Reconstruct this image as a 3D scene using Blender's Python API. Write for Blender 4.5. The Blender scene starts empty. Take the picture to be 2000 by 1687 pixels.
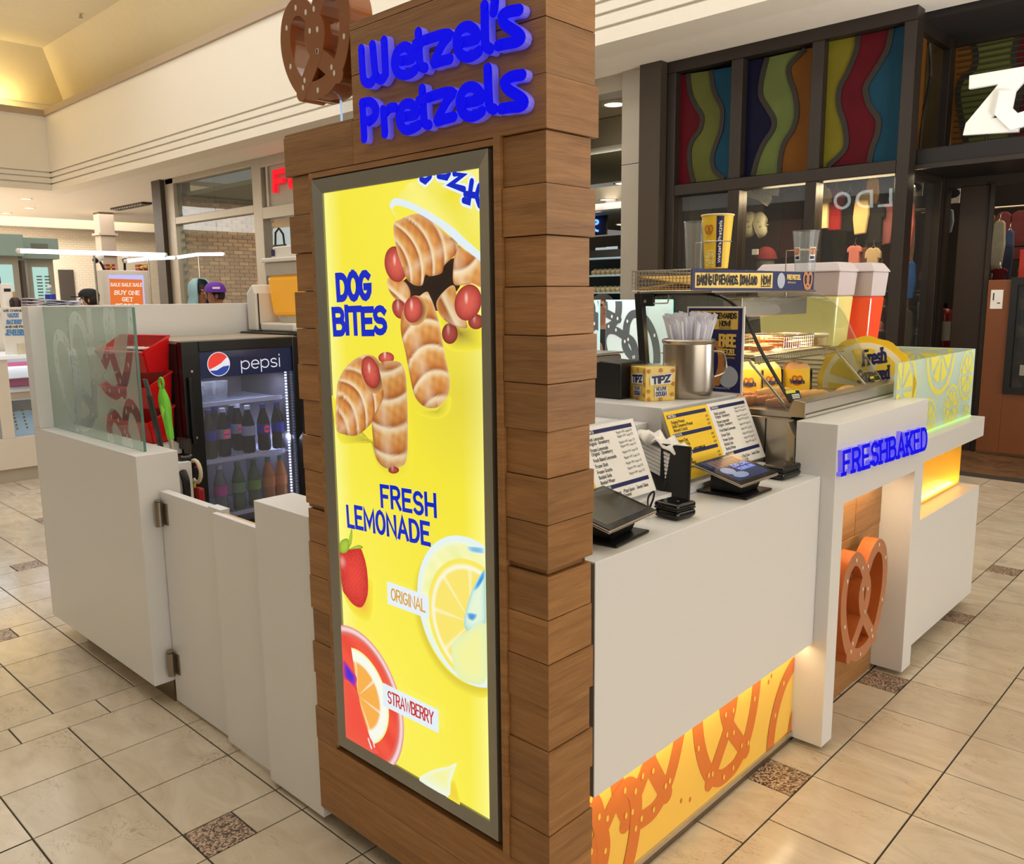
import bpy, bmesh, math, random
from mathutils import Vector, Matrix
random.seed(7)
S = bpy.context.scene
COL = S.collection
# ---------------------------------------------------------------- camera
FPX = 1630.633
CAM = Vector((0.0, 0.0, 1.6))
YAW, PITCH, ROLL = -0.759165038, -0.161016521, -0.0110926457
_f = Vector((math.sin(YAW)*math.cos(PITCH), math.cos(YAW)*math.cos(PITCH), math.sin(PITCH)))
_r = Vector((math.cos(YAW), -math.sin(YAW), 0.0)); _u = _r.cross(_f)
CR = math.cos(ROLL)*_r + math.sin(ROLL)*_u
CU = -math.sin(ROLL)*_r + math.cos(ROLL)*_u
CF = _f
cd = bpy.data.cameras.new('camera'); cam = bpy.data.objects.new('camera', cd); COL.objects.link(cam)
cd.sensor_width = 36.0; cd.lens = FPX/2000*36.0; cd.clip_start = 0.05; cd.clip_end = 200
M = Matrix.Identity(4)
for i, a in enumerate((CR, CU, -CF)):
    for k in range(3): M[k][i] = a[k]
for k in range(3): M[k][3] = CAM[k]
cam.matrix_world = M; S.camera = cam
# ---------------------------------------------------------------- light and view
vs = S.view_settings
vs.view_transform = 'Standard'; vs.look = 'None'; vs.gamma = 1.0; vs.use_curve_mapping = False
vs.exposure = 0.0
w = bpy.data.worlds.new('mall_ambient'); S.world = w; w.use_nodes = True
bg = w.node_tree.nodes['Background']; bg.inputs[0].default_value = (1.0, 0.95, 0.87, 1); bg.inputs[1].default_value = 0.2
def area(name, loc, size, energy, color, rot=(0, 0, 0), spread=None):
    l = bpy.data.lights.new(name, 'AREA'); l.shape = 'RECTANGLE'; l.size, l.size_y = size
    l.energy = energy; l.color = color
    if spread: l.spread = spread
    o = bpy.data.objects.new(name, l); o.location = loc; o.rotation_euler = rot; COL.objects.link(o); return o
WARM = (1.0, 0.92, 0.80); NEU = (1.0, 0.985, 0.96); AMB = (1.0, 0.66, 0.32)
area('skylight_well', (-8.5, 2.4, 6.8), (14, 8), 450, NEU)
area('bulkhead_fill', (-6.0, -5.8, 5.4), (26, 2.8), 165, NEU, (math.radians(98), 0, 0), math.radians(84))  # added fill aimed at the far bulkhead; no window stands there
area('skylight_right', (5.5, 1.5, 5.5), (6, 6), 60, WARM, (0, math.radians(35), 0))
area('right_fill', (8.6, 1.5, 1.9), (3.2, 9), 350, (1.0, .96, .89), (0, math.radians(98), 0))  # added fill from the right, in place of unseen shop light
area('hall_left', (-25.0, 4.0, 4.0), (7, 12), 1500, NEU)
area('soffit_fill', (1.8, 5.6, 1.05), (2.6, 1.0), 420, NEU, (math.pi, 0, 0))  # added upward fill to brighten the soffit, out of view
# ---------------------------------------------------------------- helpers
def lin(c): c /= 255.0; return c/12.92 if c <= 0.04045 else ((c+0.055)/1.055)**2.4
def rgb(r, g, b): return (lin(r), lin(g), lin(b), 1.0)
def hit(px, py, ax, val):
    d = CR*((px-1000.0)/FPX) - CU*((py-843.5)/FPX) + CF
    t = (val-CAM[ax])/d[ax]
    return CAM + d*t
_mats = {}
def mat(name, col=None, rough=0.5, metal=0.0, spec=0.5, emit=None, estr=1.0, noise=None, nscale=8.0, bump=0.0, trans=0.0, ior=1.45, alpha=1.0, rnd=0.0, coat=0.0):
    if name in _mats: return _mats[name]
    m = bpy.data.materials.new(name); _mats[name] = m; m.use_nodes = True
    N = m.node_tree.nodes; L = m.node_tree.links; p = N['Principled BSDF']
    p.inputs['Roughness'].default_value = rough; p.inputs['Metallic'].default_value = metal
    p.inputs['Specular IOR Level'].default_value = spec; p.inputs['IOR'].default_value = ior
    p.inputs['Transmission Weight'].default_value = trans; p.inputs['Alpha'].default_value = alpha
    p.inputs['Coat Weight'].default_value = coat
    col = col or (0.8, 0.8, 0.8, 1); p.inputs['Base Color'].default_value = col
    if emit: p.inputs['Emission Color'].default_value = emit; p.inputs['Emission Strength'].default_value = estr
    tc = N.new('ShaderNodeTexCoord')
    nz = N.new('ShaderNodeTexNoise'); nz.inputs['Scale'].default_value = nscale; nz.inputs['Detail'].default_value = 4
    L.new(tc.outputs['Object'], nz.inputs['Vector'])
    src = None
    k = noise if noise is not None else 0.04
    mx = N.new('ShaderNodeMix'); mx.data_type = 'RGBA'
    mx.inputs['A'].default_value = (col[0]*(1-k), col[1]*(1-k), col[2]*(1-k), 1)
    mx.inputs['B'].default_value = (min(1, col[0]*(1+k)), min(1, col[1]*(1+k)), min(1, col[2]*(1+k)), 1)
    L.new(nz.outputs['Fac'], mx.inputs['Factor']); src = mx.outputs['Result']
    if rnd:
        oi = N.new('ShaderNodeObjectInfo'); hs = N.new('ShaderNodeHueSaturation')
        mr = N.new('ShaderNodeMapRange'); mr.inputs['To Min'].default_value = 1-rnd; mr.inputs['To Max'].default_value = 1+rnd
        L.new(oi.outputs['Random'], mr.inputs['Value']); L.new(mr.outputs['Result'], hs.inputs['Value'])
        L.new(src, hs.inputs['Color']); src = hs.outputs['Color']
    L.new(src, p.inputs['Base Color'])
    if bump:
        b = N.new('ShaderNodeBump'); b.inputs['Strength'].default_value = bump; b.inputs['Distance'].default_value = 0.01
        L.new(nz.outputs['Fac'], b.inputs['Height']); L.new(b.outputs['Normal'], p.inputs['Normal'])
    return m
def glassmat(name, tint=(1, 1, 1, 1), rough=0.0, op=0.06, refl=0.025):
    """thin pane: transparent with a Fresnel reflection"""
    if name in _mats: return _mats[name]
    m = bpy.data.materials.new(name); _mats[name] = m; m.use_nodes = True
    N = m.node_tree.nodes; L = m.node_tree.links; N.clear()
    o = N.new('ShaderNodeOutputMaterial'); t = N.new('ShaderNodeBsdfTransparent'); t.inputs[0].default_value = tint
    g = N.new('ShaderNodeBsdfGlossy'); g.inputs['Roughness'].default_value = rough
    d = N.new('ShaderNodeBsdfDiffuse'); d.inputs[0].default_value = tint
    lw = N.new('ShaderNodeLayerWeight'); pw = N.new('ShaderNodeMath'); pw.operation = 'POWER'; pw.inputs[1].default_value = 5.0
    fr = N.new('ShaderNodeMath'); fr.operation = 'MULTIPLY_ADD'; fr.inputs[1].default_value = 0.6; fr.inputs[2].default_value = refl
    L.new(lw.outputs['Facing'], pw.inputs[0]); L.new(pw.outputs[0], fr.inputs[0])
    a = N.new('ShaderNodeMixShader'); a.inputs[0].default_value = op
    b = N.new('ShaderNodeMixShader')
    L.new(t.outputs[0], a.inputs[1]); L.new(d.outputs[0], a.inputs[2])
    L.new(fr.outputs[0], b.inputs[0]); L.new(a.outputs[0], b.inputs[1]); L.new(g.outputs[0], b.inputs[2])
    L.new(b.outputs[0], o.inputs[0]); return m
def vcmat(name, emit=0.0, rough=0.4):
    """print: colour from the mesh's colour attribute; emit>0 for backlit print"""
    if name in _mats: return _mats[name]
    m = bpy.data.materials.new(name); _mats[name] = m; m.use_nodes = True
    N = m.node_tree.nodes; L = m.node_tree.links; p = N['Principled BSDF']
    a = N.new('ShaderNodeVertexColor'); a.layer_name = 'Col'
    p.inputs['Roughness'].default_value = rough
    if emit:
        p.inputs['Base Color'].default_value = (0.01, 0.01, 0.01, 1); p.inputs['Specular IOR Level'].default_value = .15
        L.new(a.outputs['Color'], p.inputs['Emission Color']); p.inputs['Emission Strength'].default_value = emit
    else: L.new(a.outputs['Color'], p.inputs['Base Color'])
    return m
def emat(name, col, s=1.0):
    return mat(name, (0.01, 0.01, 0.01, 1), 0.5, spec=.08, emit=col, estr=s)
def empty(name, loc=(0, 0, 0), rz=0.0):
    o = bpy.data.objects.new(name, None); COL.objects.link(o); o.location = loc; o.rotation_euler = (0, 0, rz)
    o.empty_display_size = 0.05; return o
def tag(o, label=None, cat=None, group=None, kind=None):
    if label: o['label'] = label
    if cat: o['category'] = cat
    if group: o['group'] = group
    if kind: o['kind'] = kind
    return o
def thing(name, label, cat, loc=(0, 0, 0), rz=0.0, group=None):
    return tag(empty(name, loc, rz), label, cat, group)
class MB:
    def __init__(s): s.v = []; s.f = []; s.c = []
    def add(s, vs, fs, col=None):
        n = len(s.v); s.v += [tuple(p) for p in vs]; s.f += [tuple(i+n for i in f) for f in fs]
        if col is not None: s.c += [tuple(col)]*len(vs) if not isinstance(col, list) else col
        return s
    def box(s, x0, x1, y0, y1, z0, z1):
        if x0 > x1: x0, x1 = x1, x0
        if y0 > y1: y0, y1 = y1, y0
        if z0 > z1: z0, z1 = z1, z0
        return s.add([(x0,y0,z0),(x1,y0,z0),(x1,y1,z0),(x0,y1,z0),(x0,y0,z1),(x1,y0,z1),(x1,y1,z1),(x0,y1,z1)],
                     [(0,3,2,1),(4,5,6,7),(0,1,5,4),(1,2,6,5),(2,3,7,6),(3,0,4,7)])
    def obox(s, c, u, v, n, a, b, d):
        """oriented box: centre c, axes u v n, sizes a b d"""
        c = Vector(c); u = Vector(u)*a/2; v = Vector(v)*b/2; n = Vector(n)*d/2
        P = [c+i*u+j*v+k*n for k in (-1, 1) for (i, j) in ((-1,-1),(1,-1),(1,1),(-1,1))]
        return s.add(P, [(0,3,2,1),(4,5,6,7),(0,1,5,4),(1,2,6,5),(2,3,7,6),(3,0,4,7)])
    def quad(s, a, b, c, d): return s.add([a, b, c, d], [(0, 1, 2, 3)])
    def cyl(s, p0, p1, r0, r1=None, seg=16, cap=True):
        r1 = r0 if r1 is None else r1
        p0 = Vector(p0); p1 = Vector(p1); d = (p1-p0).normalized()
        a = d.orthogonal().normalized(); b = d.cross(a)
        V = []
        for p, r in ((p0, r0), (p1, r1)):
            for i in range(seg):
                t = 2*math.pi*i/seg; V.append(p+a*(r*math.cos(t))+b*(r*math.sin(t)))
        F = [(i, (i+1) % seg, seg+(i+1) % seg, seg+i) for i in range(seg)]
        if cap: F += [tuple(reversed(range(seg))), tuple(range(seg, 2*seg))]
        return s.add(V, F)
    def tube(s, path, r, seg=8, closed=False):
        P = [Vector(p) for p in path]; n = len(P); V = []; F = []
        up = None
        for i, p in enumerate(P):
            if closed: d = (P[(i+1) % n]-P[i-1]).normalized()
            else: d = (P[min(i+1, n-1)]-P[max(i-1, 0)]).normalized()
            if up is None: up = d.orthogonal().normalized()
            up = (up-d*up.dot(d))
            up = up.normalized() if up.length > 1e-6 else d.orthogonal().normalized()
            b = d.cross(up)
            rr = r[i] if isinstance(r, (list, tuple)) else r
            for k in range(seg):
                t = 2*math.pi*k/seg; V.append(p+up*(rr*math.cos(t))+b*(rr*math.sin(t)))
        m = n if closed else n-1
        for i in range(m):
            j = (i+1) % n
            for k in range(seg): F.append((i*seg+k, i*seg+(k+1) % seg, j*seg+(k+1) % seg, j*seg+k))
        if not closed: F += [tuple(reversed(range(seg))), tuple(range((n-1)*seg, n*seg))]
        return s.add(V, F)
    def lathe(s, prof, c=(0, 0, 0), seg=20, cap=True):
        V = []; F = []; c = Vector(c)
        for r, z in prof:
            for i in range(seg):
                t = 2*math.pi*i/seg; V.append(c+Vector((r*math.cos(t), r*math.sin(t), z)))
        for j in range(len(prof)-1):
            for i in range(seg):
                k = (i+1) % seg; F.append((j*seg+i, j*seg+k, (j+1)*seg+k, (j+1)*seg+i))
        if cap: F += [tuple(reversed(range(seg))), tuple(range((len(prof)-1)*seg, len(prof)*seg))]
        return s.add(V, F)
    def ball(s, c, rx, ry=None, rz=None, seg=14, rings=9):
        ry = rx if ry is None else ry; rz = rx if rz is None else rz
        c = Vector(c); V = [c+Vector((0, 0, -rz))]; F = []
        for j in range(1, rings):
            t = math.pi*j/rings
            for i in range(seg):
                p = 2*math.pi*i/seg
                V.append(c+Vector((rx*math.sin(t)*math.cos(p), ry*math.sin(t)*math.sin(p), -rz*math.cos(t))))
        V.append(c+Vector((0, 0, rz))); n = len(V)-1
        for i in range(seg): F.append((0, 1+(i+1) % seg, 1+i)); F.append((n, n-seg+i, n-seg+(i+1) % seg))
        for j in range(rings-2):
            for i in range(seg):
                a = 1+j*seg+i; b = 1+j*seg+(i+1) % seg; F.append((a, b, b+seg, a+seg))
        return s.add(V, F)
    def prism(s, poly, o, u, v, depth):
        """polygon (2-D list) in frame o,u,v pulled along u x v by depth"""
        o = Vector(o); u = Vector(u); v = Vector(v); n = u.cross(v).normalized(); k = len(poly)
        A = [o+u*x+v*y for x, y in poly]; B = [p+n*depth for p in A]
        area2 = sum(poly[i][0]*poly[(i+1) % k][1]-poly[(i+1) % k][0]*poly[i][1] for i in range(k))
        if area2 < 0: A.reverse(); B.reverse()
        return s.add(A+B, [tuple(reversed(range(k))), tuple(range(k, 2*k))]+[(i, (i+1) % k, k+(i+1) % k, k+i) for i in range(k)])
    def build(s, name, m, parent=None, smooth=False, bevel=0.0, seg=2, loc=None, world=True):
        me = bpy.data.meshes.new(name); V = s.v
        if loc is not None:
            L = Vector(loc); V = [tuple(Vector(p)-L) for p in V]
        me.from_pydata(V, [], s.f)
        if s.c and len(s.c) == len(s.v):
            ca = me.color_attributes.new('Col', 'FLOAT_COLOR', 'POINT')
            ca.data.foreach_set('color', [x for c in s.c for x in (tuple(c)+(1.0,))[:4]])
        me.materials.append(m)
        if smooth: me.polygons.foreach_set('use_smooth', [True]*len(me.polygons))
        me.update()
        o = bpy.data.objects.new(name, me); COL.objects.link(o)
        if loc is not None: o.location = loc
        if parent:
            o.parent = parent
            if world and loc is None: o.matrix_parent_inverse = MWI(parent)
            elif world: o.matrix_parent_inverse = MWI(parent)
        if bevel:
            b = o.modifiers.new('Bevel', 'BEVEL'); b.width = bevel; b.segments = seg; b.limit_method = 'ANGLE'; b.angle_limit = 0.6
        if smooth and bevel == 0:
            try: me.set_sharp_from_angle(angle=0.7)
            except Exception: pass
        return o
def local_m(o): return Matrix.Translation(o.location) @ o.rotation_euler.to_matrix().to_4x4()
def MWI(o):
    m = Matrix.Identity(4); ch = []
    while o: ch.append(o); o = o.parent
    for k in reversed(ch): m = m @ k.matrix_parent_inverse @ local_m(k)
    return m.inverted()
def obj(name, mb, m, parent=None, **k): return mb.build(name, m, parent, **k)
def copy_tree(o, parent=None):
    c = o.copy(); COL.objects.link(c)
    if parent: c.parent = parent; c.matrix_parent_inverse = o.matrix_parent_inverse.copy()
    for ch in list(o.children): copy_tree(ch, c)
    return c
def place(o, loc, rz=0.0, label=None):
    o.location = loc; o.rotation_euler = (0, 0, rz)
    if label: o['label'] = label
    return o
def smooth_path(P, n=4, closed=False):
    P = [Vector(p) for p in P]; k = len(P); out = []
    if k < 3: return P
    for i in range(k if closed else k-1):
        p0 = P[(i-1) % k] if closed or i > 0 else P[0]; p1 = P[i]; p2 = P[(i+1) % k]
        p3 = P[(i+2) % k] if closed or i+2 < k else P[-1]
        for j in range(n):
            t = j/n; t2 = t*t; t3 = t2*t
            out.append(0.5*((2*p1)+(p2-p0)*t+(2*p0-5*p1+4*p2-p3)*t2+(3*p1-p0-3*p2+p3)*t3))
    if not closed: out.append(P[-1])
    return out
# ---------------------------------------------------------------- stroke lettering
def arc(cx, cy, rx, ry, a0, a1, n=6):
    return [(cx+rx*math.cos(math.radians(a0+(a1-a0)*i/n)), cy+ry*math.sin(math.radians(a0+(a1-a0)*i/n))) for i in range(n+1)]
G = {
 'A': (.8, [[(0,0),(.4,1),(.8,0)],[(.16,.33),(.64,.33)]]), 'B': (.7, [[(0,0),(0,1),(.4,1)]+arc(.4,.77,.24,.23,90,-90)+[(0,.54)],[(.4,.54)]+arc(.42,.27,.28,.27,90,-90)+[(0,0)]]),
 'C': (.7, [arc(.38,.5,.38,.5,50,310,10)]), 'D': (.72, [[(0,0),(0,1),(.3,1)]+arc(.3,.5,.42,.5,90,-90,8)+[(0,0)]]),
 'E': (.62, [[(.62,1),(0,1),(0,0),(.62,0)],[(0,.52),(.5,.52)]]), 'F': (.6, [[(.6,1),(0,1),(0,0)],[(0,.5),(.48,.5)]]),
 'G': (.74, [arc(.38,.5,.38,.5,50,330,10)+[(.72,.45),(.42,.45)]]), 'H': (.72, [[(0,0),(0,1)],[(.72,0),(.72,1)],[(0,.5),(.72,.5)]]),
 'I': (.1, [[(.05,0),(.05,1)]]), 'J': (.5, [[(.5,1),(.5,.25)]+arc(.25,.25,.25,.25,0,-160,6)]), 'K': (.7, [[(0,0),(0,1)],[(.68,1),(.02,.42)],[(.2,.55),(.7,0)]]),
 'L': (.56, [[(0,1),(0,0),(.56,0)]]), 'M': (.9, [[(0,0),(0,1),(.45,.25),(.9,1),(.9,0)]]), 'N': (.74, [[(0,0),(0,1),(.74,0),(.74,1)]]),
 'O': (.76, [arc(.38,.5,.38,.5,90,450,14)]), 'P': (.66, [[(0,0),(0,1),(.38,1)]+arc(.38,.72,.28,.28,90,-90)+[(0,.44)]]),
 'Q': (.76, [arc(.38,.5,.38,.5,90,450,14),[(.45,.25),(.78,-.05)]]), 'R': (.7, [[(0,0),(0,1),(.38,1)]+arc(.38,.74,.28,.26,90,-90)+[(0,.48)],[(.34,.48),(.7,0)]]),
 'S': (.66, [arc(.33,.74,.31,.26,30,270,8)+arc(.33,.25,.33,.25,80,-150,8)]), 'T': (.7, [[(0,1),(.7,1)],[(.35,1),(.35,0)]]),
 'U': (.72, [[(0,1),(0,.3)]+arc(.36,.3,.36,.3,180,360,8)+[(.72,1)]]), 'V': (.76, [[(0,1),(.38,0),(.76,1)]]), 'W': (1.05, [[(0,1),(.26,0),(.52,.8),(.79,0),(1.05,1)]]),
 'X': (.74, [[(0,0),(.74,1)],[(0,1),(.74,0)]]), 'Y': (.74, [[(0,1),(.37,.48),(.74,1)],[(.37,.48),(.37,0)]]), 'Z': (.7, [[(0,1),(.7,1),(0,0),(.7,0)]]),
 '!': (.1, [[(.05,1),(.05,.32)],[(.05,.06),(.05,.0)]]), '.': (.1, [[(.05,.06),(.05,0)]]), "'": (.1, [[(.05,1),(.05,.76)]]), '-': (.4, [[(0,.45),(.4,.45)]]), '&': (.76, [[(.76,0),(.18,.72)]+arc(.34,.8,.18,.2,200,-20,6)+[(.1,.3)]+arc(.3,.22,.26,.22,160,330,6)+[(.72,.45)]]),
 'a': (.56, [arc(.27,.33,.27,.33,60,300,8),[(.54,.68),(.54,0)]]), 'b': (.56, [[(0,1),(0,0)],arc(.28,.33,.27,.33,-120,120,8)]), 'c': (.5, [arc(.27,.33,.27,.33,50,310,8)]),
 'd': (.56, [arc(.27,.33,.27,.33,60,300,8),[(.54,1),(.54,0)]]), 'e': (.56, [[(.02,.34),(.54,.34)]+arc(.28,.33,.27,.33,10,310,9)]), 'f': (.36, [[(.38,.98),(.24,1),(.14,.86),(.14,0)],[(0,.64),(.34,.64)]]),
 'g': (.56, [arc(.27,.33,.27,.33,60,300,8),[(.54,.66),(.54,-.1)]+arc(.28,-.1,.26,.18,0,-150,6)]), 'h': (.54, [[(0,1),(0,0)],[(0,.4)]+arc(.27,.4,.27,.27,180,0,6)+[(.54,0)]]),
 'i': (.1, [[(.05,.66),(.05,0)],[(.05,.95),(.05,.88)]]), 'l': (.1, [[(.05,1),(.05,0)]]), 'm': (.86, [[(0,.66),(0,0)],[(0,.42)]+arc(.22,.42,.21,.24,180,0,5)+[(.43,0)],[(.43,.42)]+arc(.65,.42,.21,.24,180,0,5)+[(.86,0)]]),
 'n': (.54, [[(0,.66),(0,0)],[(0,.4)]+arc(.27,.4,.27,.26,180,0,6)+[(.54,0)]]), 'o': (.56, [arc(.28,.33,.28,.33,90,450,12)]), 'p': (.56, [[(0,.66),(0,-.3)],arc(.28,.33,.28,.33,-140,140,9)]),
 'q': (.56, [arc(.27,.33,.27,.33,50,310,8),[(.54,.68),(.54,-.3)]]), 'r': (.36, [[(0,.66),(0,0)],[(0,.38)]+arc(.22,.42,.2,.24,180,50,5)]), 's': (.46, [arc(.23,.49,.2,.17,30,270,6)+arc(.23,.16,.23,.16,80,-150,6)]),
 't': (.36, [[(.14,.95),(.14,.12),(.36,.02)],[(0,.66),(.36,.66)]]), 'u': (.54, [[(0,.66),(0,.26)]+arc(.27,.26,.27,.26,180,360,6)+[(.54,.66)],[(.54,.2),(.54,0)]]), 'y': (.54, [[(0,.66),(.27,0)],[(.54,.66),(.18,-.3)]]),
 'z': (.5, [[(0,.66),(.5,.66),(0,0),(.5,0)]]), 'k': (.5, [[(0,1),(0,0)],[(.46,.66),(0,.26)],[(.14,.38),(.5,0)]]), 'w': (.8, [[(0,.66),(.2,0),(.4,.6),(.6,0),(.8,.66)]]), 'v': (.5, [[(0,.66),(.25,0),(.5,.66)]]),
 '0': (.6, [arc(.3,.5,.3,.5,90,450,12)]), '1': (.3, [[(0,.8),(.2,1),(.2,0)]]), '4': (.6, [[(.6,.3),(0,.3),(.45,1),(.45,0)]]), '5': (.6, [[(.55,1),(.05,1),(.02,.55)]+arc(.28,.32,.3,.32,110,-150,8)]), '9': (.6, [arc(.3,.7,.28,.3,0,360,10),[(.58,.7),(.4,0)]]), '8': (.6, [arc(.3,.75,.25,.25,-90,270,10),arc(.3,.26,.3,.26,90,450,10)]), '2': (.6, [arc(.3,.7,.28,.3,160,-20,6)+[(0,0),(.6,0)]]), '7': (.6, [[(0,1),(.6,1),(.2,0)]]), '3': (.6, [arc(.28,.76,.26,.24,150,-90,7)+arc(.28,.27,.3,.27,90,-150,7)]),
}
def ribbon(P, w, closed=False, ends=0.0):
    """2-D ribbon along P with mitred corners -> (L, R) lists"""
    P = [Vector((p[0], p[1])) for p in P]; Q = [P[0]]
    for p in P[1:]:
        if (p-Q[-1]).length > 1e-5: Q.append(p)
    P = Q; n = len(P)
    if n < 2: return None
    if ends:
        P[0] = P[0]+(P[0]-P[1]).normalized()*ends; P[-1] = P[-1]+(P[-1]-P[-2]).normalized()*ends
    L = []; Rr = []
    for i in range(n):
        d0 = (P[i]-P[i-1]).normalized() if i > 0 else (P[1]-P[0]).normalized()
        d1 = (P[i+1]-P[i]).normalized() if i < n-1 else d0
        t = d0+d1
        t = t.normalized() if t.length > 1e-4 else d1
        nrm = Vector((-t.y, t.x)); c = max(0.45, nrm.dot(Vector((-d1.y, d1.x))))
        L.append(P[i]+nrm*(w/2/c)); Rr.append(P[i]-nrm*(w/2/c))
    return L, Rr
def strokes_into(mb, paths, w, fmap, depth, dirn, rnd=False, ends=0.0, col=None):
    """pull 2-D ribbons out to 3-D through fmap(x,y); dirn = outward unit vector"""
    D = Vector(dirn)*depth
    for idx, P in enumerate(paths):
        rb = ribbon(P, w, ends=ends)
        if not rb: continue
        L, Rr = rb; n = len(L); e = Vector(dirn)*(0.00006*idx)
        D0 = Vector(dirn); kk = .0005 if depth or len(P) > 40 else .00006
        A = [fmap(p.x, p.y)+e+D0*(kk*i/n) for i, p in enumerate(L)]; B = [fmap(p.x, p.y)+e+D0*(kk*i/n) for i, p in enumerate(Rr)]
        if depth:
            V = [p+D for p in A]+[p+D for p in B]+A+B; F = []
            for i in range(n-1):
                F += [(n+i, n+i+1, i+1, i), (i, i+1, 2*n+i+1, 2*n+i), (n+i+1, n+i, 3*n+i, 3*n+i+1)]
            F += [(n, 0, 2*n, 3*n), (n-1, 2*n-1, 4*n-1, 3*n-1)]
        else:
            V = A+B; F = [(n+i, n+i+1, i+1, i) for i in range(n-1)]
        mb.add(V, F, col)
        if rnd:
            for p, ee in ((P[0], .0007), (P[-1], .0009)):
                k = 12; c = [fmap(p[0]+w/2*math.cos(2*math.pi*i/k), p[1]+w/2*math.sin(2*math.pi*i/k))+e+D0*(ee if depth else ee*.1) for i in range(k)]
                if depth: mb.add([q+D for q in c]+c, [tuple(range(k))]+[(i, k+i, k+(i+1) % k, (i+1) % k) for i in range(k)], col)
                else: mb.add(c, [tuple(range(k))], col)
def layout(s, gap=.2, slab=0.0, jit=None):
    """list of (char, paths) with pen positions; height 1"""
    x = 0; out = []; rnd = random.Random(len(s)*7+ord(s[0]))
    for ch in s:
        if ch == ' ': x += .36; continue
        g = G.get(ch) or G.get(ch.upper()) or G['-']
        sc = 1.0; dy = 0.0
        if jit: sc = 1+rnd.uniform(-jit, jit); dy = rnd.uniform(-jit, jit)*.5
        P = [[(x+a*1.0, b*sc+dy) for a, b in p] for p in g[1]]
        if slab:
            for p in list(P):
                for e, q in ((p[0], p[1] if len(p) > 1 else p[0]), (p[-1], p[-2] if len(p) > 1 else p[-1])):
                    if abs(e[1]-q[1]) > .3*abs(e[0]-q[0])+.02: P.append([(e[0]-slab, e[1]), (e[0]+slab, e[1])])
        out.append((ch, P)); x += g[0]+gap
    return out, x-gap
def qmap(q):
    TL, TR, BR, BL = [Vector(p) for p in q]
    W = ((TR-TL).length+(BR-BL).length)/2; H = ((TL-BL).length+(TR-BR).length)/2
    def f(x, y):
        a = x/W; b = y/H
        return (BL*(1-a)+BR*a)*(1-b)+(TL*(1-a)+TR*a)*b
    nrm = (BR-BL).cross(TL-BL).normalized()
    return f, W, H, nrm
def write(name, s, quad, weight, m, parent=None, depth=0.0, gap=.2, slab=0.0, jit=None, rnd=False, lift=0.0006, each=False, part='letter', mb=None, col=None, wy=None):
    """letters fitted into a 3-D quad TL,TR,BR,BL; weight = stroke width / letter height"""
    f, W, H, n = qmap(quad); lay, tot = layout(s, gap, slab, jit); hw = weight*H/2
    sx = (W-2*hw)/max(tot, 1e-6); sy = H-2*hw
    out = []
    big = mb or MB()
    for ch, P in lay:
        cur = MB() if each else big
        PP = [[(hw+x*sx, hw+y*sy) for x, y in p] for p in P]
        strokes_into(cur, PP, weight*H, lambda x, y: f(x, y)+n*lift, depth, n, rnd, ends=0 if rnd else hw*.98, col=col)
        if each: out.append(cur.build(part, m, parent))
    if not each and mb is None: return big.build(name, m, parent)
    return out
def btext(name, s, o, u, v, size, m, parent=None, bold=0.0, sx=1.0, lift=.0006, align='LEFT', extrude=0.0):
    """built-in font text lying in frame o,u,v"""
    c = bpy.data.curves.new(name, 'FONT'); c.body = s; c.size = size; c.offset = bold*size; c.align_x = align; c.resolution_u = 2; c.extrude = extrude
    t = bpy.data.objects.new(name, c); me = bpy.data.meshes.new_from_object(t)
    bpy.data.objects.remove(t); bpy.data.curves.remove(c)
    u = Vector(u).normalized(); v = Vector(v).normalized(); n = u.cross(v); o = Vector(o)
    for vt in me.vertices:
        p = vt.co; vt.co = o+u*(p.x*sx)+v*p.y+n*(lift+extrude+p.z)
    me.materials.clear(); me.materials.append(m); me.name = name
    ob = bpy.data.objects.new(name, me); COL.objects.link(ob)
    if parent: ob.parent = parent; ob.matrix_parent_inverse = MWI(parent)
    return ob
XF = (Vector((1, 0, 0)), Vector((0, 0, 1)))      # frame of a face looking towards -y
YF = (Vector((0, 1, 0)), Vector((0, 0, 1)))      # frame of a face looking towards +x
def pq(pts, ax, val): return [hit(x, y, ax, val) for x, y in pts]
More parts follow.
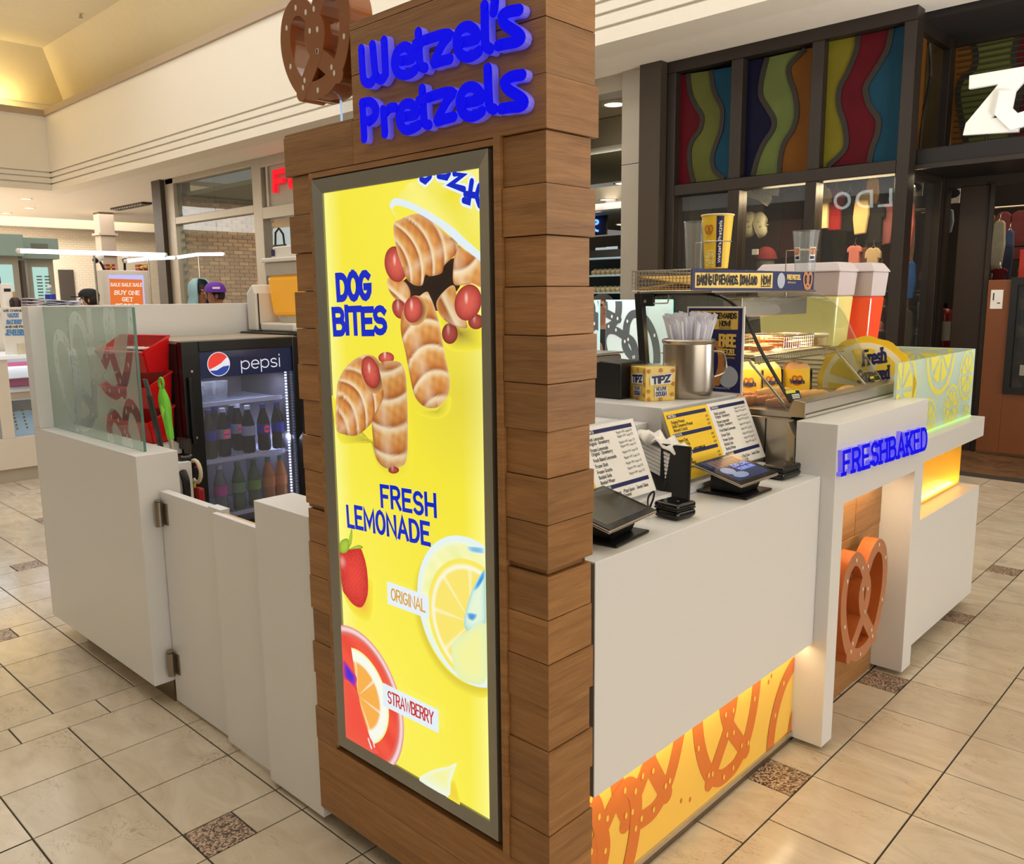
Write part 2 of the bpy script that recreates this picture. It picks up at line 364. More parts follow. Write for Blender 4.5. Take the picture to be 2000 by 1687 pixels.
# ================================================================ THE SETTING
def struct(name, mb, m, parent=None, **k):
    o = mb.build(name, m, parent, **k)
    if parent is None: o['kind'] = 'structure'
    return o
def tilemat(name, base, dark, granite=False):
    m = bpy.data.materials.new(name); m.use_nodes = True; N = m.node_tree.nodes; L = m.node_tree.links; p = N['Principled BSDF']
    tc = N.new('ShaderNodeTexCoord'); oi = N.new('ShaderNodeObjectInfo'); ge = N.new('ShaderNodeNewGeometry')
    if granite:
        v = N.new('ShaderNodeTexVoronoi'); v.inputs['Scale'].default_value = 170; L.new(ge.outputs['Position'], v.inputs['Vector'])
        cr = N.new('ShaderNodeValToRGB'); L.new(v.outputs['Color'], cr.inputs['Fac'])
        e = cr.color_ramp.elements; e[0].position = 0.25; e[0].color = rgb(62, 54, 48); e[1].position = 0.75; e[1].color = rgb(196, 172, 150)
        x = e.new(0.5); x.color = rgb(150, 122, 100)
        L.new(cr.outputs['Color'], p.inputs['Base Color']); p.inputs['Roughness'].default_value = 0.3
    else:
        mp = N.new('ShaderNodeMapping'); mp.inputs['Scale'].default_value = (1, 2.3, 1); mp.inputs['Rotation'].default_value = (0, 0, 0.5)
        L.new(ge.outputs['Position'], mp.inputs['Vector'])
        n1 = N.new('ShaderNodeTexNoise'); n1.inputs['Scale'].default_value = 3.2; n1.inputs['Detail'].default_value = 8; n1.inputs['Roughness'].default_value = 0.62; n1.inputs['Distortion'].default_value = 1.4
        L.new(mp.outputs['Vector'], n1.inputs['Vector'])
        cr = N.new('ShaderNodeValToRGB'); e = cr.color_ramp.elements
        e[0].position = 0.30; e[0].color = dark; e[1].position = 0.62; e[1].color = base
        L.new(n1.outputs['Fac'], cr.inputs['Fac'])
        # thin fossil veins
        n2 = N.new('ShaderNodeTexNoise'); n2.inputs['Scale'].default_value = 9; n2.inputs['Detail'].default_value = 6; n2.inputs['Distortion'].default_value = 2.2
        L.new(mp.outputs['Vector'], n2.inputs['Vector'])
        c2 = N.new('ShaderNodeValToRGB'); e = c2.color_ramp.elements
        e[0].position = 0.485; e[0].color = (1, 1, 1, 1); e[1].position = 0.515; e[1].color = (1, 1, 1, 1); x = e.new(0.5); x.color = (0.66, 0.57, 0.47, 1)
        n3 = N.new('ShaderNodeTexNoise'); n3.inputs['Scale'].default_value = 5; L.new(ge.outputs['Position'], n3.inputs['Vector'])
        mk = N.new('ShaderNodeMapRange'); mk.inputs['From Min'].default_value = 0.5; mk.inputs['From Max'].default_value = 0.62; L.new(n3.outputs['Fac'], mk.inputs['Value'])
        L.new(n2.outputs['Fac'], c2.inputs['Fac'])
        mm = N.new('ShaderNodeMix'); mm.data_type = 'RGBA'; mm.blend_type = 'MULTIPLY'
        L.new(mk.outputs['Result'], mm.inputs['Factor']); L.new(cr.outputs['Color'], mm.inputs['A']); L.new(c2.outputs['Color'], mm.inputs['B'])
        hs = N.new('ShaderNodeHueSaturation'); mr = N.new('ShaderNodeMapRange'); mr.inputs['To Min'].default_value = 0.92; mr.inputs['To Max'].default_value = 1.05
        L.new(oi.outputs['Random'], mr.inputs['Value']); L.new(mr.outputs['Result'], hs.inputs['Value']); L.new(mm.outputs['Result'], hs.inputs['Color'])
        L.new(hs.outputs['Color'], p.inputs['Base Color']); p.inputs['Roughness'].default_value = 0.16; p.inputs['Specular IOR Level'].default_value = 0.55
    return m
T_STONE = tilemat('tile_limestone', rgb(208, 194, 174), rgb(188, 172, 150))
T_GRAN = tilemat('tile_granite', None, None, True)
GROUT = mat('grout', rgb(58, 50, 44), 0.9)
fb = MB().box(-46, 9, -9, 18, -0.12, -0.0035)
FLOOR = struct('floor', fb, GROUT)
U = 0.3167; J = 0.0026
def tile_mesh(a, b):
    m = MB(); h = 0.0012
    x, y = a/2-J, b/2-J
    m.add([(-x,-y,-.012),(x,-y,-.012),(x,y,-.012),(-x,y,-.012),(-x,-y,-h),(x,-y,-h),(x,y,-h),(-x,y,-h),(-x+h,-y+h,0),(x-h,-y+h,0),(x-h,y-h,0),(-x+h,y-h,0)],
          [(0,1,5,4),(1,2,6,5),(2,3,7,6),(3,0,4,7),(4,5,9,8),(5,6,10,9),(6,7,11,10),(7,4,8,11),(8,9,10,11)])
    return m
tiles = []      # (cx, cy, a, b, granite)
X0 = -1.0543; Y0 = 0.975
for g in range(-2, 29):
    xr = X0-g*3.5*U                     # right edge of strip g
    for k in range(3):                  # three columns of square tiles left of the strip
        cx = xr-U/2-(k+.5)*U
        for r in range(-8, 46): tiles.append((cx, Y0+(r+.5)*U, U, U, 0))
    off = Y0+4.5*U if g % 2 == 0 else Y0
    for r in range(-4, 17):
        y = off+r*3*U
        cx = xr-U/4
        tiles.append((cx, y+U/4, U/2, U/2, 1)); tiles.append((cx, y+.75*U, U/2, U/2, 0))
        tiles.append((cx, y+1.5*U, U/2, U, 0)); tiles.append((cx, y+2.5*U, U/2, U, 0))
def seen(x, y):
    d = Vector((x, y, 0))-CAM; z = d.dot(CF)
    if z < 0.3: return None
    px = 1000+FPX*d.dot(CR)/z; py = 843.5-FPX*d.dot(CU)/z
    if not (-70 < px < 2070 and 0 < py < 1790): return None
    if -4.1 < x < -1.32 and 1.5 < y < 4.5: return None
    return z
near = []; rest = []
for t in tiles:
    if t[0] > 3 or t[1] > 8.15 or t[0] < -31 or t[1] < -1.5: continue
    if t[1] > 7.9 and -2.9 < t[0]: continue
    z = seen(t[0], t[1]); (near if z else rest).append((z or 99, t))
near.sort(key=lambda q: q[0]); rest += near[300:]; near = near[:300]
_tm = {}
for z, (cx, cy, a, b, gr) in near:
    k = (a, b, gr)
    if k not in _tm: _tm[k] = tile_mesh(a, b).build('tile', T_GRAN if gr else T_STONE, FLOOR); _tm[k].location = (cx, cy, 0)
    else:
        o = _tm[k].copy(); COL.objects.link(o); o.location = (cx, cy, 0)
for gr, m in ((0, T_STONE), (1, T_GRAN)):
    mb = MB()
    for z, (cx, cy, a, b, g2) in rest:
        if g2 != gr: continue
        x, y = a/2-J, b/2-J
        mb.add([(cx-x,cy-y,0),(cx+x,cy-y,0),(cx+x,cy+y,0),(cx-x,cy+y,0)], [(0,1,2,3)])
    o = mb.build('distant_tiles' if not gr else 'distant_granite_tiles', m, FLOOR); o['kind'] = 'stuff'
# ---- ceiling, bulkheads, cove
PLASTER = mat('plaster', rgb(234, 226, 212), 0.75, bump=0.02, nscale=40)
TAUPE = mat('taupe_band', rgb(176, 156, 132), 0.7)  # darker tone of the band along the bulkhead tops
CREAM = mat('cream_paint', rgb(236, 222, 186), 0.8)
XB, YB = -20.8, 7.0
def bands(axis, sgn, a0, a1, base):
    """stepped bulkhead running along one axis with three shadow grooves"""
    mb = MB()
    for z0, z1, o in ((4.05, 4.185, 0.0), (4.215, 4.315, 0.0), (4.345, 4.43, 0.0), (4.46, 5.64, 0.0), (4.06, 5.63, 0.045)):
        if axis == 'x': mb.box(a0, a1, base+o, base+0.4, z0, z1)
        else: mb.box(base-o, base-0.4, a0, a1, z0, z1)
    return mb
struct('wall_far_bulkhead', bands('x', 1, XB-0.4, 9, YB), PLASTER)
struct('wall_left_bulkhead', bands('y', 1, -9, YB-0.001, XB), PLASTER)
struct('trim_1', MB().box(XB-0.3, 9, YB-0.05, YB+0.5, 5.641, 5.77), TAUPE)
struct('trim_2', MB().box(XB-0.3, XB+0.05, -9, YB-0.051, 5.641, 5.77), TAUPE)
cv = MB()
zt = 6.95
xa, ya = XB-0.75, YB+0.75; xb_, yb_ = XB-0.72, YB+0.72; xc, yc = XB+0.55, YB-0.1
cv.quad((xa, ya, 5.6), (9, ya, 5.6), (9, ya, 6.05), (xa, ya, 6.05)); cv.quad((xa, -9, 5.6), (xa, ya, 5.6), (xa, ya, 6.05), (xa, -9, 6.05))
cv.quad((xb_, yb_, 6.05), (9, yb_, 6.05), (9, yc, zt), (xc, yc, zt)); cv.quad((xb_, -9, 6.05), (xb_, yb_, 6.05), (xc, yc, zt), (xc, -9, zt))
struct('ceiling_cove', cv, CREAM)
struct('ceiling', MB().box(xc, 9, -9, yc, zt, zt+0.1), mat('ceiling_paint', rgb(238, 228, 200), 0.85))
struct('ceiling_trough', MB().box(xa, 9, YB+0.02, ya, 5.55, 5.6).box(xa, XB-0.02, -9, YB+0.02, 5.55, 5.6), CREAM)
area('cove_far', (-6.5, YB+0.42, 5.68), (27, 0.12), 950, (1.0, 0.80, 0.36), (math.pi-0.35, 0, 0))
area('cove_left', (XB-0.42, -1.0, 5.68), (0.12, 15), 200, (1.0, 0.80, 0.36), (math.pi, -0.35, 0))
SOFF = mat('soffit_paint', rgb(240, 232, 220), 0.8)
struct('ceiling_soffit', MB().box(-21.2, 9, YB+0.401, 8.3, 4.05, 4.15), SOFF)
struct('ceiling_corridor', MB().box(-27.6, -21.201, -9, 18, 4.05, 4.15).box(-21.2, -17.9, 8.301, 18, 4.05, 4.15), SOFF)
# far white brick wall with a lit cove above
BRICKW = mat('painted_brick', rgb(222, 206, 182), 0.8)
def brickmat(name, c1, c2, mort, sx, sy, bump=.35):
    m = mat(name, c1, 0.85); N = m.node_tree.nodes; L = m.node_tree.links; p = N['Principled BSDF']
    tc = N.new('ShaderNodeTexCoord'); sp = N.new('ShaderNodeSeparateXYZ'); cb = N.new('ShaderNodeCombineXYZ')
    L.new(tc.outputs['Object'], sp.inputs[0]); L.new(sp.outputs['Y'], cb.inputs['X']); L.new(sp.outputs['Z'], cb.inputs['Y'])
    b = N.new('ShaderNodeTexBrick'); L.new(cb.outputs[0], b.inputs['Vector'])
    b.inputs['Color1'].default_value = c1; b.inputs['Color2'].default_value = c2; b.inputs['Mortar'].default_value = mort
    b.inputs['Scale'].default_value = 1; b.inputs['Brick Width'].default_value = sx; b.inputs['Row Height'].default_value = sy; b.inputs['Mortar Size'].default_value = .008
    L.new(b.outputs['Color'], p.inputs['Base Color']); return m
brickmat('painted_brick_far', rgb(232, 218, 198), rgb(226, 212, 192), rgb(214, 198, 176), .2, .075)
struct('wall_corridor_end', MB().box(-30.3, -30.0, -9, 18, 0, 3.94), _mats['painted_brick_far'])
struct('trim_3', MB().box(-30.3, -29.6, -9, 18, 3.941, 4.2), PLASTER)
struct('wall_corridor_cove', MB().box(-30.3, -29.9, -9, 18, 4.201, 5.3), CREAM)
struct('ceiling_corridor_cove', MB().box(-30.3, -27.4, -9, 18, 5.301, 5.4).box(-27.6, -27.5, -9, 18, 4.151, 5.3), CREAM)
area('cove_corridor', (-28.8, 6.0, 5.2), (1.2, 14), 320, (1.0, 0.92, 0.74), (0, 0.4, 0))
# taupe column with reveal rings
cb = MB(); cx0, cx1 = -25.2, -24.8
for z0, z1, e in ((0, 2.28, 0), (2.34, 2.86, 0), (2.92, 3.42, 0), (3.48, 4.05, 0), (0, 4.05, -.05)):
    cb.box(cx0-e, cx1+e, 9.5-e, 9.9+e, z0, z1)
for z in (2.31, 2.89, 3.45): cb.box(cx0-.06, cx1+.06, 9.44, 9.96, z-.03, z+.03)
col = struct('column_corridor', cb, mat('column_taupe', rgb(150, 132, 112), 0.7)); col['kind'] = 'structure'
v = thing('ceiling_vent', 'long dark slotted air vent beside the taupe corridor column', 'vent', (-22.4, 9.2, 4.03))
obj('frame', MB().box(-23.6, -21.6, 9.35, 9.6, 4.0, 4.049), mat('vent_dark', rgb(70, 60, 50), 0.6), v)
vb = MB()
for i in range(12): vb.box(-23.55+i*.16, -23.45+i*.16, 9.36, 9.59, 3.985, 4.0)
obj('slat', vb, mat('vent_slat', rgb(110, 98, 84), 0.5), v)['kind'] = 'stuff'
# recessed downlights in soffit and corridor
def downlight(x, y, z, r=.11, lab='', e=6.0):
    t = thing('downlight', lab, 'ceiling light', (x, y, z), group='recessed round downlights in the mall ceiling')
    rb = MB(); rb.lathe([(r*1.25, -.001), (r*1.25, -.012), (r, -.012), (r, -.002)], (x, y, z), 18, cap=False); obj('trim_ring', rb, PLASTER, t)
    db = MB(); db.lathe([(r, -.006), (r*.4, -.004)], (x, y, z), 18); obj('lens', db, emat('downlight_glow', (1, .8, .6, 1), e), t)
    return t
# ---- far shopfronts on the line y = 8.1
YS = 8.1
METAL = mat('taupe_metal', rgb(176, 166, 150), 0.42, metal=0.35, noise=.06)
STEEL = mat('brushed_steel', rgb(178, 172, 162), 0.34, metal=0.55, noise=.08, nscale=3)
BRONZE = mat('dark_bronze', rgb(72, 62, 52), 0.5, metal=0.3)
struct('column_storefront', MB().box(-17.86, -17.46, YS-.15, YS+.5, 0, 4.05), BRONZE)
sf = thing('storefront_frame', 'taupe metal shopfront frame with tall panes in front of the brick wall', 'storefront', (-14, YS, 0))
for x0, x1, z0, z1 in ((-17.4, -13.97, 3.94, 4.05), (-17.45, -17.06, 0, 4.05), (-17.06, -13.97, 3.13, 3.27), (-13.97, -13.67, 0, 4.05), (-17.06, -13.97, 0, .25), (-13.67, -7.0, 3.88, 4.05), (-13.67, -7.0, 3.0, 3.2), (-13.5, -13.44, 3.2, 3.88), (-9.2, -8.9, 0, 3.0)):
    obj('frame_member', MB().box(x0, x1, YS-.06, YS+.12, z0, z1), METAL, sf, bevel=.008)
PANE = glassmat('shop_glass', (.86, .89, .86, 1), op=.03)
for x0, x1, z0, z1 in ((-17.06, -15.53, 3.27, 3.94), (-15.52, -13.97, 3.27, 3.94), (-17.06, -15.53, .25, 3.13), (-15.52, -13.97, .25, 3.13)):
    obj('pane', MB().box(x0, x1, YS+.02, YS+.03, z0, z1), PANE, sf)
obj('sign_panel', MB().box(-13.44, -7.0, YS-.02, YS+.1, 3.2, 3.88), mat('sign_panel_grey', rgb(168, 160, 146), 0.6), sf)
RED_E = emat('red_sign_glow', rgb(255, 20, 40), 1.0)
q = pq([(538, 333), (598, 320), (598, 368), (538, 378)], 1, YS-.06)
fl = thing('shop_sign', 'glowing red shop letters on the grey fascia left of the wooden tower', 'sign', q[3])
write('letter', 'Fo', [q[0], q[0]+(q[1]-q[0])*.92, q[3]+(q[2]-q[3])*.92, q[3]], .2, RED_E, fl, depth=.06, each=True, rnd=True, gap=.26)
# brick wall inside that shop, built brick by brick
BW = struct('wall_brick', MB().box(-17.3, -17.012, 8.3, 14, 0, 3.7), mat('mortar', rgb(176, 150, 118), 0.9))
BR = [mat('brick_a', rgb(168, 126, 88), 0.85, rnd=.2, noise=.15, nscale=20), mat('brick_b', rgb(146, 104, 70), 0.85, rnd=.2, noise=.15, nscale=20)]
bricks = []
for r in range(45):
    for c in range(9):
        y = 8.32+(c+(.5 if r % 2 else 0))*.23; z = .12+r*.08
        if z > .9 and y < 10.2: bricks.append((y, z))
random.shuffle(bricks)
bm0 = MB().box(-.02, .02, -.105, .105, -.032, .032)
bo = [bm0.build('brick', BR[k], BW) for k in (0, 1)]
for k in (0, 1): bo[k].location = (-17.0, *bricks[k])
for i, (y, z) in enumerate(bricks[2:302]):
    o = bo[i % 2].copy(); COL.objects.link(o); o.location = (-17.0+random.uniform(-.004, .004), y, z)
mb = MB()
for y, z in bricks[302:]: mb.box(-17.02, -16.98, y-.105, y+.105, z-.032, z+.032)
obj('bricks', mb, BR[0], BW)['kind'] = 'stuff'
struct('wall_shop_back', MB().box(-17.3, -12.6, 14.0, 14.2, 0, 4.05).box(-12.6, -12.5, 8.7, 14.2, 0, 4.05), mat('shop_back', rgb(120, 100, 80), .8))
struct('ceiling_shop', MB().box(-17.3, -12.6, 8.35, 14.0, 3.72, 3.8), mat('shop_ceiling', rgb(150, 146, 132), .8))
area('shop_light', (-14.6, 10.6, 3.65), (3, 3), 170, WARM)
for i, (px, py) in enumerate(((410, 372), (476, 362))):
    p = hit(px, py, 1, 9.2)
    t = thing('spotlight', ('twin track spotlight behind the upper pane, over the pane joint', 'twin track spotlight behind the upper pane, nearer the red letters')[i], 'spotlight', p)
    for s in (-1, 1):
        a = p+Vector((.12*s, 0, 0)); b = a+Vector((.08*s, -.1, -.1))
        obj('lamp_can', MB().cyl(a, b, .055, .075, 14), mat('white_can', rgb(206, 206, 200), .5), t, smooth=True)
        obj('lens', MB().cyl(b, b+Vector((.004*s, -.006, -.006)), .06, .06, 14), emat('spot_glow', (1, .8, .55, 1), 2.5), t)
    obj('stem', MB().cyl(p+Vector((0, 0, 3.72-p.z)), p, .012).box(p.x-.14, p.x+.14, p.y-.015, p.y+.015, p.z-.01, p.z+.02), METAL, t)
po = thing('handbag_poster', 'pale lit poster of a dark handbag behind the orange juice dispenser', 'poster', hit(549, 470, 1, 8.6))
q = pq([(533, 446), (600, 440), (600, 490), (533, 498)], 1, 8.6)
bbx = MB(); bbx.add(q+[p+Vector((0, .05, 0)) for p in q], [(3,2,1,0),(0,1,5,4),(3,7,6,2),(1,2,6,5),(0,4,7,3)]); obj('panel', bbx, emat('poster_pale', rgb(206, 214, 210), .75), po)
hb = MB(); c = hit(547, 484, 1, 8.58)
hb.tube([c+Vector((-.16, 0, .02)), c+Vector((-.13, 0, .28)), c+Vector((0, 0, .36)), c+Vector((.13, 0, .24)), c+Vector((.16, 0, .02))], .02, 6)
hb.box(c.x-.22, c.x+.2, c.y-.015, c.y+.015, c.z-.09, c.z+.06)
obj('handbag_print', hb, mat('handbag_brown', rgb(66, 46, 38), .5), po)
struct('wall_shop_inner', MB().box(-13.6, -7, 8.64, 8.7, 0, 3.0), mat('inner_dark', rgb(58, 44, 34), .7))
# ---- opening with steel pilaster right of the tower
struct('column_steel', MB().box(-5.82, -5.535, YS-.12, YS+.5, 0, 3.045).box(-5.82, -5.535, YS-.12, YS+.5, 3.052, 4.049), STEEL)
struct('column_dark', MB().box(-5.53, -5.26, YS-.2, YS+.5, 0, 4.049), BRONZE)
struct('trim_4', MB().box(-7.0, -5.821, YS-.08, YS+.2, 3.87, 4.049), METAL)
struct('ceiling_shop_right', MB().box(-12, -5.3, 8.35, 15, 4.0, 4.1).box(-12, -5.3, 9.6, 10.0, 3.62, 3.99).box(-12, -5.3, 11.2, 18, 3.1, 3.2), mat('shop_ceiling_right', rgb(190, 184, 160), .8))
struct('trim_5', MB().box(-12, -5.3, 11.0, 11.19, 2.95, 3.3), mat('white_fascia', rgb(214, 208, 204), .6))
struct('wall_shop_right', MB().box(-14, -5.3, 17.6, 17.8, 0, 3.1), mat('shop_right_back', rgb(92, 84, 70), .8))
struct('wall_shop_side', MB().box(-5.27, -5.2, 8.6, 17.6, 0, 4.049), mat('shop_side_paint', rgb(110, 100, 84), .8))
area('shop_right_light', (-8.2, 12.8, 3.05), (2.5, 4), 110, WARM); area('shop_right_upper', (-7.2, 10.4, 3.55), (1.6, .5), 60, WARM, (math.pi, 0, 0))
for i, (px, py, z, e) in enumerate(((1200, 203, 3.995, 3), (1187, 389, 3.095, 4), (1215, 438, 3.095, 4), (1161, 412, 3.095, 4), (1219, 357, 3.095, 4))):
    p = hit(px, py, 2, z)
    downlight(p.x, p.y, z, .13 if i == 0 else .12, ('round warm downlight high above the opening beside the wooden tower', 'small lit downlight left of the steel pilaster, middle of the opening', 'low lit downlight beside the steel pilaster', 'lit downlight half hidden by the tower edge', 'small downlight close under the white fascia')[i], e)
for i, (px, py, z) in enumerate(((283, 397, 4.045), (57, 406, 4.045), (12, 416, 4.045), (50, 388, 4.045))):
    p = hit(px, py, 2, z)
    if p.x > -30: downlight(p.x, p.y, z, .12, ('recessed downlight beside the taupe corridor column', 'small downlight in the left corridor ceiling', 'far left downlight in the corridor ceiling', 'wide dim downlight under the left bulkhead')[i], 1.2)
for i, (px, py) in enumerate(((157, 27), (50, 91))):
    p = hit(px, py, 2, zt)
    t = thing('sprinkler', ('small sprinkler head high in the yellow ceiling, right one', 'small sprinkler head in the yellow ceiling nearer the cove')[i], 'sprinkler', p)
    obj('stem', MB().cyl(p, p-Vector((0, 0, .06)), .018), STEEL, t); obj('deflector', MB().cyl(p-Vector((0, 0, .07)), p-Vector((0, 0, .06)), .04), STEEL, t)

# the far sides of the hall, behind the camera and to its right
struct('wall_opposite', MB().box(XB-.4, 9.4, -9.2, -9.0, 0, 7.05), PLASTER); struct('wall_right_hall', MB().box(9.2, 9.4, -9, 14, 0, 7.05), PLASTER)
# ================================================================ THE KIOSK
WHITE = mat('white_solid_surface', rgb(224, 223, 224), 0.32, noise=.03, nscale=120)
KICK = mat('kick_steel', rgb(120, 104, 84), 0.4, metal=.7)
def woodmat(name, a, b):
    m = bpy.data.materials.new(name); m.use_nodes = True; N = m.node_tree.nodes; L = m.node_tree.links; p = N['Principled BSDF']
    tc = N.new('ShaderNodeTexCoord'); oi = N.new('ShaderNodeObjectInfo'); ge = N.new('ShaderNodeNewGeometry')
    ad = N.new('ShaderNodeVectorMath'); ad.operation = 'ADD'
    cm = N.new('ShaderNodeCombineXYZ'); ml = N.new('ShaderNodeMath'); ml.operation = 'MULTIPLY'; ml.inputs[1].default_value = 37.0
    L.new(oi.outputs['Random'], ml.inputs[0]); L.new(ml.outputs[0], cm.inputs['Z']); L.new(ml.outputs[0], cm.inputs['X'])
    L.new(ge.outputs['Position'], ad.inputs[0]); L.new(cm.outputs[0], ad.inputs[1])
    def nz(sc, scale, det, dist):
        mp = N.new('ShaderNodeMapping'); mp.inputs['Scale'].default_value = scale; L.new(ad.outputs[0], mp.inputs['Vector'])
        n = N.new('ShaderNodeTexNoise'); n.inputs['Scale'].default_value = sc; n.inputs['Detail'].default_value = det; n.inputs['Distortion'].default_value = dist
        L.new(mp.outputs['Vector'], n.inputs['Vector']); return n
    n1 = nz(4, (.55, .55, 9), 4, 1.2); n2 = nz(60, (.28, .28, 7), 3, .2)
    mx = N.new('ShaderNodeMath'); mx.operation = 'MULTIPLY_ADD'; mx.inputs[1].default_value = .4; L.new(n2.outputs['Fac'], mx.inputs[0])
    m2 = N.new('ShaderNodeMath'); m2.operation = 'MULTIPLY'; m2.inputs[1].default_value = .6; L.new(n1.outputs['Fac'], m2.inputs[0]); L.new(m2.outputs[0], mx.inputs[2])
    cr = N.new('ShaderNodeValToRGB'); e = cr.color_ramp.elements; e[0].position = .34; e[0].color = b; e[1].position = .68; e[1].color = a
    L.new(mx.outputs[0], cr.inputs['Fac'])
    hs = N.new('ShaderNodeHueSaturation'); mr = N.new('ShaderNodeMapRange'); mr.inputs['To Min'].default_value = .82; mr.inputs['To Max'].default_value = 1.12
    L.new(oi.outputs['Random'], mr.inputs['Value']); L.new(mr.outputs['Result'], hs.inputs['Value']); L.new(cr.outputs['Color'], hs.inputs['Color'])
    L.new(hs.outputs['Color'], p.inputs['Base Color']); p.inputs['Roughness'].default_value = .5
    bp = N.new('ShaderNodeBump'); bp.inputs['Strength'].default_value = .15; bp.inputs['Distance'].default_value = .004; L.new(n2.outputs['Fac'], bp.inputs['Height']); L.new(bp.outputs['Normal'], p.inputs['Normal'])
    return m
OAK = woodmat('oak', rgb(172, 124, 74), rgb(132, 90, 48))
# ---- sign tower
TX, TYF, TYB, TXL = -1.123, 1.29, 1.445, -2.045     # right face, front, back, left edge
TW = thing('sign_tower', 'tall oak clad sign tower with blue letters and a lit poster', 'sign tower', (-1.58, 1.37, 0))
core = MB().box(TXL+.02, TX-.02, TYF+.02, TYB-.004, .11, 1.97).box(-1.73, TX-.02, TYF+.02, TYB-.004, 1.97, 2.22)
obj('core', core, mat('tower_core', rgb(96, 66, 40), .7), TW)
SE = [.062, .191, .29, .395, .5015, .601, .704, .806, .907, 1.006, 1.02, 1.12, 1.22, 1.32, 1.42, 1.519, 1.619, 1.7215, 1.822, 1.924, 2.027, 2.131, 2.234]
PR = [0, 0, .001, -.002, .001, -.003, .001, -.001, -.002, -.012, 0, .001, -.004, .002, .0035, .0, -.005, .001, -.004, .004, 0, 0, 0]
for i in range(len(SE)-1):
    z0, z1 = SE[i]+.0008, SE[i+1]-.0008; e = PR[i]
    # right-hand face board, mitred at the corner
    b = MB(); x = TX+e; yf = TYF-e; yb = TYB+e*2
    b.add([(x-.018,yf+.018,z0),(x,yf,z0),(x,yb,z0),(x-.018,yb,z0),(x-.018,yf+.018,z1),(x,yf,z1),(x,yb,z1),(x-.018,yb,z1)], [(0,3,2,1),(4,5,6,7),(0,1,5,4),(1,2,6,5),(2,3,7,6),(3,0,4,7)])
    obj('plank', b, OAK, TW, bevel=.0012)
    # front boards
    xl = TXL-[.004, .004, .006, 0, .003, -.002, .001, 0, -.006, .004, 0, .002, -.006, .004, -.003, .004, -.004, .009, -.007, .009, .0, 0, 0][i]
    def fb_(x0, x1, mit):
        b = MB(); xr = x1
        b.add([(x0,yf,z0),(xr,yf,z0),(xr-(.018 if mit else 0),yf+.018,z0),(x0,yf+.018,z0),(x0,yf,z1),(xr,yf,z1),(xr-(.018 if mit else 0),yf+.018,z1),(x0,yf+.018,z1)], [(0,3,2,1),(4,5,6,7),(0,1,5,4),(1,2,6,5),(2,3,7,6),(3,0,4,7)])
        obj('plank', b, OAK, TW, bevel=.0012)
        if not mit and x1 < -1.5 and z1 < 2.0:
            pass
    if i <= 1: fb_(xl, x, True)
    elif i >= 19:
        fb_(-1.748, x, True)
        if i == 19: fb_(-2.058, -1.7485, False)
    else:
        fb_(xl, -1.949, False); fb_(-1.244, x, True)
    if i <= 19: # left return
        obj('side_plank', MB().box(xl, xl+.018, yf+.018, TYB, z0, z1), OAK, TW)
obj('top_cap', MB().box(-1.748, TX, TYF, TYB, 2.2345, 2.25).box(-2.058, -1.75, TYF+.0, TYB, 2.0275, 2.034), OAK, TW)
# oak surround of the light box
for x0, x1, z0, z1, pr in ((-1.948, -1.932, .305, 1.923, .004), (-1.262, -1.2445, .285, 1.926, .008), (-1.9315, -1.2625, 1.909, 1.923, .004)):
    obj('poster_surround', MB().box(x0, x1, TYF-pr, TYF+.03, z0, z1), OAK, TW, bevel=.001)
obj('kick_plate', MB().box(TXL+.06, TX-.06, TYF+.07, TYB-.03, 0, .109), mat('kick_black', rgb(30, 26, 24), .6), TW)
# letters on the header
BLUE_E = mat('blue_letter_face', rgb(0, 0, 26), .5, spec=.1, emit=(.001, .001, .76, 1), estr=1.0)
BLUE_S = mat('clear_letter_edge', rgb(150, 140, 235), .12, emit=(.05, .05, .7, 1), estr=.45)
def zl(L): return [(680+x/5.263, y/5.263) for x, y in L]
LT = [
 [[(142,505),(158,780),(185,845),(235,855),(275,800),(290,760)],[(258,465),(285,740),(310,800),(350,820),(388,770),(392,720),(378,420)]],
 [[(548,628),(665,602),(650,522),(590,482),(512,532),(482,640),(510,738),(578,772),(650,755),(698,718)]],
 [[(728,335),(742,640),(770,690),(800,700)],[(700,455),(760,440)]],
 [[(790,415),(960,362),(1045,362),(980,450),(890,640),(960,630),(1055,608)]],
 [[(1160,440),(1325,402),(1310,320),(1240,275),(1155,312),(1120,420),(1148,540),(1215,588),(1290,574),(1355,528)]],
 [[(1408,60),(1414,400),(1430,480),(1470,505)]],
 [[(1515,-8),(1505,125)]],
 [[(1765,105),(1650,125),(1585,175),(1620,255),(1740,335),(1783,390),(1740,430),(1640,450),(1550,470)]],
 [[(152,1065),(172,1425)],[(152,1062),(235,1050),(290,1110),(285,1190),(235,1245),(215,1240)]],
 [[(368,1130),(385,1375)],[(390,1165),(435,1115),(490,1105)]],
 [[(575,1202),(700,1178),(690,1108),(640,1066),(575,1084),(528,1170),(540,1272),(595,1335),(665,1325),(735,1285)]],
 [[(768,915),(785,1215),(808,1275),(840,1285)],[(735,1040),(790,1020)]],
 [[(830,1005),(990,955),(1080,960),(1015,1050),(925,1235),(1000,1225),(1095,1200)]],
 [[(1195,1060),(1370,1022),(1350,940),(1280,893),(1198,925),(1152,1030),(1175,1142),(1245,1198),(1320,1188),(1385,1145)]],
 [[(1440,705),(1452,1030),(1470,1105),(1510,1125)]],
 [[(1795,772),(1680,792),(1612,845),(1650,920),(1775,1000),(1815,1055),(1775,1095),(1670,1105),(1585,1120)]],
]
DY = .003
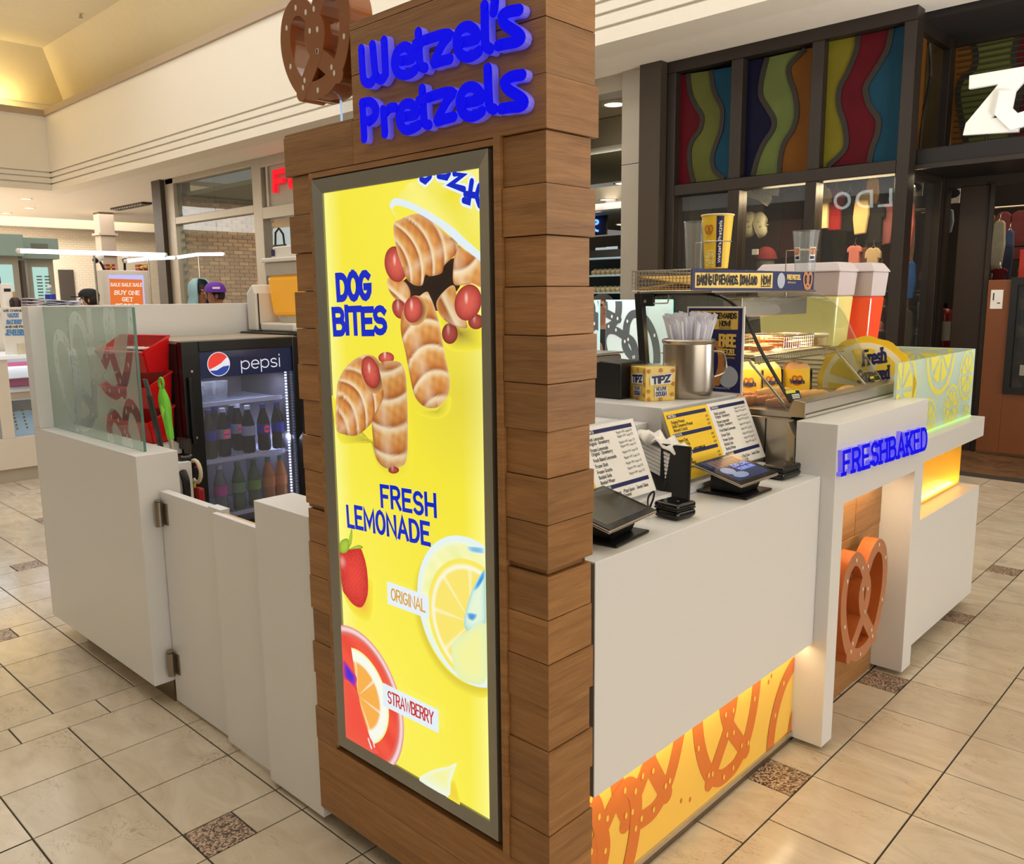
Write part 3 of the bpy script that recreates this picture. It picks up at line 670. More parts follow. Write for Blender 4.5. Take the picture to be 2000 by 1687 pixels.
for paths in LT:
    m = MB(); ms = MB()
    for k, P in enumerate(paths):
        pts = [hit(x, y, 1, TYF-.02) for x, y in zl(P)]
        P2 = [(p.x, p.z) for p in smooth_path([Vector((p.x, p.z, 0)) for p in pts], 4)] if False else [(q.x, q.y) for q in smooth_path([Vector((p.x, p.z, 0)) for p in pts], 4)]
        strokes_into(m, [P2], .0222, lambda x, y: Vector((x, TYF-.0212-.0003*k, y)), .0015, (0, -1, 0), True)
        strokes_into(ms, [P2], .0226, lambda x, y: Vector((x, TYF-.002, y)), .0175, (0, -1, 0), True)
    lo = obj('letter', m, BLUE_E, TW); obj('letter_side', ms, BLUE_S, lo)
# ---- lit poster box
LB = thing('poster_light_box', 'backlit yellow menu poster in a grey metal frame on the oak tower', 'poster', (-1.6, TYF, .31))
FRM = mat('grey_frame', rgb(150, 148, 140), .38, metal=.6)
FX0, FX1, FZ0, FZ1 = -1.931, -1.2785, .315, 1.905; PX0, PX1, PZ0, PZ1 = -1.8945, -1.3125, .35, 1.8695
def mitre(a, b, c, d):
    m = MB(); y0, y1 = TYF-.006, TYF+.012
    V = [(x, y1, z) for x, z in (a, b, c, d)]+[(a[0], y0, a[1]), (b[0], y0, b[1]), (c[0], y0+.006, c[1]), (d[0], y0+.006, d[1])]
    return m.add(V, [(0,3,2,1),(4,5,6,7),(0,1,5,4),(1,2,6,5),(2,3,7,6),(3,0,4,7)])
o4 = [(FX0,FZ0),(FX1,FZ0),(FX1,FZ1),(FX0,FZ1)]; i4 = [(PX0,PZ0),(PX1,PZ0),(PX1,PZ1),(PX0,PZ1)]
for k in range(4): obj('frame_bar', mitre(o4[k], o4[(k+1) % 4], i4[(k+1) % 4], i4[k]), FRM, LB)
obj('back_box', MB().box(FX0+.002, FX1-.002, TYF+.0125, TYF+.019, FZ0+.002, FZ1-.002), mat('box_black', rgb(24, 22, 20), .6), LB)
# ---- left partition with glass, wing wall
PL = thing('corner_partition', 'white low partition with a sloping shadow under it, left of the gate', 'partition', (-3.7, 1.3, 0))
obj('body', MB().box(-4.30, -3.16, 1.267, 1.43, .095, 1.02), WHITE, PL, bevel=.002)
obj('kick', MB().box(-4.1, -3.168, 1.346, 1.42, 0, .095), KICK, PL)
WW = thing('wing_wall', 'tall white wing wall at the left end of the kiosk behind the etched glass', 'partition', (-4.25, 2, 0))
obj('panel', MB().box(-4.30, -4.212, 1.267, 1.43, 1.0205, 1.58).box(-4.30, -4.212, 1.431, 3.3, .08, 1.58), WHITE, WW, bevel=.002)
obj('kick', MB().box(-4.28, -4.23, 1.45, 3.25, 0, .08), KICK, WW)
obj('inner_ledge', MB().box(-4.21, -3.20, 1.4305, 1.5, .2, .96), WHITE, WW)
EG = thing('etched_glass_panel', 'etched green glass screen with pale pretzel shapes on the white partition', 'glass panel', (-3.7, 1.335, 1.02))
obj('pane', MB().box(-4.208, -3.228, 1.327, 1.337, 1.0205, 1.574), glassmat('etched_pane', (.84, .92, .89, 1), .0, .03), EG)
obj('edge', MB().box(-3.2279, -3.2255, 1.327, 1.337, 1.0205, 1.574).box(-4.208, -3.228, 1.327, 1.337, 1.5742, 1.576), mat('glass_edge', rgb(88, 128, 116), .2), EG)
def pretzel_paths(n=8):
    """centre lines of a pretzel in a unit box"""
    H = [(.80,.08),(.66,.22),(.52,.37),(.435,.52),(.43,.66),(.53,.80),(.64,.93),(.78,.985),(.92,.90),(.985,.68),(.95,.42),(.83,.18),(.66,.055),(.5,.03)]
    H += [(1-x, y) for x, y in H[-2::-1]]
    return [[(p.x, p.y) for p in smooth_path([(x, y, 0) for x, y in H], n)]]
def pretzel_on(mb, o, u, v, sx, sy, wt, rot=0.0, depth=0.0, clip=None, n=None, lift=.0008, rnd=True):
    o = Vector(o); u = Vector(u); v = Vector(v); nn = u.cross(v).normalized(); cs, sn = math.cos(rot), math.sin(rot)
    PP = []
    for P in pretzel_paths():
        Q = []
        for x, y in P:
            a, b = (x-.5)*sx, (y-.5)*sy; Q.append((a*cs-b*sn, a*sn+b*cs))
        PP.append(Q)
    def fm(x, y):
        if clip: x = min(max(x, clip[0]), clip[1]); y = min(max(y, clip[2]), clip[3])
        return o+u*x+v*y+nn*lift
    strokes_into(mb, PP, wt, fm, depth, nn, rnd)
def salt_on(mb, o, u, v, sx, sy, rot, n, r, lift, clip=None, seed=1, depth=0):
    rr = random.Random(seed); P = pretzel_paths(6)[0]; nn = Vector(u).cross(Vector(v)).normalized(); cs, sn = math.cos(rot), math.sin(rot)
    for i in range(n):
        x, y = P[int((i+.5)*len(P)/n) % len(P)]; x += rr.uniform(-.03, .03); y += rr.uniform(-.02, .02)
        a, b = (x-.5)*sx, (y-.5)*sy; a, b = a*cs-b*sn, a*sn+b*cs
        if clip and not (clip[0]+r < a < clip[1]-r and clip[2]+r < b < clip[3]-r): continue
        c = Vector(o)+Vector(u)*a+Vector(v)*b+nn*lift; q = []
        for k in range(9):
            t = 2*math.pi*k/9; q.append(c+Vector(u)*(r*.75*math.cos(t))+Vector(v)*(r*1.2*math.sin(t)))
        if depth: mb.add([p+nn*depth for p in q]+q, [tuple(range(9))]+[(k, 9+k, 9+(k+1) % 9, (k+1) % 9) for k in range(9)])
        else: mb.add(q, [tuple(range(9))])
ET = mat('etched_print', rgb(206, 210, 200), .6)
import numpy as np
def film_grid(x0, x1, z0, z1, shapes, step, wt):
    """per-cell frosting of an etched film: 1 frosted, 0 clear"""
    nx_, nz_ = int((x1-x0)/step), int((z1-z0)/step)
    X, Z = np.meshgrid(np.linspace(x0, x1, nx_+1), np.linspace(z0, z1, nz_+1)); K = np.ones_like(X)
    for cx, cz, sx, sy, rt, salt in shapes:
        P = np.array(pretzel_paths(5)[0]); a = (P[:, 0]-.5)*sx; b = (P[:, 1]-.5)*sy; c, s_ = math.cos(rt), math.sin(rt)
        px, pz = cx+a*c-b*s_, cz+a*s_+b*c; D = np.full_like(X, 9.)
        for i in range(len(px)-1):
            dx, dz = px[i+1]-px[i], pz[i+1]-pz[i]; t = np.clip(((X-px[i])*dx+(Z-pz[i])*dz)/(dx*dx+dz*dz+1e-9), 0, 1)
            D = np.minimum(D, np.hypot(X-px[i]-t*dx, Z-pz[i]-t*dz))
        K = np.minimum(K, np.clip((D-wt/2)/step+.5, 0, 1))
        for i in range(3, len(px), 7): K = np.maximum(K, np.clip((.009-np.hypot((X-px[i])*1.2, (Z-pz[i])*.8))/step+.5, 0, 1)*(salt))
    return X, Z, K, nx_, nz_
def film(name, x0, x1, z0, z1, y, shapes, m, parent, step=.004, wt=.055):
    X, Z, K, nx_, nz_ = film_grid(x0, x1, z0, z1, shapes, step, wt)
    V = [(float(x), y, float(z)) for x, z in zip(X.ravel(), Z.ravel())]; n = nx_+1
    F = [(j*n+i, j*n+i+1, (j+1)*n+i+1, (j+1)*n+i) for j in range(nz_) for i in range(nx_)]
    mb = MB().add(V, F, [(float(k),)*3 for k in K.ravel()]); return obj(name, mb, m, parent)
def filmmat(name, tint, op):
    m = bpy.data.materials.new(name); m.use_nodes = True; N = m.node_tree.nodes; L = m.node_tree.links; N.clear()
    o = N.new('ShaderNodeOutputMaterial'); t = N.new('ShaderNodeBsdfTransparent'); d = N.new('ShaderNodeBsdfDiffuse'); d.inputs[0].default_value = tint
    tr = N.new('ShaderNodeBsdfTranslucent'); tr.inputs[0].default_value = tint; ad = N.new('ShaderNodeMixShader'); L.new(d.outputs[0], ad.inputs[1]); L.new(tr.outputs[0], ad.inputs[2])
    a = N.new('ShaderNodeVertexColor'); a.layer_name = 'Col'; ml = N.new('ShaderNodeMath'); ml.operation = 'MULTIPLY'; ml.inputs[1].default_value = op
    L.new(a.outputs['Color'], ml.inputs[0]); mx = N.new('ShaderNodeMixShader'); L.new(ml.outputs[0], mx.inputs[0]); L.new(t.outputs[0], mx.inputs[1]); L.new(ad.outputs[0], mx.inputs[2]); L.new(mx.outputs[0], o.inputs[0]); return m
film('pretzel_etching', -4.206, -3.23, 1.0215, 1.573, 1.3262, ((-3.86, 1.28, .42, .46, .35, .9), (-3.46, 1.47, .42, .5, -.15, .9), (-3.36, .98, .34, .4, .3, .9)), filmmat('etch_film', rgb(196, 208, 200), .52), EG)
# ---- swing gate and post
GT = thing('swing_gate', 'low white two-panel swing gate on steel hinges', 'gate', (-2.75, 1.34, 0))
obj('panel', MB().box(-3.147, -2.672, 1.343, 1.378, .015, .875), WHITE, GT, bevel=.002)
obj('panel', MB().box(-2.69, -2.353, 1.322, 1.3425, .02, .872), WHITE, GT, bevel=.002)
obj('raw_edge', MB().box(-2.66, -2.353, 1.343, 1.36, .8, .868), mat('raw_ply', rgb(206, 176, 136), .7), GT)
obj('top_notch', MB().box(-2.76, -2.672, 1.3425, 1.378, .8755, .88), WHITE, GT)
for z in (.79, .18):
    h = MB().cyl((-3.128, 1.324, z-.048), (-3.128, 1.324, z+.048), .0155, seg=16).cyl((-3.128, 1.324, z+.05), (-3.128, 1.324, z+.056), .013, seg=16).box(-3.118, -3.09, 1.338, 1.3428, z-.042, z+.042)
    obj('hinge', h, mat('satin_steel', rgb(150, 140, 126), .3, metal=.9), GT)
PT = tag(obj('gate_post', MB().box(-2.357, -2.048, 1.297, 1.44, .02, .975), WHITE, bevel=.002), 'white boxed post between the low gate and the oak tower', 'post')
tag(obj('back_partition', MB().box(-2.04, -1.25, 1.447, 1.4775, .02, .97), WHITE), 'white back panel closing the space behind the oak tower', 'partition')
# ---- front counter
CT = thing('service_counter', 'long white service counter above a glowing yellow pretzel panel', 'counter', (-1.4, 2.1, 0))
obj('body', MB().box(-1.9, -1.141, 1.478, 2.714, .395, .99), WHITE, CT, bevel=.002)
obj('edge_strip', MB().box(-1.16, -1.1425, 1.4765, 1.4779, .398, .985), mat('edge_grey', rgb(140, 134, 126), .4), CT)
YELP = mat('yellow_print', rgb(252, 204, 88), .35, noise=.03)
yp = obj('pretzel_panel', MB().box(-1.25, -1.205, 1.46, 2.714, .045, .395), YELP, CT)
ORP = mat('orange_print', rgb(224, 122, 50), .4)
om = MB(); sm = MB(); O = Vector((-1.205, 1.46, .045)); cl = lambda cy, cz: (1.461-cy, 2.713-cy, .046-cz, .394-cz)
for k, (cy, cz, sx, sy, rt) in enumerate(((1.81, .375, .34, .46, -.05), (2.25, .30, .385, .46, .04), (2.74, .06, .42, .40, -.7), (1.56, .10, .34, .46, -.25))):
    o = Vector((-1.2045, cy, cz)); pretzel_on(om, o, *YF, sx, sy, .055, rt, clip=cl(cy, cz), lift=.0002+.0004*k)
    salt_on(sm, o, *YF, sx, sy, rt, 22, .008, .0026, cl(cy, cz), k)
for cy, cz in ((1.98, .12), (2.03, .1), (2.52, .3), (2.54, .315), (2.44, .28)):
    o = Vector((-1.2043, cy, cz)); om.add([o+Vector((0, .006*math.cos(t), .009*math.sin(t))) for t in [k*.7 for k in range(9)]], [tuple(range(9))])
obj('pretzel_print', om, ORP, yp); obj('salt_print', sm, YELP, yp)['kind'] = 'stuff'
obj('kick_rail', MB().box(-1.25, -1.1985, 1.46, 2.714, .03, .0445), mat('kick_rail', rgb(190, 178, 158), .35, metal=.6), CT)
obj('kick', MB().box(-1.27, -1.207, 1.47, 2.714, 0, .0295), KICK, CT)
area('counter_underlight', (-1.172, 2.1, .388), (.03, 1.2), 1.1, (1, .80, .48), (0, 0, 0))
# raised ledge behind the menus
LG = thing('menu_ledge', 'white stepped ledge on the counter carrying the tip box and straws', 'ledge', (-1.75, 2.2, .99))
obj('low_step', MB().box(-2.1, -1.53, 1.48, 2.255, .991, 1.19), WHITE, LG, bevel=.002)
obj('high_step', MB().box(-2.1, -1.478, 2.256, 2.745, .991, 1.241), WHITE, LG, bevel=.002)
obj('foot', MB().box(-1.53, -1.335, 1.48, 2.70, .991, 1.014), WHITE, LG)
# ---- FRESH BAKED block
FBX = -1.092
AR = thing('arch_block', 'white portal block lettered in blue with a wood-lined niche', 'counter', (-1.2, 3.17, 0))
obj('portal', MB().prism([(2.715, .02), (2.80, .02), (2.80, .885), (3.515, .885), (3.515, .02), (3.618, .02), (3.618, 1.17), (2.715, 1.17)], (-1.235, 0, 0), *YF, 1.235+FBX), WHITE, AR, bevel=.002)
obj('inner_wall', MB().box(-1.26, -1.2355, 2.80, 3.617, .02, 1.16), WHITE, AR)
for r, (z0, z1) in enumerate(((.004, .22), (.222, .436), (.438, .652), (.654, .884))):
    for y0, y1 in (((2.805, 3.19), (3.192, 3.512)), ((2.805, 2.98), (2.982, 3.512)), ((2.805, 3.3), (3.302, 3.512)), ((2.805, 3.24), (3.242, 3.512)))[r]:
        obj('plank', MB().box(-1.2345, -1.215-random.uniform(0, .006), y0, y1, z0, z1), OAK, AR, bevel=.0012)
lt = layout('FRESH BAKED', .2)
def yz(p): q = hit(p[0], p[1], 0, FBX+.016); return q
L0 = [(1646, 880), (1811, 832), (1811, 878), (1646, 930)]
q = [yz(p) for p in L0]
fbl = MB()
fs = write('letter', 'FRESHBAKED', q, .15, BLUE_E, AR, depth=.0012, each=True, slab=.16, gap=.30, lift=.0, part='letter')
q2 = [p-Vector((.016, 0, 0)) for p in q]
ls = write('x', 'FRESHBAKED', q2, .155, BLUE_S, None, depth=.0155, each=True, slab=.16, gap=.30, lift=.0, part='letter_side')
for a, b in zip(fs, ls): b.parent = a; b.matrix_parent_inverse = MWI(a)
for a0, a1 in ((.20, .285), (.80, .88)):
    qa = lambda t, h: q[3]+(q[2]-q[3])*t+(q[0]-q[3])*h
    obj('letter_bar', MB().add([qa(a0, -.02), qa(a1, -.02), qa(a1, .06), qa(a0, .06)]+[p-Vector((.016, 0, 0)) for p in (qa(a0, -.02), qa(a1, -.02), qa(a1, .06), qa(a0, .06))], [(0,1,2,3),(7,6,5,4),(0,4,5,1),(1,5,6,2),(2,6,7,3),(3,7,4,0)]), BLUE_E, AR)
area('niche_light', (-1.165, 3.16, .879), (.05, .5), 1.6, (1, .74, .42))
# the big pretzel emblem, standing clear of the boards
PB = mat('pretzel_bronze', rgb(206, 134, 92), .18, metal=.55)
PE = mat('pretzel_edge', rgb(196, 104, 50), .25)
SALT = mat('salt_white', rgb(232, 224, 206), .3)
def pretzel_emblem(name, label, o, u, v, sx, sy, wt, depth, rot=0.0, rods=()):
    o = Vector(o); n = Vector(u).cross(Vector(v)).normalized()
    t = thing(name, label, 'pretzel sign', o)
    a = MB(); pretzel_on(a, o, u, v, sx, sy, wt, rot, depth, lift=-depth); obj('body', a, PE, t)
    b = MB(); pretzel_on(b, o, u, v, sx, sy, wt*.985, rot, .002, lift=.0001); obj('face', b, PB, t)
    c = MB(); salt_on(c, o, u, v, sx, sy, rot, 17, wt*.13, .0024, depth=.0015, seed=5); obj('salt_grains', c, SALT, t)['kind'] = 'stuff'
    for p0, p1, r in rods: obj('standoff_rod', MB().cyl(p0, p1, r, seg=12), mat('rod_steel', rgb(186, 170, 146), .3, metal=.8), t, smooth=True)
    return t
e0 = hit(1683, 1180, 0, -1.13)
pretzel_emblem('pretzel_emblem', 'glossy brown pretzel emblem with white salt in the wood-lined niche', (-1.13, hit(1687, 1178, 0, -1.13).y, hit(1687, 1178, 0, -1.13).z), *YF, hit(1731, 1178, 0, -1.13).y-hit(1643, 1178, 0, -1.13).y-.05, .42, .052, .05, .0, [((-1.21, 3.09, .54), (-1.16, 3.09, .54), .009), ((-1.21, 2.93, .2), (-1.16, 2.93, .2), .009)])
# ---- right-hand low counter with shelf, orange panel and lemon glass
RC = thing('lemonade_counter', 'white end counter with a shelf over a glowing orange panel', 'counter', (-1.3, 4.1, 0))
RX = -1.12
obj('lower_box', MB().box(-1.36, RX, 3.62, 4.6, .07, .635), WHITE, RC, bevel=.002)
obj('shelf', MB().box(-1.6, RX, 3.62, 4.6, .888, .985), WHITE, RC, bevel=.002)
ORG = mat('orange_acrylic', rgb(250, 186, 60), .3, noise=.05, nscale=30)
obj('orange_panel', MB().box(-1.24, -1.205, 3.62, 4.56, .6355, .8875), ORG, RC)
obj('rear_carcass', MB().box(-1.8, -1.365, 3.62, 4.56, .05, .885), WHITE, RC)
obj('kick', MB().box(-1.40, -1.23, 3.62, 4.5, 0, .069), KICK, RC)
area('orange_glow', (-1.17, 4.1, .643), (.03, .9), 1.6, (1, .72, .3), (math.pi, 0, 0))
LGL = thing('lemon_glass_screen', 'greenish glass screen printed with yellow lemon slices', 'glass panel', (-1.3, 4.1, .985))
LP = glassmat('lemon_pane', (.84, .96, .90, 1), .02, .5)
p1 = obj('front_pane', MB().prism([(3.5, 1.172), (3.625, 1.172), (3.625, .986), (4.57, .986), (4.57, 1.318), (3.5, 1.318)], (-1.19, 0, 0), *YF, .01), LP, LGL)
p2 = obj('end_pane', MB().box(-1.72, -1.192, 4.56, 4.57, .986, 1.318), LP, LGL)
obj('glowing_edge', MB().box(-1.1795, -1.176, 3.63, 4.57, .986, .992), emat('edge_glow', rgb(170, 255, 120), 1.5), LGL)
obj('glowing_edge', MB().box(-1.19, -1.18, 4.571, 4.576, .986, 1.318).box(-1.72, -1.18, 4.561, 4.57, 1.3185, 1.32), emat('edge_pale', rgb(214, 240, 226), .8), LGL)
LEM = mat('lemon_print', rgb(216, 208, 84), .5, emit=rgb(200, 190, 60), estr=.12)
def lemon_on(mb, o, u, v, r, clip, lift, asp=1.0, col=None):
    u = Vector(u); v = Vector(v); n = u.cross(v); o = Vector(o)
    def fm(x, y): return o+u*min(max(x, clip[0]), clip[1])+v*min(max(y, clip[2]), clip[3])+n*lift
    strokes_into(mb, [[(r*math.cos(t), r*asp*math.sin(t)) for t in [2*math.pi*i/28 for i in range(29)]]], r*.13, fm, 0, n, col=col)
    for k in range(8):
        a0 = 2*math.pi*k/8+.09; a1 = 2*math.pi*(k+1)/8-.09; P = [(r*.12*math.cos((a0+a1)/2), r*asp*.12*math.sin((a0+a1)/2))]
        P += [(r*.76*math.cos(a0+(a1-a0)*i/5), r*asp*.76*math.sin(a0+(a1-a0)*i/5)) for i in range(6)]
        mb.add([fm(*p) for p in P], [tuple(range(len(P)))], col)
lm = MB()
for cy, cz, r in ((3.56, 1.20, .17), (4.05, 1.34, .19), (4.47, 1.20, .12), (3.92, 1.03, .10), (4.25, 1.06, .105), (4.5, 1.0, .05), (3.70, .99, .06)):
    lemon_on(lm, (-1.18, cy, cz), *YF, r, (3.502-cy, 4.568-cy, .99-cz, 1.316-cz), .0006)
obj('lemon_print', lm, LEM, p1)
lm2 = MB()
for cx, cz, r in ((-1.45, 1.3, .16), (-1.65, 1.1, .12)): lemon_on(lm2, (cx, 4.56, cz), *XF, r, (-1.715-cx, -1.195-cx, .99-cz, 1.316-cz), .0006)
obj('lemon_print', lm2, LEM, p2)
# round lemon board
LBD = thing('lemonade_board', 'round yellow lemon-slice board lettered in navy behind the glass case', 'sign', (-1.42, 3.78, .99))
_lb = hit(1689, 752, 1, 3.70); cy, cz, R0 = _lb.x, _lb.z, .212
def disc(mb, r, y, wob=0, n=60, lo=.988-cz):
    mb.prism([(r*(1+wob*math.sin(13*2*math.pi*i/n))*math.cos(2*math.pi*i/n), max(lo, r*(1+wob*math.sin(13*2*math.pi*i/n))*math.sin(2*math.pi*i/n))) for i in range(n)], (cy, y, cz), *XF, .003)
YB_ = 3.70
m = MB(); disc(m, R0, YB_, .018); obj('board', m, mat('board_yellow', rgb(246, 206, 40), .5), LBD)
m = MB(); disc(m, R0*.87, YB_-.0035); obj('pith_print', m, mat('board_white', rgb(244, 238, 220), .5), LBD)
m = MB()
for k in range(7):
    a0 = 2*math.pi*k/7+.12+.3; a1 = 2*math.pi*(k+1)/7-.12+.3
    P = [(R0*.1*math.cos((a0+a1)/2), R0*.1*math.sin((a0+a1)/2))]+[(R0*.76*math.cos(a0+(a1-a0)*i/6), max(.99-cz, R0*.76*math.sin(a0+(a1-a0)*i/6))) for i in range(7)]
    m.prism(P, (cy, YB_-.007, cz), *XF, .001)
obj('slice_print', m, mat('board_slice', rgb(240, 212, 70), .5), LBD)
NAVY = mat('navy_ink', rgb(28, 34, 92), .5)
for s_, L0 in (('Fresh', [(1684, 684), (1732, 676), (1732, 708), (1684, 716)]), ('Squeezed', [(1674, 722), (1738, 712), (1738, 740), (1674, 750)]), ('Lemonade', [(1668, 756), (1738, 748), (1738, 774), (1668, 784)])):
    write('lettering', s_, pq(L0, 1, YB_-.0085), .15, NAVY, LBD, slab=.09, gap=.18)
# ================================================================ THE POSTER PRINT (flat, backlit)
PRN = vcmat('poster_backlit', 1.0, .12)
PYB = TYF+.0055
def ppt(p): h = hit(p[0], p[1], 1, TYF); return Vector((min(max(h.x, PX0+.0005), PX1-.0005), h.z if PZ0 < h.z < PZ1 else min(max(h.z, PZ0+.0005), PZ1-.0005)))
def P5(x, y): return (600+x/3.245, 280+y/3.245)
def P6(x, y): return (600+x/3.245, 780+y/3.245)
def P7(x, y): return (600+x/3.327, 1180+y/3.327)
def P8(x, y): return (560+x/3.465, 1200+y/3.465)
def mixc(a, b, t): t = min(max(t, 0), 1); return tuple(a[i]+(b[i]-a[i])*t for i in range(3))
def C3(r, g, b): return (lin(r), lin(g), lin(b))
_ly = [0]
def layer():
    _ly[0] += 1; return PYB-.00022*_ly[0]
bgm = MB(); nx, nz = 16, 44; V = []; Cc = []
for j in range(nz+1):
    for i in range(nx+1):
        a, b = i/nx, j/nz
        c = mixc(C3(247, 232, 62), C3(252, 240, 84), .5+.5*math.sin(a*3+b*5))
        e = max(0, 1-min(a, 1-a)*nx*.6); c = mixc(c, C3(255, 253, 150), e*.8)  # edge glow of the light box painted into the colour
        d = math.hypot((a-.86)*.58, (b-.68)*1.5); c = mixc(c, C3(214, 196, 66), max(0, .55-d*2.4))
        V.append((PX0+(PX1-PX0)*a, PYB, PZ0+(PZ1-PZ0)*b)); Cc.append(c)
bgm.add(V, [(j*(nx+1)+i, j*(nx+1)+i+1, (j+1)*(nx+1)+i+1, (j+1)*(nx+1)+i) for j in range(nz) for i in range(nx)], [tuple(c) for c in Cc])
PRT = obj('print', bgm, PRN, LB)
def blob(name, pts, fn, rings=26, n=8, conv=P5, parent=None, smooth=True, mb=None):
    y = layer(); own = mb is None; m = mb or MB()
    Q = [ppt(conv(*p)) for p in pts]
    Q = smooth_path([Vector((q.x, q.y, 0)) for q in Q], n, True) if smooth else [Vector((q.x, q.y, 0)) for q in Q]
    c = sum(Q, Vector((0, 0, 0)))/len(Q); k = len(Q)
    Q = [Vector((min(max(q.x, PX0+.0005), PX1-.0005), min(max(q.y, PZ0+.0005), PZ1-.0005), 0)) for q in Q]
    V = [(c.x, y, c.y)]; Cl = [fn(c.x, c.y, 0.0, c)]; F = []
    for r in range(1, rings+1):
        t = r/rings
        for q in Q:
            p = c+(q-c)*t; V.append((p.x, y, p.y)); Cl.append(fn(p.x, p.y, t, c))
    for i in range(k): F.append((0, 1+(i+1) % k, 1+i))
    for r in range(rings-1):
        for i in range(k):
            a = 1+r*k+i; b = 1+r*k+(i+1) % k; F.append((a, b, b+k, a+k))
    m.add(V, F, [tuple(x) for x in Cl])
    return obj(name, m, PRN, PRT) if own else None
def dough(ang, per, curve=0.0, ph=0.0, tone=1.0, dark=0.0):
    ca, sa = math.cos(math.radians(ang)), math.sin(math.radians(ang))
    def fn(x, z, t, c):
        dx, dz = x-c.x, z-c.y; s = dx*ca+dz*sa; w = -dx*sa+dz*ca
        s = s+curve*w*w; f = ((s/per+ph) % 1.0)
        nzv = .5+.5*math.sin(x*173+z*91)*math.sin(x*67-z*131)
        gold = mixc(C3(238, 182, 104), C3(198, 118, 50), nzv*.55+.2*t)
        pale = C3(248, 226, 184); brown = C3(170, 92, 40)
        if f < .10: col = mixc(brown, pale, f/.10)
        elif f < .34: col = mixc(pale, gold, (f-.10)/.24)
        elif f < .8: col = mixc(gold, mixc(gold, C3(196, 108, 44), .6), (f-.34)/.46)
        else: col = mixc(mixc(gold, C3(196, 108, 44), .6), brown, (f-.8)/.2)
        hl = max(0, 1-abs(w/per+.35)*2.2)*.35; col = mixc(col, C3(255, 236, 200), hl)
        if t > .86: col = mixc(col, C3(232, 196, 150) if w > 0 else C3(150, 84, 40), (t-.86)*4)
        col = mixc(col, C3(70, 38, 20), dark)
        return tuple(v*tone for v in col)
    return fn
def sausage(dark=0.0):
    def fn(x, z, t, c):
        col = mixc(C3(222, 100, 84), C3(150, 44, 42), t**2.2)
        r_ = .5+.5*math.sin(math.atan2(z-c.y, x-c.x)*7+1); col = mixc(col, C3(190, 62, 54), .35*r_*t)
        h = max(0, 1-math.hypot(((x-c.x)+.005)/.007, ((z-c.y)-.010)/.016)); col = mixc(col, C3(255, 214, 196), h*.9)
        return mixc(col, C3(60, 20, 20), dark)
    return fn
def flat(c, edge=None):
    return lambda x, z, t, cc: mixc(c, edge, t**3) if edge else c
def ell(cx, cy, rx, ry, rot=0, n=14):
    cs, sn = math.cos(math.radians(rot)), math.sin(math.radians(rot))
    return [(cx+rx*math.cos(t)*cs-ry*math.sin(t)*sn, cy+rx*math.cos(t)*sn+ry*math.sin(t)*cs) for t in [2*math.pi*i/n for i in range(n)]]
def shade(pts, conv, c, a):
    blob('shadow_print', pts, lambda x, z, t, cc: mixc(c, C3(248, 234, 66), t**.8), 8, conv=conv)
YB2 = C3(248, 234, 66)
# cup of bites
shade([(830,1000),(960,1120),(1090,1170),(1105,1290),(1000,1320),(900,1310),(850,1240)], P5, C3(150, 128, 50), 0)
blob('cavity_print', [(600,870),(740,820),(930,720),(1000,740),(960,900),(870,1010),(800,1060),(740,960),(640,985)], flat(C3(34, 20, 14), C3(60, 36, 20)))
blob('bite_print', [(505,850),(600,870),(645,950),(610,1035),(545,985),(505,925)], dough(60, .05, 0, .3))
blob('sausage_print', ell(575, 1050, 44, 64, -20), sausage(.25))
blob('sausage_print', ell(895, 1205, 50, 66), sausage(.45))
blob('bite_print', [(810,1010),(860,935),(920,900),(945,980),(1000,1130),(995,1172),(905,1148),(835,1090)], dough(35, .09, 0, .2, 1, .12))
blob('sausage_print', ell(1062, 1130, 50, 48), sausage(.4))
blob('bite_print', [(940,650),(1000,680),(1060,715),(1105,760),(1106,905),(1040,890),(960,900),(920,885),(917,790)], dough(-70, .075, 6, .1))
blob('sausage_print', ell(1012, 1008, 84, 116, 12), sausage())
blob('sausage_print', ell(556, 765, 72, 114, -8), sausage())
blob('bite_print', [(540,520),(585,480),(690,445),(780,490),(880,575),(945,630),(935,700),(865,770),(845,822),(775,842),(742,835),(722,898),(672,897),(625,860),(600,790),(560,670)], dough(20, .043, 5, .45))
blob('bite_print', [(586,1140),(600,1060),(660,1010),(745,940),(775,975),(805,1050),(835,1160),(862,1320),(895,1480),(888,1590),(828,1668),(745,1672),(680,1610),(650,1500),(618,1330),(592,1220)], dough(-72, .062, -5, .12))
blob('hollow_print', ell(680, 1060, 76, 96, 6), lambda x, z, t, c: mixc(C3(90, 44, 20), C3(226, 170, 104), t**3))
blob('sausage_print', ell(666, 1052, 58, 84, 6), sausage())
# cup and its rim
blob('cup_print', [(555,350),(640,250),(720,205),(1090,150),(1104,200),(1104,690),(1000,610),(900,520),(760,430),(620,365)], lambda x, z, t, c: mixc(C3(240, 226, 62), C3(252, 244, 130), .5+.5*math.sin((x+z)*26)), smooth=False)
rim = MB(); yy = layer()
ra = [(520,400),(522,375),(555,347),(640,368),(760,428),(900,518),(1000,608),(1104,694)]; rb = [(575,490),(535,425),(560,392),(625,408),(700,442),(840,530),(960,640),(1104,748)]
A = smooth_path([Vector((*ppt(P5(*p)), 0)) for p in ra], 4); B = smooth_path([Vector((*ppt(P5(*p)), 0)) for p in rb], 4)
rim.add([(p.x, yy, p.y) for p in A]+[(p.x, yy, p.y) for p in B], [(len(A)+i, len(A)+i+1, i+1, i) for i in range(len(A)-1)], [C3(226, 240, 246)]*(2*len(A)))
obj('rim_print', rim, PRN, PRT)
INK = emat('poster_blue', rgb(0, 36, 196), 1.0); INKW = emat('poster_white', rgb(232, 242, 248), 1.0)
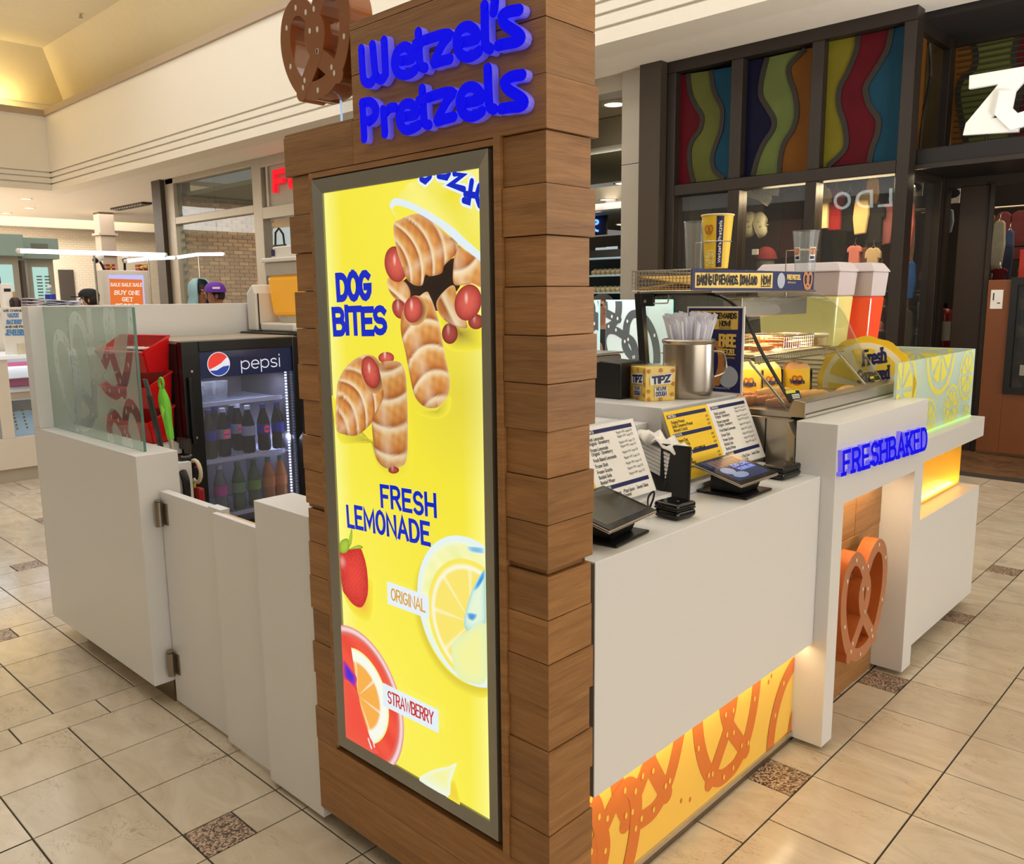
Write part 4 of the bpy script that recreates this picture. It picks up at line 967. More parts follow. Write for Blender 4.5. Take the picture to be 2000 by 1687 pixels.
def strokes_px(name, paths, w, m, conv=P5):
    y = layer(); mb = MB()
    PP = [[tuple(ppt(conv(*p))) for p in P] for P in paths]
    strokes_into(mb, PP, w, lambda a, b: Vector((min(max(a, PX0), PX1), y, min(max(b, PZ0), PZ1))), 0, (0, -1, 0), True)
    return obj(name, mb, m, PRT)
cupw = [[(720,225),(745,240),(770,215),(775,190)],[(830,205),(880,215),(895,185)],[(930,190),(985,200),(905,260),(990,290)],[(1040,240),(1020,370),(990,360)],[(1000,320),(1070,330)],[(1095,270),(1070,330),(1100,390)]]
strokes_px('cup_lettering', cupw, .026, INKW); strokes_px('cup_lettering', cupw, .014, INK)
# lower pair
shade([(150,1600),(200,1700),(330,1850),(480,1860),(640,1800),(650,2050),(600,2110),(520,2120),(440,2040),(400,1900),(330,1890),(200,1880)], P5, C3(176, 160, 56), 0)
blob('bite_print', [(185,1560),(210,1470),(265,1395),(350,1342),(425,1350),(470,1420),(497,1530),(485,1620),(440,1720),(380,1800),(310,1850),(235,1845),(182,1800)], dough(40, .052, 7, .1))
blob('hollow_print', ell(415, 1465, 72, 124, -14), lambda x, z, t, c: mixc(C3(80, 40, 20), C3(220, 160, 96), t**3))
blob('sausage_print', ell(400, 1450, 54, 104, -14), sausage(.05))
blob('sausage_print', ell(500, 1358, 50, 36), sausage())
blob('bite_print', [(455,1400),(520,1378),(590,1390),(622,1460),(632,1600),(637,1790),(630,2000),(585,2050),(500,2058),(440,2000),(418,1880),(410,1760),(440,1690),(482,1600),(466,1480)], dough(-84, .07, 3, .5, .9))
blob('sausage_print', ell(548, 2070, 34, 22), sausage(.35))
shade([(690,1700),(820,1690),(905,1600),(905,1690),(850,1740),(770,1740)], P5, C3(200, 186, 60), 0)
# lemonade glasses: fitted as circles in the plane of the print
def circ(pts, conv):
    Q = [(lambda h: (h.x, h.z))(hit(*conv(*p), 1, TYF)) for p in pts]
    (x1, y1), (x2, y2), (x3, y3) = Q
    d = 2*(x1*(y2-y3)+x2*(y3-y1)+x3*(y1-y2))
    ux = ((x1*x1+y1*y1)*(y2-y3)+(x2*x2+y2*y2)*(y3-y1)+(x3*x3+y3*y3)*(y1-y2))/d; uy = ((x1*x1+y1*y1)*(x3-x2)+(x2*x2+y2*y2)*(x1-x3)+(x3*x3+y3*y3)*(x2-x1))/d
    return ux, uy, math.hypot(x1-ux, y1-uy)
def pdisc(name, cx, cz, r, fn, a0=0, a1=360, r0=0.0, n=72, rings=8):
    y = layer(); m = MB(); V = []; Cl = []; F = []
    for j in range(rings+1):
        rr = r0+(r-r0)*j/rings
        for i in range(n+1):
            t = math.radians(a0+(a1-a0)*i/n); x = cx+rr*math.cos(t); z = cz+rr*math.sin(t)
            V.append((min(max(x, PX0+.0005), PX1-.0005), y, min(max(z, PZ0+.0005), PZ1-.0005))); Cl.append(fn(rr/r, t, x, z))
    for j in range(rings):
        for i in range(n):
            k = j*(n+1)+i; F.append((k, k+1, k+n+2, k+n+1))
    m.add(V, F, [tuple(c) for c in Cl]); return obj(name, m, PRN, PRT)
ux, uy, ur = circ([(1000,868), (700,1230), (880,1690)], P6)
pdisc('glass_shadow_print', ux-.012, uy-.02, ur*1.05, lambda f, t, x, z: mixc(C3(226, 206, 60), C3(247, 234, 70), (f-.9)*10), r0=ur*.9, rings=4)
def lemonade(f, t, x, z):
    n = .5+.5*math.sin(x*60+math.sin(z*45)*2)*math.sin(z*52+x*20)
    c = mixc(C3(250, 250, 190), C3(240, 240, 128), n)
    if f > .95: return C3(228, 244, 246)
    if f > .9: return C3(240, 248, 214)
    return mixc(c, C3(236, 250, 240), max(0, (f-.5)*.9)*n)
pdisc('lemonade_print', ux, uy, ur, lemonade, rings=22)
lx, lz, lr = circ([(940,990), (745,1250), (880,1680)], P6)
def lslice(f, t, x, z):
    if f > .93: return C3(250, 232, 96)
    if f > .84: return C3(250, 250, 226)
    a = abs(math.sin(t*4.0)); return mixc(C3(252, 246, 200), C3(250, 230, 110), min(1, a*4))
pdisc('lemon_slice_print', lx+.01, lz, lr*.97, lslice, 60, 265, rings=16)
ICE = C3(226, 244, 236)
blob('ice_print', [(1010,1330),(1060,1180),(1134,1100),(1134,1400),(1060,1480),(1000,1440)], lambda x, z, t, c: mixc(C3(232, 246, 214), C3(150, 214, 226), t**4), conv=P6)
blob('ice_print', [(920,1560),(1000,1480),(1134,1430),(1140,1760),(1050,1800),(950,1740)], lambda x, z, t, c: mixc(C3(244, 244, 160), C3(224, 240, 190), t**4), conv=P6)
blob('blue_glint_print', [(1020,930),(1120,940),(1130,975),(1040,965)], flat(C3(120, 190, 226), C3(220, 240, 240)), 4, conv=P6)
blob('blue_glint_print', [(1060,1200),(1134,1070),(1136,1120),(1090,1190)], flat(C3(40, 150, 226), C3(170, 220, 236)), 4, conv=P6)
blob('blue_glint_print', [(1020,1350),(1080,1360),(1060,1400),(1025,1390)], flat(C3(60, 150, 220), C3(200, 232, 230)), 4, conv=P6)
# strawberry
shade([(240,1200),(400,1130),(420,1260),(410,1370),(370,1400),(280,1330)], P6, C3(244, 166, 60), 0)
def straw(x, z, t, c):
    s = .5+.5*math.sin(x*420)*math.sin(z*420); col = mixc(C3(232, 62, 54), C3(196, 30, 36), t*t)
    col = mixc(col, C3(250, 130, 110), .25 if s > .86 else 0)
    return mixc(col, C3(255, 220, 210), max(0, 1-math.hypot((x+1.875), z-(c.y+.03))/.02)*.5)
blob('strawberry_print', [(212,965),(270,950),(330,930),(362,985),(385,1090),(388,1230),(352,1312),(300,1300),(250,1240),(226,1185)], straw, conv=P6)
for p in ([(215,900),(260,880),(275,930),(250,970),(214,965)], [(262,930),(285,820),(292,850),(285,915)], [(265,950),(330,920),(360,940),(300,945)]):
    blob('leaf_print', p, flat(C3(176, 200, 60), C3(120, 160, 40)), 4, 3, conv=P6)
# strawberry lemonade
ux, uy, ur = circ([(330,165), (540,420), (635,800)], P7)
def sl(f, t, x, z):
    if f > .965: return C3(226, 130, 130)
    if f > .9: return C3(248, 226, 226)
    if f > .86: return C3(226, 110, 100)
    return mixc(C3(246, 84, 62), C3(236, 66, 54), .5+.5*math.sin(x*40+z*60))
pdisc('strawberry_drink_print', ux, uy, ur, sl, rings=20)
lx, lz, lr = circ([(330,300), (480,480), (520,800)], P7)
def sl2(f, t, x, z):
    if f > .95: return C3(246, 236, 90)
    if f > .74: return C3(250, 252, 236)
    a = abs(math.sin(t*3.5+.6)); return mixc(C3(252, 240, 214), C3(250, 176, 76), min(1, a*5))
pdisc('lemon_slice_print', lx, lz, lr*1.03, sl2, -75, 100, rings=16)
blob('straw_shadow_print', [(242,360),(300,430),(330,480),(310,540),(246,470)], flat(C3(60, 20, 210), C3(236, 60, 70)), 6, conv=P7)
blob('drink_print', [(243,500),(330,560),(360,680),(430,900),(470,970),(250,860)], flat(C3(244, 76, 60), C3(240, 90, 70)), 6, conv=P7)
for p in ([(405,870),(425,930)], [(428,850),(445,920)]): strokes_px('glint_print', [p], .006, INKW, P7)
# lemon wedge
blob('wedge_shadow_print', [(1090,1230),(1120,1130),(1150,1130),(1180,1290)], flat(C3(244, 214, 60), YB2), 5, conv=P8)
blob('lemon_wedge_print', [(908,1118),(960,1065),(1040,1035),(1100,1025),(1150,1000),(1158,1010),(1140,1060),(1118,1130),(1096,1228)], lambda x, z, t, c: mixc(C3(246, 246, 160), C3(240, 248, 236), t**2), conv=P8, n=3)
# name flags
def flag(pts, s_, col, conv):
    y = layer(); Q = [Vector((*ppt(conv(*p)), 0)) for p in pts]; Q = [Vector((q.x, y, q.y)) for q in Q]
    o = obj('flag_print', MB().quad(Q[3], Q[2], Q[1], Q[0]), INKW, PRT)
    a = lambda u, v: Q[3]+(Q[2]-Q[3])*u+(Q[0]-Q[3])*v
    _ly[0] += 1
    write('lettering', s_, [a(.09, .78), a(.92, .78), a(.92, .22), a(.09, .22)], .13, col, PRT, lift=.0003)
flag([(515,1148),(780,1243),(784,1390),(519,1290)], 'ORIGINAL', emat('flag_gold', rgb(222, 160, 40), 1), P6)
flag([(660,455),(1038,640),(1040,797),(664,612)], 'STRAWBERRY', emat('flag_red', rgb(200, 44, 52), 1), P8)
def words(s_, pts, conv=None, wt=.17, gap=.16):
    y = layer(); Q = [Vector((lambda h: (h.x, y, h.z))(hit(*(conv(*p) if conv else p), 1, TYF))) for p in pts]
    write('lettering', s_, Q, wt, INK, PRT, lift=.0002, gap=gap, jit=.05)
words('DOG', [(188,815),(420,800),(425,995),(200,1008)], P5, .24, .17)
words('BITES', [(165,1035),(518,1020),(522,1218),(178,1222)], P5, .22, .18)
words('FRESH', [(472,535),(830,590),(836,752),(480,682)], P6, .175, .3)
words('LEMONADE', [(258,660),(790,772),(798,932),(268,808)], P6, .175, .3)
obj('poster_glass', MB().box(PX0, PX1, PYB-.0135, PYB-.0127, PZ0, PZ1), glassmat('poster_acrylic', (1, 1, 1, 1), .0, .0, .006), LB)
# ================================================================ THINGS ON AND IN THE KIOSK
BLK = mat('black_plastic', rgb(20, 20, 21), .35, noise=.1)
BLKG = mat('black_gloss', rgb(14, 14, 16), .12)
RUB = mat('black_rubber', rgb(28, 27, 27), .6)
CHR = mat('chrome_wire', rgb(196, 190, 178), .22, metal=.9)
SST = mat('stainless', rgb(176, 166, 152), .28, metal=.9, noise=.06)
PAPER = mat('white_paper', rgb(236, 232, 228), .7)
YEL = mat('brand_yellow', rgb(246, 204, 52), .5)
NAVYP = mat('brand_navy', rgb(30, 34, 88), .5)
CLEAR = glassmat('clear_plastic', (.93, .95, .96, 1), .05, .07)
INKB = mat('black_ink', rgb(24, 22, 30), .6)
def rbox(name, c, u, v, n, a, b, d, m, parent=None, bev=.004, seg=2):
    return obj(name, MB().obox(c, u, v, n, a, b, d), m, parent, bevel=bev, seg=seg)
def frame4(BL, BR, TL):
    BL, BR, TL = Vector(BL), Vector(BR), Vector(TL); u = (BR-BL).normalized(); v = (TL-BL); v = (v-u*v.dot(u)).normalized(); return BL, u, v, u.cross(v)
# ---- tablets
def tablet(BL, BR, TL, label, screen):
    o, u, v, n = frame4(BL, BR, TL); a, b = .246, .172; c = o+u*a/2+v*b/2
    t = thing('tablet', label, 'tablet', (c.x, c.y, .9905), group='payment tablets on black stands')
    rbox('case', c-n*.005, u, v, n, a, b, .009, mat('tablet_silver', rgb(190, 176, 158), .3, metal=.8), t, .004)
    rbox('bezel', c+n*.0005, u, v, n, a-.006, b-.006, .003, BLKG, t, .001)
    s = MB(); q = [c+u*(i*(a/2-.02))+v*(j*(b/2-.018)+.004)+n*.0023 for i, j in ((-1, 1), (1, 1), (1, -1), (-1, -1))]
    s.quad(q[3], q[2], q[1], q[0]); sc = obj('screen', s, mat('screen_off', rgb(70, 70, 62), .08) if not screen else mat('screen_on', rgb(20, 30, 60), .08, emit=rgb(34, 48, 84), estr=.8), t)
    if screen:
        im = MB()
        for k in range(7):
            x = q[3]+(q[2]-q[3])*(.1+.12*k); im.add([x+(q[0]-q[3])*.62+n*.0003, x+u*.02+(q[0]-q[3])*.62+n*.0003, x+u*.026+(q[0]-q[3])*.96+n*.0003, x+u*.004+(q[0]-q[3])*.96+n*.0003], [(0, 1, 2, 3)])
        obj('picture_print', im, mat('screen_brown', rgb(80, 56, 44), .2, emit=rgb(110, 76, 60), estr=.7), sc)
        im = MB()
        for k, (cx, cy, rx, ry) in enumerate(((.2, .45, .16, .13), (.3, .2, .2, .1))):
            P = [q[3]+(q[2]-q[3])*(cx+rx*math.cos(t_))+(q[0]-q[3])*(cy+ry*1.3*math.sin(t_))+n*.0004 for t_ in [k_*.6283 for k_ in range(10)]]; im.add(P, [tuple(range(10))])
        obj('picture_print', im, mat('screen_blue', rgb(90, 110, 150), .2, emit=rgb(110, 130, 160), estr=.6), sc)
        g = lambda x, y: q[3]+(q[2]-q[3])*x+(q[0]-q[3])*y
        for s_, y in (('EXPLORE', .5), ('YOUR REWARD', .33)):
            write('lettering', s_, [g(.46, y+.13), g(.95, y+.13), g(.95, y), g(.46, y)], .2, mat('screen_text', rgb(90, 120, 190), .2, emit=rgb(90, 120, 200), estr=.9), sc, lift=.0006)
    # wedge stand with a flat foot
    f = MB(); h = Vector((0, 0, 1)); ub = Vector((u.x, u.y, 0)).normalized(); nb = Vector((ub.y, -ub.x, 0))
    ctr = Vector((c.x, c.y, .991))
    foot = MB().obox(ctr+h*.004+nb*-.005, ub, nb, ub.cross(nb), .17, .17, .008); obj('stand_foot', foot, BLK, t, bevel=.003)
    w_ = MB(); P = [(-.06, .0), (.045, .0), (.055, .022), (-.06, .068)]
    w_.prism(P, ctr+h*.008-ub*.055, nb, h, -.11); obj('stand_wedge', w_, BLK, t, bevel=.003)
    return t
tablet((-1.160, 2.205, 1.043), (-1.165, 2.451, 1.041), (-1.32, 2.25, 1.085), 'tilted tablet with a lit blue advert screen, beside the right card reader', True)
tablet((-1.160, 1.559, 1.043), (-1.188, 1.803, 1.042), (-1.33, 1.56, 1.09), 'tilted tablet with a dark screen, in front of the left menu board', False)
# ---- card readers
def reader(c, rz, a, b, label):
    t = thing('card_reader', label, 'card reader', (c[0], c[1], .9905), 0, 'black card readers on the counter')
    u = Vector((math.cos(rz), math.sin(rz), 0)); v = Vector((-u.y, u.x, 0)); z = Vector((0, 0, 1)); c = Vector((c[0], c[1], 0))
    rbox('base', c+z*(.9915+.013), u, v, z, a, b, .024, BLKG, t, .011, 4)
    rbox('lid', c+z*(.9915+.036), u, v, z, a*.98, b*.98, .018, BLKG, t, .0085, 4)
    obj('seam', MB().obox(c+z*1.0185, u, v, z, a*.93, b*.93, .004), RUB, t)
    obj('indicator', MB().cyl(c+z*1.0362+u*.01, c+z*1.0368+u*.01, .004, seg=10), mat('dim_led', rgb(120, 120, 120), .3), t)
    return t
reader((-1.225, 1.945), -.1, .085, .088, 'black card reader in front of the napkin holder')
reader((-1.235, 2.618), -.05, .08, .125, 'black card reader beside the white portal block')
tag(obj('charging_cable', MB().tube(smooth_path([(-1.30, 1.93, .998), (-1.285, 1.9, 1.03), (-1.27, 1.885, 1.055), (-1.262, 1.895, 1.065), (-1.268, 1.9, 1.04), (-1.275, 1.88, 1.0), (-1.27, 1.87, .996)], 5), .0028, 6), BLK, smooth=True), 'short black cable looping up beside the left card reader', 'cable')
# ---- napkin holder
NH = thing('napkin_holder', 'black countertop napkin holder with a crumpled white napkin on top', 'napkin holder', (-1.37, 2.13, .9905))
n_ = Vector((.10, -.99, .06)).normalized(); u_ = Vector((.99, .10, 0)); v_ = n_.cross(u_)*1
pc = Vector((-1.33, 2.11, 1.075))
rbox('front_plate', pc, u_, Vector((-.02, .06, 1)).normalized(), u_.cross(Vector((-.02, .06, 1)).normalized()), .10, .165, .012, BLK, NH, .005)
ax = Vector((-.86, .12, .22)).normalized(); up = Vector((.22, 0, .86)).normalized()
bc = Vector((-1.42, 2.15, 1.085))
rbox('body', bc-up*.045, ax, ax.cross(up), up, .16, .09, .05, BLK, NH, .004)
for k in range(7): rbox('napkin_fold', bc+up*(-.012+.0115*k), ax, ax.cross(up), up, .15-.003*k, .082, .0105, PAPER, NH, .002)
cm = MB(); rr = random.Random(3); nu, nv = 9, 6; V = []
for j in range(nv+1):
    for i in range(nu+1):
        a, b = i/nu-.5, j/nv-.5
        V.append(bc+up*(.08+.018*rr.uniform(-1, 1)-.05*max(0, abs(b)-.3)-.06*max(0, -a-.25))-ax*(a*.17)+ax.cross(up)*(b*.10)+Vector((rr.uniform(-.006, .006), 0, 0)))
cm.add(V, [(j*(nu+1)+i, j*(nu+1)+i+1, (j+1)*(nu+1)+i+1, (j+1)*(nu+1)+i) for j in range(nv) for i in range(nu)])
cn = obj('crumpled_napkin', cm, PAPER, NH, smooth=True); md = cn.modifiers.new('s', 'SOLIDIFY'); md.thickness = .002
# ---- slanted menus
def menu(y0, y1, label, flip):
    t = thing('menu_board', label, 'menu', (-1.4, (y0+y1)/2, 1.0145), 0, 'slanted menu boards on the counter')
    xb, zb, xt, zt_ = -1.356, 1.022, -1.45, 1.243
    P = lambda s, h, l=0.0: Vector((xb+(xt-xb)*h+.93*l, y0+(y1-y0)*s, zb+(zt_-zb)*h+.37*l))
    def sheet(s0, s1, h0, h1, l, name, m, d=0.0):
        b = MB(); A = [P(s0, h0, l), P(s1, h0, l), P(s1, h1, l), P(s0, h1, l)]
        if d: b.add(A+[p-Vector((.93, 0, .37))*d for p in A], [(0,1,2,3),(7,6,5,4),(0,4,5,1),(1,5,6,2),(2,6,7,3),(3,7,4,0)])
        else: b.quad(*A)
        return obj(name, b, m, t)
    obj('acrylic_stand', MB().add([P(0, 0, -.004), P(1, 0, -.004), P(1, 1.0, -.004), P(0, 1.0, -.004), P(0, 0, -.007), P(1, 0, -.007), P(1, 1, -.007), P(0, 1, -.007)], [(0,1,2,3),(7,6,5,4),(0,4,5,1),(1,5,6,2),(2,6,7,3),(3,7,4,0)]), CLEAR, t)
    ys = .0 if not flip else 0
    yl = sheet(.02, .50, .02, .96, 0, 'yellow_sheet', YEL, .003); wh = sheet(.50, .985, .02, .96, 0, 'white_sheet', PAPER, .003)
    for sh, s0, heads, rows in ((yl, .04, ((.86, 'PRETZELS'), (.60, 'DOGS'), (.34, 'BITES')), 3), (wh, .525, ((.86, 'DRINKS'), (.18, 'DIPS')), 7)):
        for hh, nm in heads:
            b = MB().quad(P(s0, hh, .0004), P(s0+.43, hh, .0004), P(s0+.43, hh+.05, .0004), P(s0, hh+.05, .0004)); obj('heading_bar', b, NAVYP, sh)
            write('heading', nm, [P(s0+.008, hh+.043, .0008), P(s0+.09, hh+.043, .0008), P(s0+.09, hh+.008, .0008), P(s0+.008, hh+.008, .0008)], .16, PAPER, sh)
    u = Vector((0, 1, 0)); v = (P(0, 1)-P(0, 0)).normalized()
    tx = (('Original Pretzel', .80), ('Sinful Cinnamon Pretzel', .745), ('Almond Crunch', .69), ('Cheese Dog', .545), ('Jalapeno Dog', .49), ('Dog Bites', .43), ('Pizza Bites', .28), ('Sea Salt Bites', .23), ('Cinnamon Bites', .18))
    for s_, h in tx:
        btext('menu_text', s_, P(.06, h-.02, .0005), u, v, .0155, INKB, yl, bold=.01, sx=.8); btext('menu_text', '4.99', P(.44, h-.02, .0005), u, v, .0125, INKB, yl, sx=.8)
    write('menu_text', 'MOST POPULAR', [P(.2, .415, .0008), P(.33, .415, .0008), P(.33, .375, .0008), P(.2, .375, .0008)], .2, INKB, yl)
    for s_, h in (('Fresh Lemonade', .80), ('Original - Strawberry', .75), ('Frozen Lemonade', .675), ('Original - Strawberry', .625), ('Fresh Baked Lemonade', .55), ('Frozen Slush', .48), ('Frozen Granita', .41), ('Bottled Soda', .345), ('Bottled Water', .28), ('Cheddar Cheese  - Pizza Sauce  - Sweet Glaze', .12), ('Cream Cheese  - Caramel', .07)):
        btext('menu_text', s_, P(.545, h-.02, .0005), u, v, .0155, INKB, wh, bold=.01, sx=.72)
        if h > .2: btext('menu_text', 'Regular 4.99  Large 5.75', P(.80, h+.01, .0005), u, v, .0105, INKB, wh, sx=.75)
    return t
menu(1.515, 2.06, 'left slanted menu board, its yellow half hidden by the oak tower', 0)
menu(2.205, 2.752, 'right slanted menu board of one yellow and one white sheet', 0)
# ---- tip box
TB = thing('tip_box', 'small yellow tip box with white lettered patches', 'box', (-1.609, 2.415, 1.2415))
a_ = math.radians(63); u = Vector((math.cos(a_), math.sin(a_), 0)); v = Vector((-u.y, u.x, 0)); zz = Vector((0, 0, 1)); s_ = .112
c0 = Vector((-1.611, 2.36, 1.2418)); cc = c0+u*s_/2+v*s_/2+zz*.0565
obj('body', MB().obox(cc, u, v, zz, s_, s_, .113), YEL, TB)
obj('acrylic_shell', MB().obox(cc+zz*.003, u, v, zz, s_+.004, s_+.004, .118), CLEAR, TB)
for f_, o_ in ((u, c0-v*.0026), (-v, c0+v*s_-u*.0026)):
    g = lambda x, y, o_=o_, f_=f_: o_+f_*(x*s_)+zz*(y*.113)
    nn = f_.cross(zz)*.0006
    obj('patch', MB().add([g(.14, .48)+nn, g(.86, .52)+nn, g(.88, .84)+nn, g(.12, .76)+nn], [(0, 1, 2, 3)]).add([g(.3, .10)+nn, g(.72, .13)+nn, g(.73, .44)+nn, g(.29, .42)+nn], [(0, 1, 2, 3)]), PAPER, TB)
    n2 = nn*2
    for w_, L0 in (('TIPZ', ((.18, .75), (.84, .8), (.82, .55), (.2, .5))), ('WE LOVE', ((.33, .42), (.7, .43), (.7, .31), (.33, .30))), ('DOUGH', ((.33, .28), (.7, .29), (.7, .14), (.33, .13)))):
        write('lettering', w_, [g(*p)+n2 for p in L0], .24 if w_ == 'TIPZ' else .16, NAVYP, TB)
    rm = MB()
    for k, (x, y) in enumerate(((.08, .9), (.5, .92), (.92, .9), (.94, .5), (.08, .3), (.9, .18), (.5, .04), (.1, .06))):
        pretzel_on(rm, g(x, y), f_, zz, .012, .012, .0022, k, clip=(-x*s_, (1-x)*s_, -y*.113, (1-y)*.113), rnd=False)
    obj('tiny_pretzel_print', rm, mat('pretzel_ink', rgb(190, 110, 40), .5), TB)['kind'] = 'stuff'
# ---- straw canister and straws
KN = Vector((-1.572, 2.562, 1.2415))
SC = thing('straw_canister', 'brushed steel canister with a rolled rim full of paper-wrapped straws', 'canister', KN)
m = MB().lathe([(.078, 0), (.086, .012), (.088, .03), (.088, .188), (.092, .192), (.093, .2), (.088, .205), (.084, .2), (.084, .03), (.0, .028)], KN, 40, cap=False); obj('body', m, SST, SC, smooth=True)
obj('handle', MB().tube(smooth_path([KN+Vector((.06, .07, .16)), KN+Vector((.085, .095, .15)), KN+Vector((.09, .1, .09)), KN+Vector((.064, .07, .07))], 4), .004, 8), SST, SC, smooth=True)
rr = random.Random(11)
SM = mat('straw_wrap', rgb(232, 232, 244), .6, rnd=.08)
sm0 = MB().tube([(0, 0, 0), (0, 0, .232)], .0052, 6).add([(-.0075, 0, .228), (.0075, 0, .228), (.009, .001, .248), (-.008, -.001, .251)], [(0, 1, 2, 3)])
st0 = None
for i in range(64):
    a = rr.uniform(0, 6.283); r = .074*math.sqrt(rr.random()); tilt = (r*.6)/.17
    p = KN+Vector((r*.4*math.cos(a), r*.4*math.sin(a), .03+rr.uniform(0, .022)))
    if st0 is None: o = st0 = sm0.build('wrapped_straw', SM)
    else: o = st0.copy(); COL.objects.link(o)
    o.location = p; o.rotation_euler = (-tilt*math.sin(a), tilt*math.cos(a), rr.uniform(0, 3) if False else 0)
    tag(o, 'white paper-wrapped straw standing in the steel canister', 'straw', 'wrapped straws in the canister')
# ---- rewards poster on the ledge
PO = thing('rewards_poster', 'navy and yellow rewards poster standing behind the straw canister', 'poster', (-1.55, 2.715, 1.242))
x0, x1, z0, z1, y = -1.675, -1.443, 1.2425, 1.556, 2.715
obj('acrylic', MB().box(x0, x1, y, y+.006, z0, z1), PAPER, PO)
pp = lambda a, b, l=.0008: Vector((x0+(x1-x0)*a, y-l, z0+(z1-z0)*b))
def pq4(a0, a1, b0, b1, l): return MB().quad(pp(a0, b0, l), pp(a1, b0, l), pp(a1, b1, l), pp(a0, b1, l))
obj('print', pq4(.03, .97, .02, .98, .0006), NAVYP, PO); obj('banner_print', pq4(.08, .9, .74, .95, .0012), mat('poster_gold', rgb(226, 186, 84), .5), PO)
for w_, a0, a1, b0, b1, mm in (('BAKING UP REWARDS', .11, .88, .86, .93, INKB), ('DOWNLOAD', .11, .50, .77, .84, INKB), ('NOW!', .58, .78, .77, .84, INKB), ('FREE', .58, .88, .54, .69, mat('poster_gold', None)), ('PRETZEL', .58, .88, .45, .52, _mats['poster_gold'])):
    write('lettering', w_, [pp(a0, b1, .0018), pp(a1, b1, .0018), pp(a1, b0, .0018), pp(a0, b0, .0018)], .2, mm, PO, jit=.06)
obj('underline_print', pq4(.58, .79, .752, .758, .0018), INKB, PO)
pr = MB(); pretzel_on(pr, pp(.3, .32, .0012), *XF, .17, .17, .026, .2, clip=(-.06, .09, -.09, .09)); obj('pretzel_print', pr, mat('pretzel_tan', rgb(190, 128, 70), .5, noise=.2, nscale=60), PO)
bd = MB(); bd.add([pp(.76+.17*math.cos(t), .2+.125*math.sin(t), .0014) for t in [k*.2618 for k in range(24)]], [tuple(range(24))]); obj('badge_print', bd, mat('badge_grey', rgb(176, 182, 196), .5), PO)
btext('small_print', 'After first purchase.', pp(.58, .41), *XF, .012, mat('poster_gold', None), PO, sx=.7); btext('small_print', 'Rewards apply at participating locations only.', pp(.3, .06), *XF, .008, PAPER, PO, sx=.8)
# ---- black register behind the tip box, steel warmer behind it
RG = thing('cash_register', 'black sloped register with a rounded front behind the yellow tip box', 'register', (-1.82, 2.41, 1.2415))
obj('body', MB().prism([(0, 0), (.19, 0), (.19, .125), (.10, .13), (.055, .115), (.0, .05)], (-1.90, 2.49, 1.242), *XF, .14), BLK, RG, bevel=.006)
obj('grip', MB().ball((-1.90, 2.36, 1.277), .035, .03, .034), BLK, RG, smooth=True)
WM = thing('steel_warmer', 'small stainless warmer with a black base near the frosted pretzel glass', 'appliance', (-2.9, 3.7, 1.122))
obj('base', MB().box(-3.05, -2.795, 3.6, 3.85, 1.122, 1.195), BLK, WM, bevel=.01); obj('body', MB().box(-3.05, -2.79, 3.6, 3.85, 1.196, 1.275), SST, WM, bevel=.015); obj('lid', MB().box(-3.06, -2.785, 3.59, 3.86, 1.276, 1.288), SST, WM, bevel=.004); obj('dial', MB().cyl((-2.794, 3.66, 1.16), (-2.785, 3.66, 1.16), .014), CHR, WM)
BC = thing('back_counter', 'white back counter at the far side of the kiosk under the frosted pretzel glass', 'counter', (-2.9, 4, 0))
obj('top', MB().box(-3.9, -2.3, 3.4, 4.595, 1.06, 1.12), WHITE, BC, bevel=.003); obj('carcass', MB().box(-3.88, -2.32, 3.42, 4.58, .08, 1.059), WHITE, BC); obj('kick', MB().box(-3.8, -2.4, 3.5, 4.5, 0, .079), KICK, BC)
# frosted pretzel glass at the far end
FG = glassmat('frosted_pane', (.84, .94, .93, 1), .1, .85)
DKP = mat('dark_pretzel_print', rgb(88, 92, 94), .4)
for k, (xa, xb, lab) in enumerate(((-3.62, -3.535, 'narrow frosted glass sliver with dark pretzel print beside the oak tower'), (-3.475, -2.95, 'frosted glass screen with a big dark pretzel, beside the glass food case'))):
    t = thing('frosted_glass_panel', lab, 'glass panel', ((xa+xb)/2, 4.6, 1.181))
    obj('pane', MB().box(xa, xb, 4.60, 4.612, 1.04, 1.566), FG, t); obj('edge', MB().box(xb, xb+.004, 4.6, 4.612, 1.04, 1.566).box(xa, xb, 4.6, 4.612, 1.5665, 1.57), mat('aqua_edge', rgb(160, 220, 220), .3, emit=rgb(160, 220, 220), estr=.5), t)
    pm = MB(); sl_ = MB()
    for cx, cz, sx, sy, rt in (((-3.25, 1.22, .42, .46, .5), (-3.5, 1.52, .30, .3, .4)) if k else ((-3.60, 1.50, .2, .2, .3), (-3.60, 1.22, .3, .32, .3))):
        cl_ = (xa-cx+.002, xb-cx-.002, 1.045-cz, 1.56-cz); pretzel_on(pm, (cx, 4.5995, cz), *XF, sx, sy, .055, rt, clip=cl_, lift=.0004); salt_on(sl_, (cx, 4.5995, cz), *XF, sx, sy, rt, 15, .01, .0022, cl_, k)
    obj('pretzel_print', pm, DKP, t); obj('salt_print', sl_, PAPER, t)
area('back_glass_glow', (-3.2, 4.45, 1.9), (1.0, .1), 5, (.86, .98, 1), (math.radians(25), 0, 0))
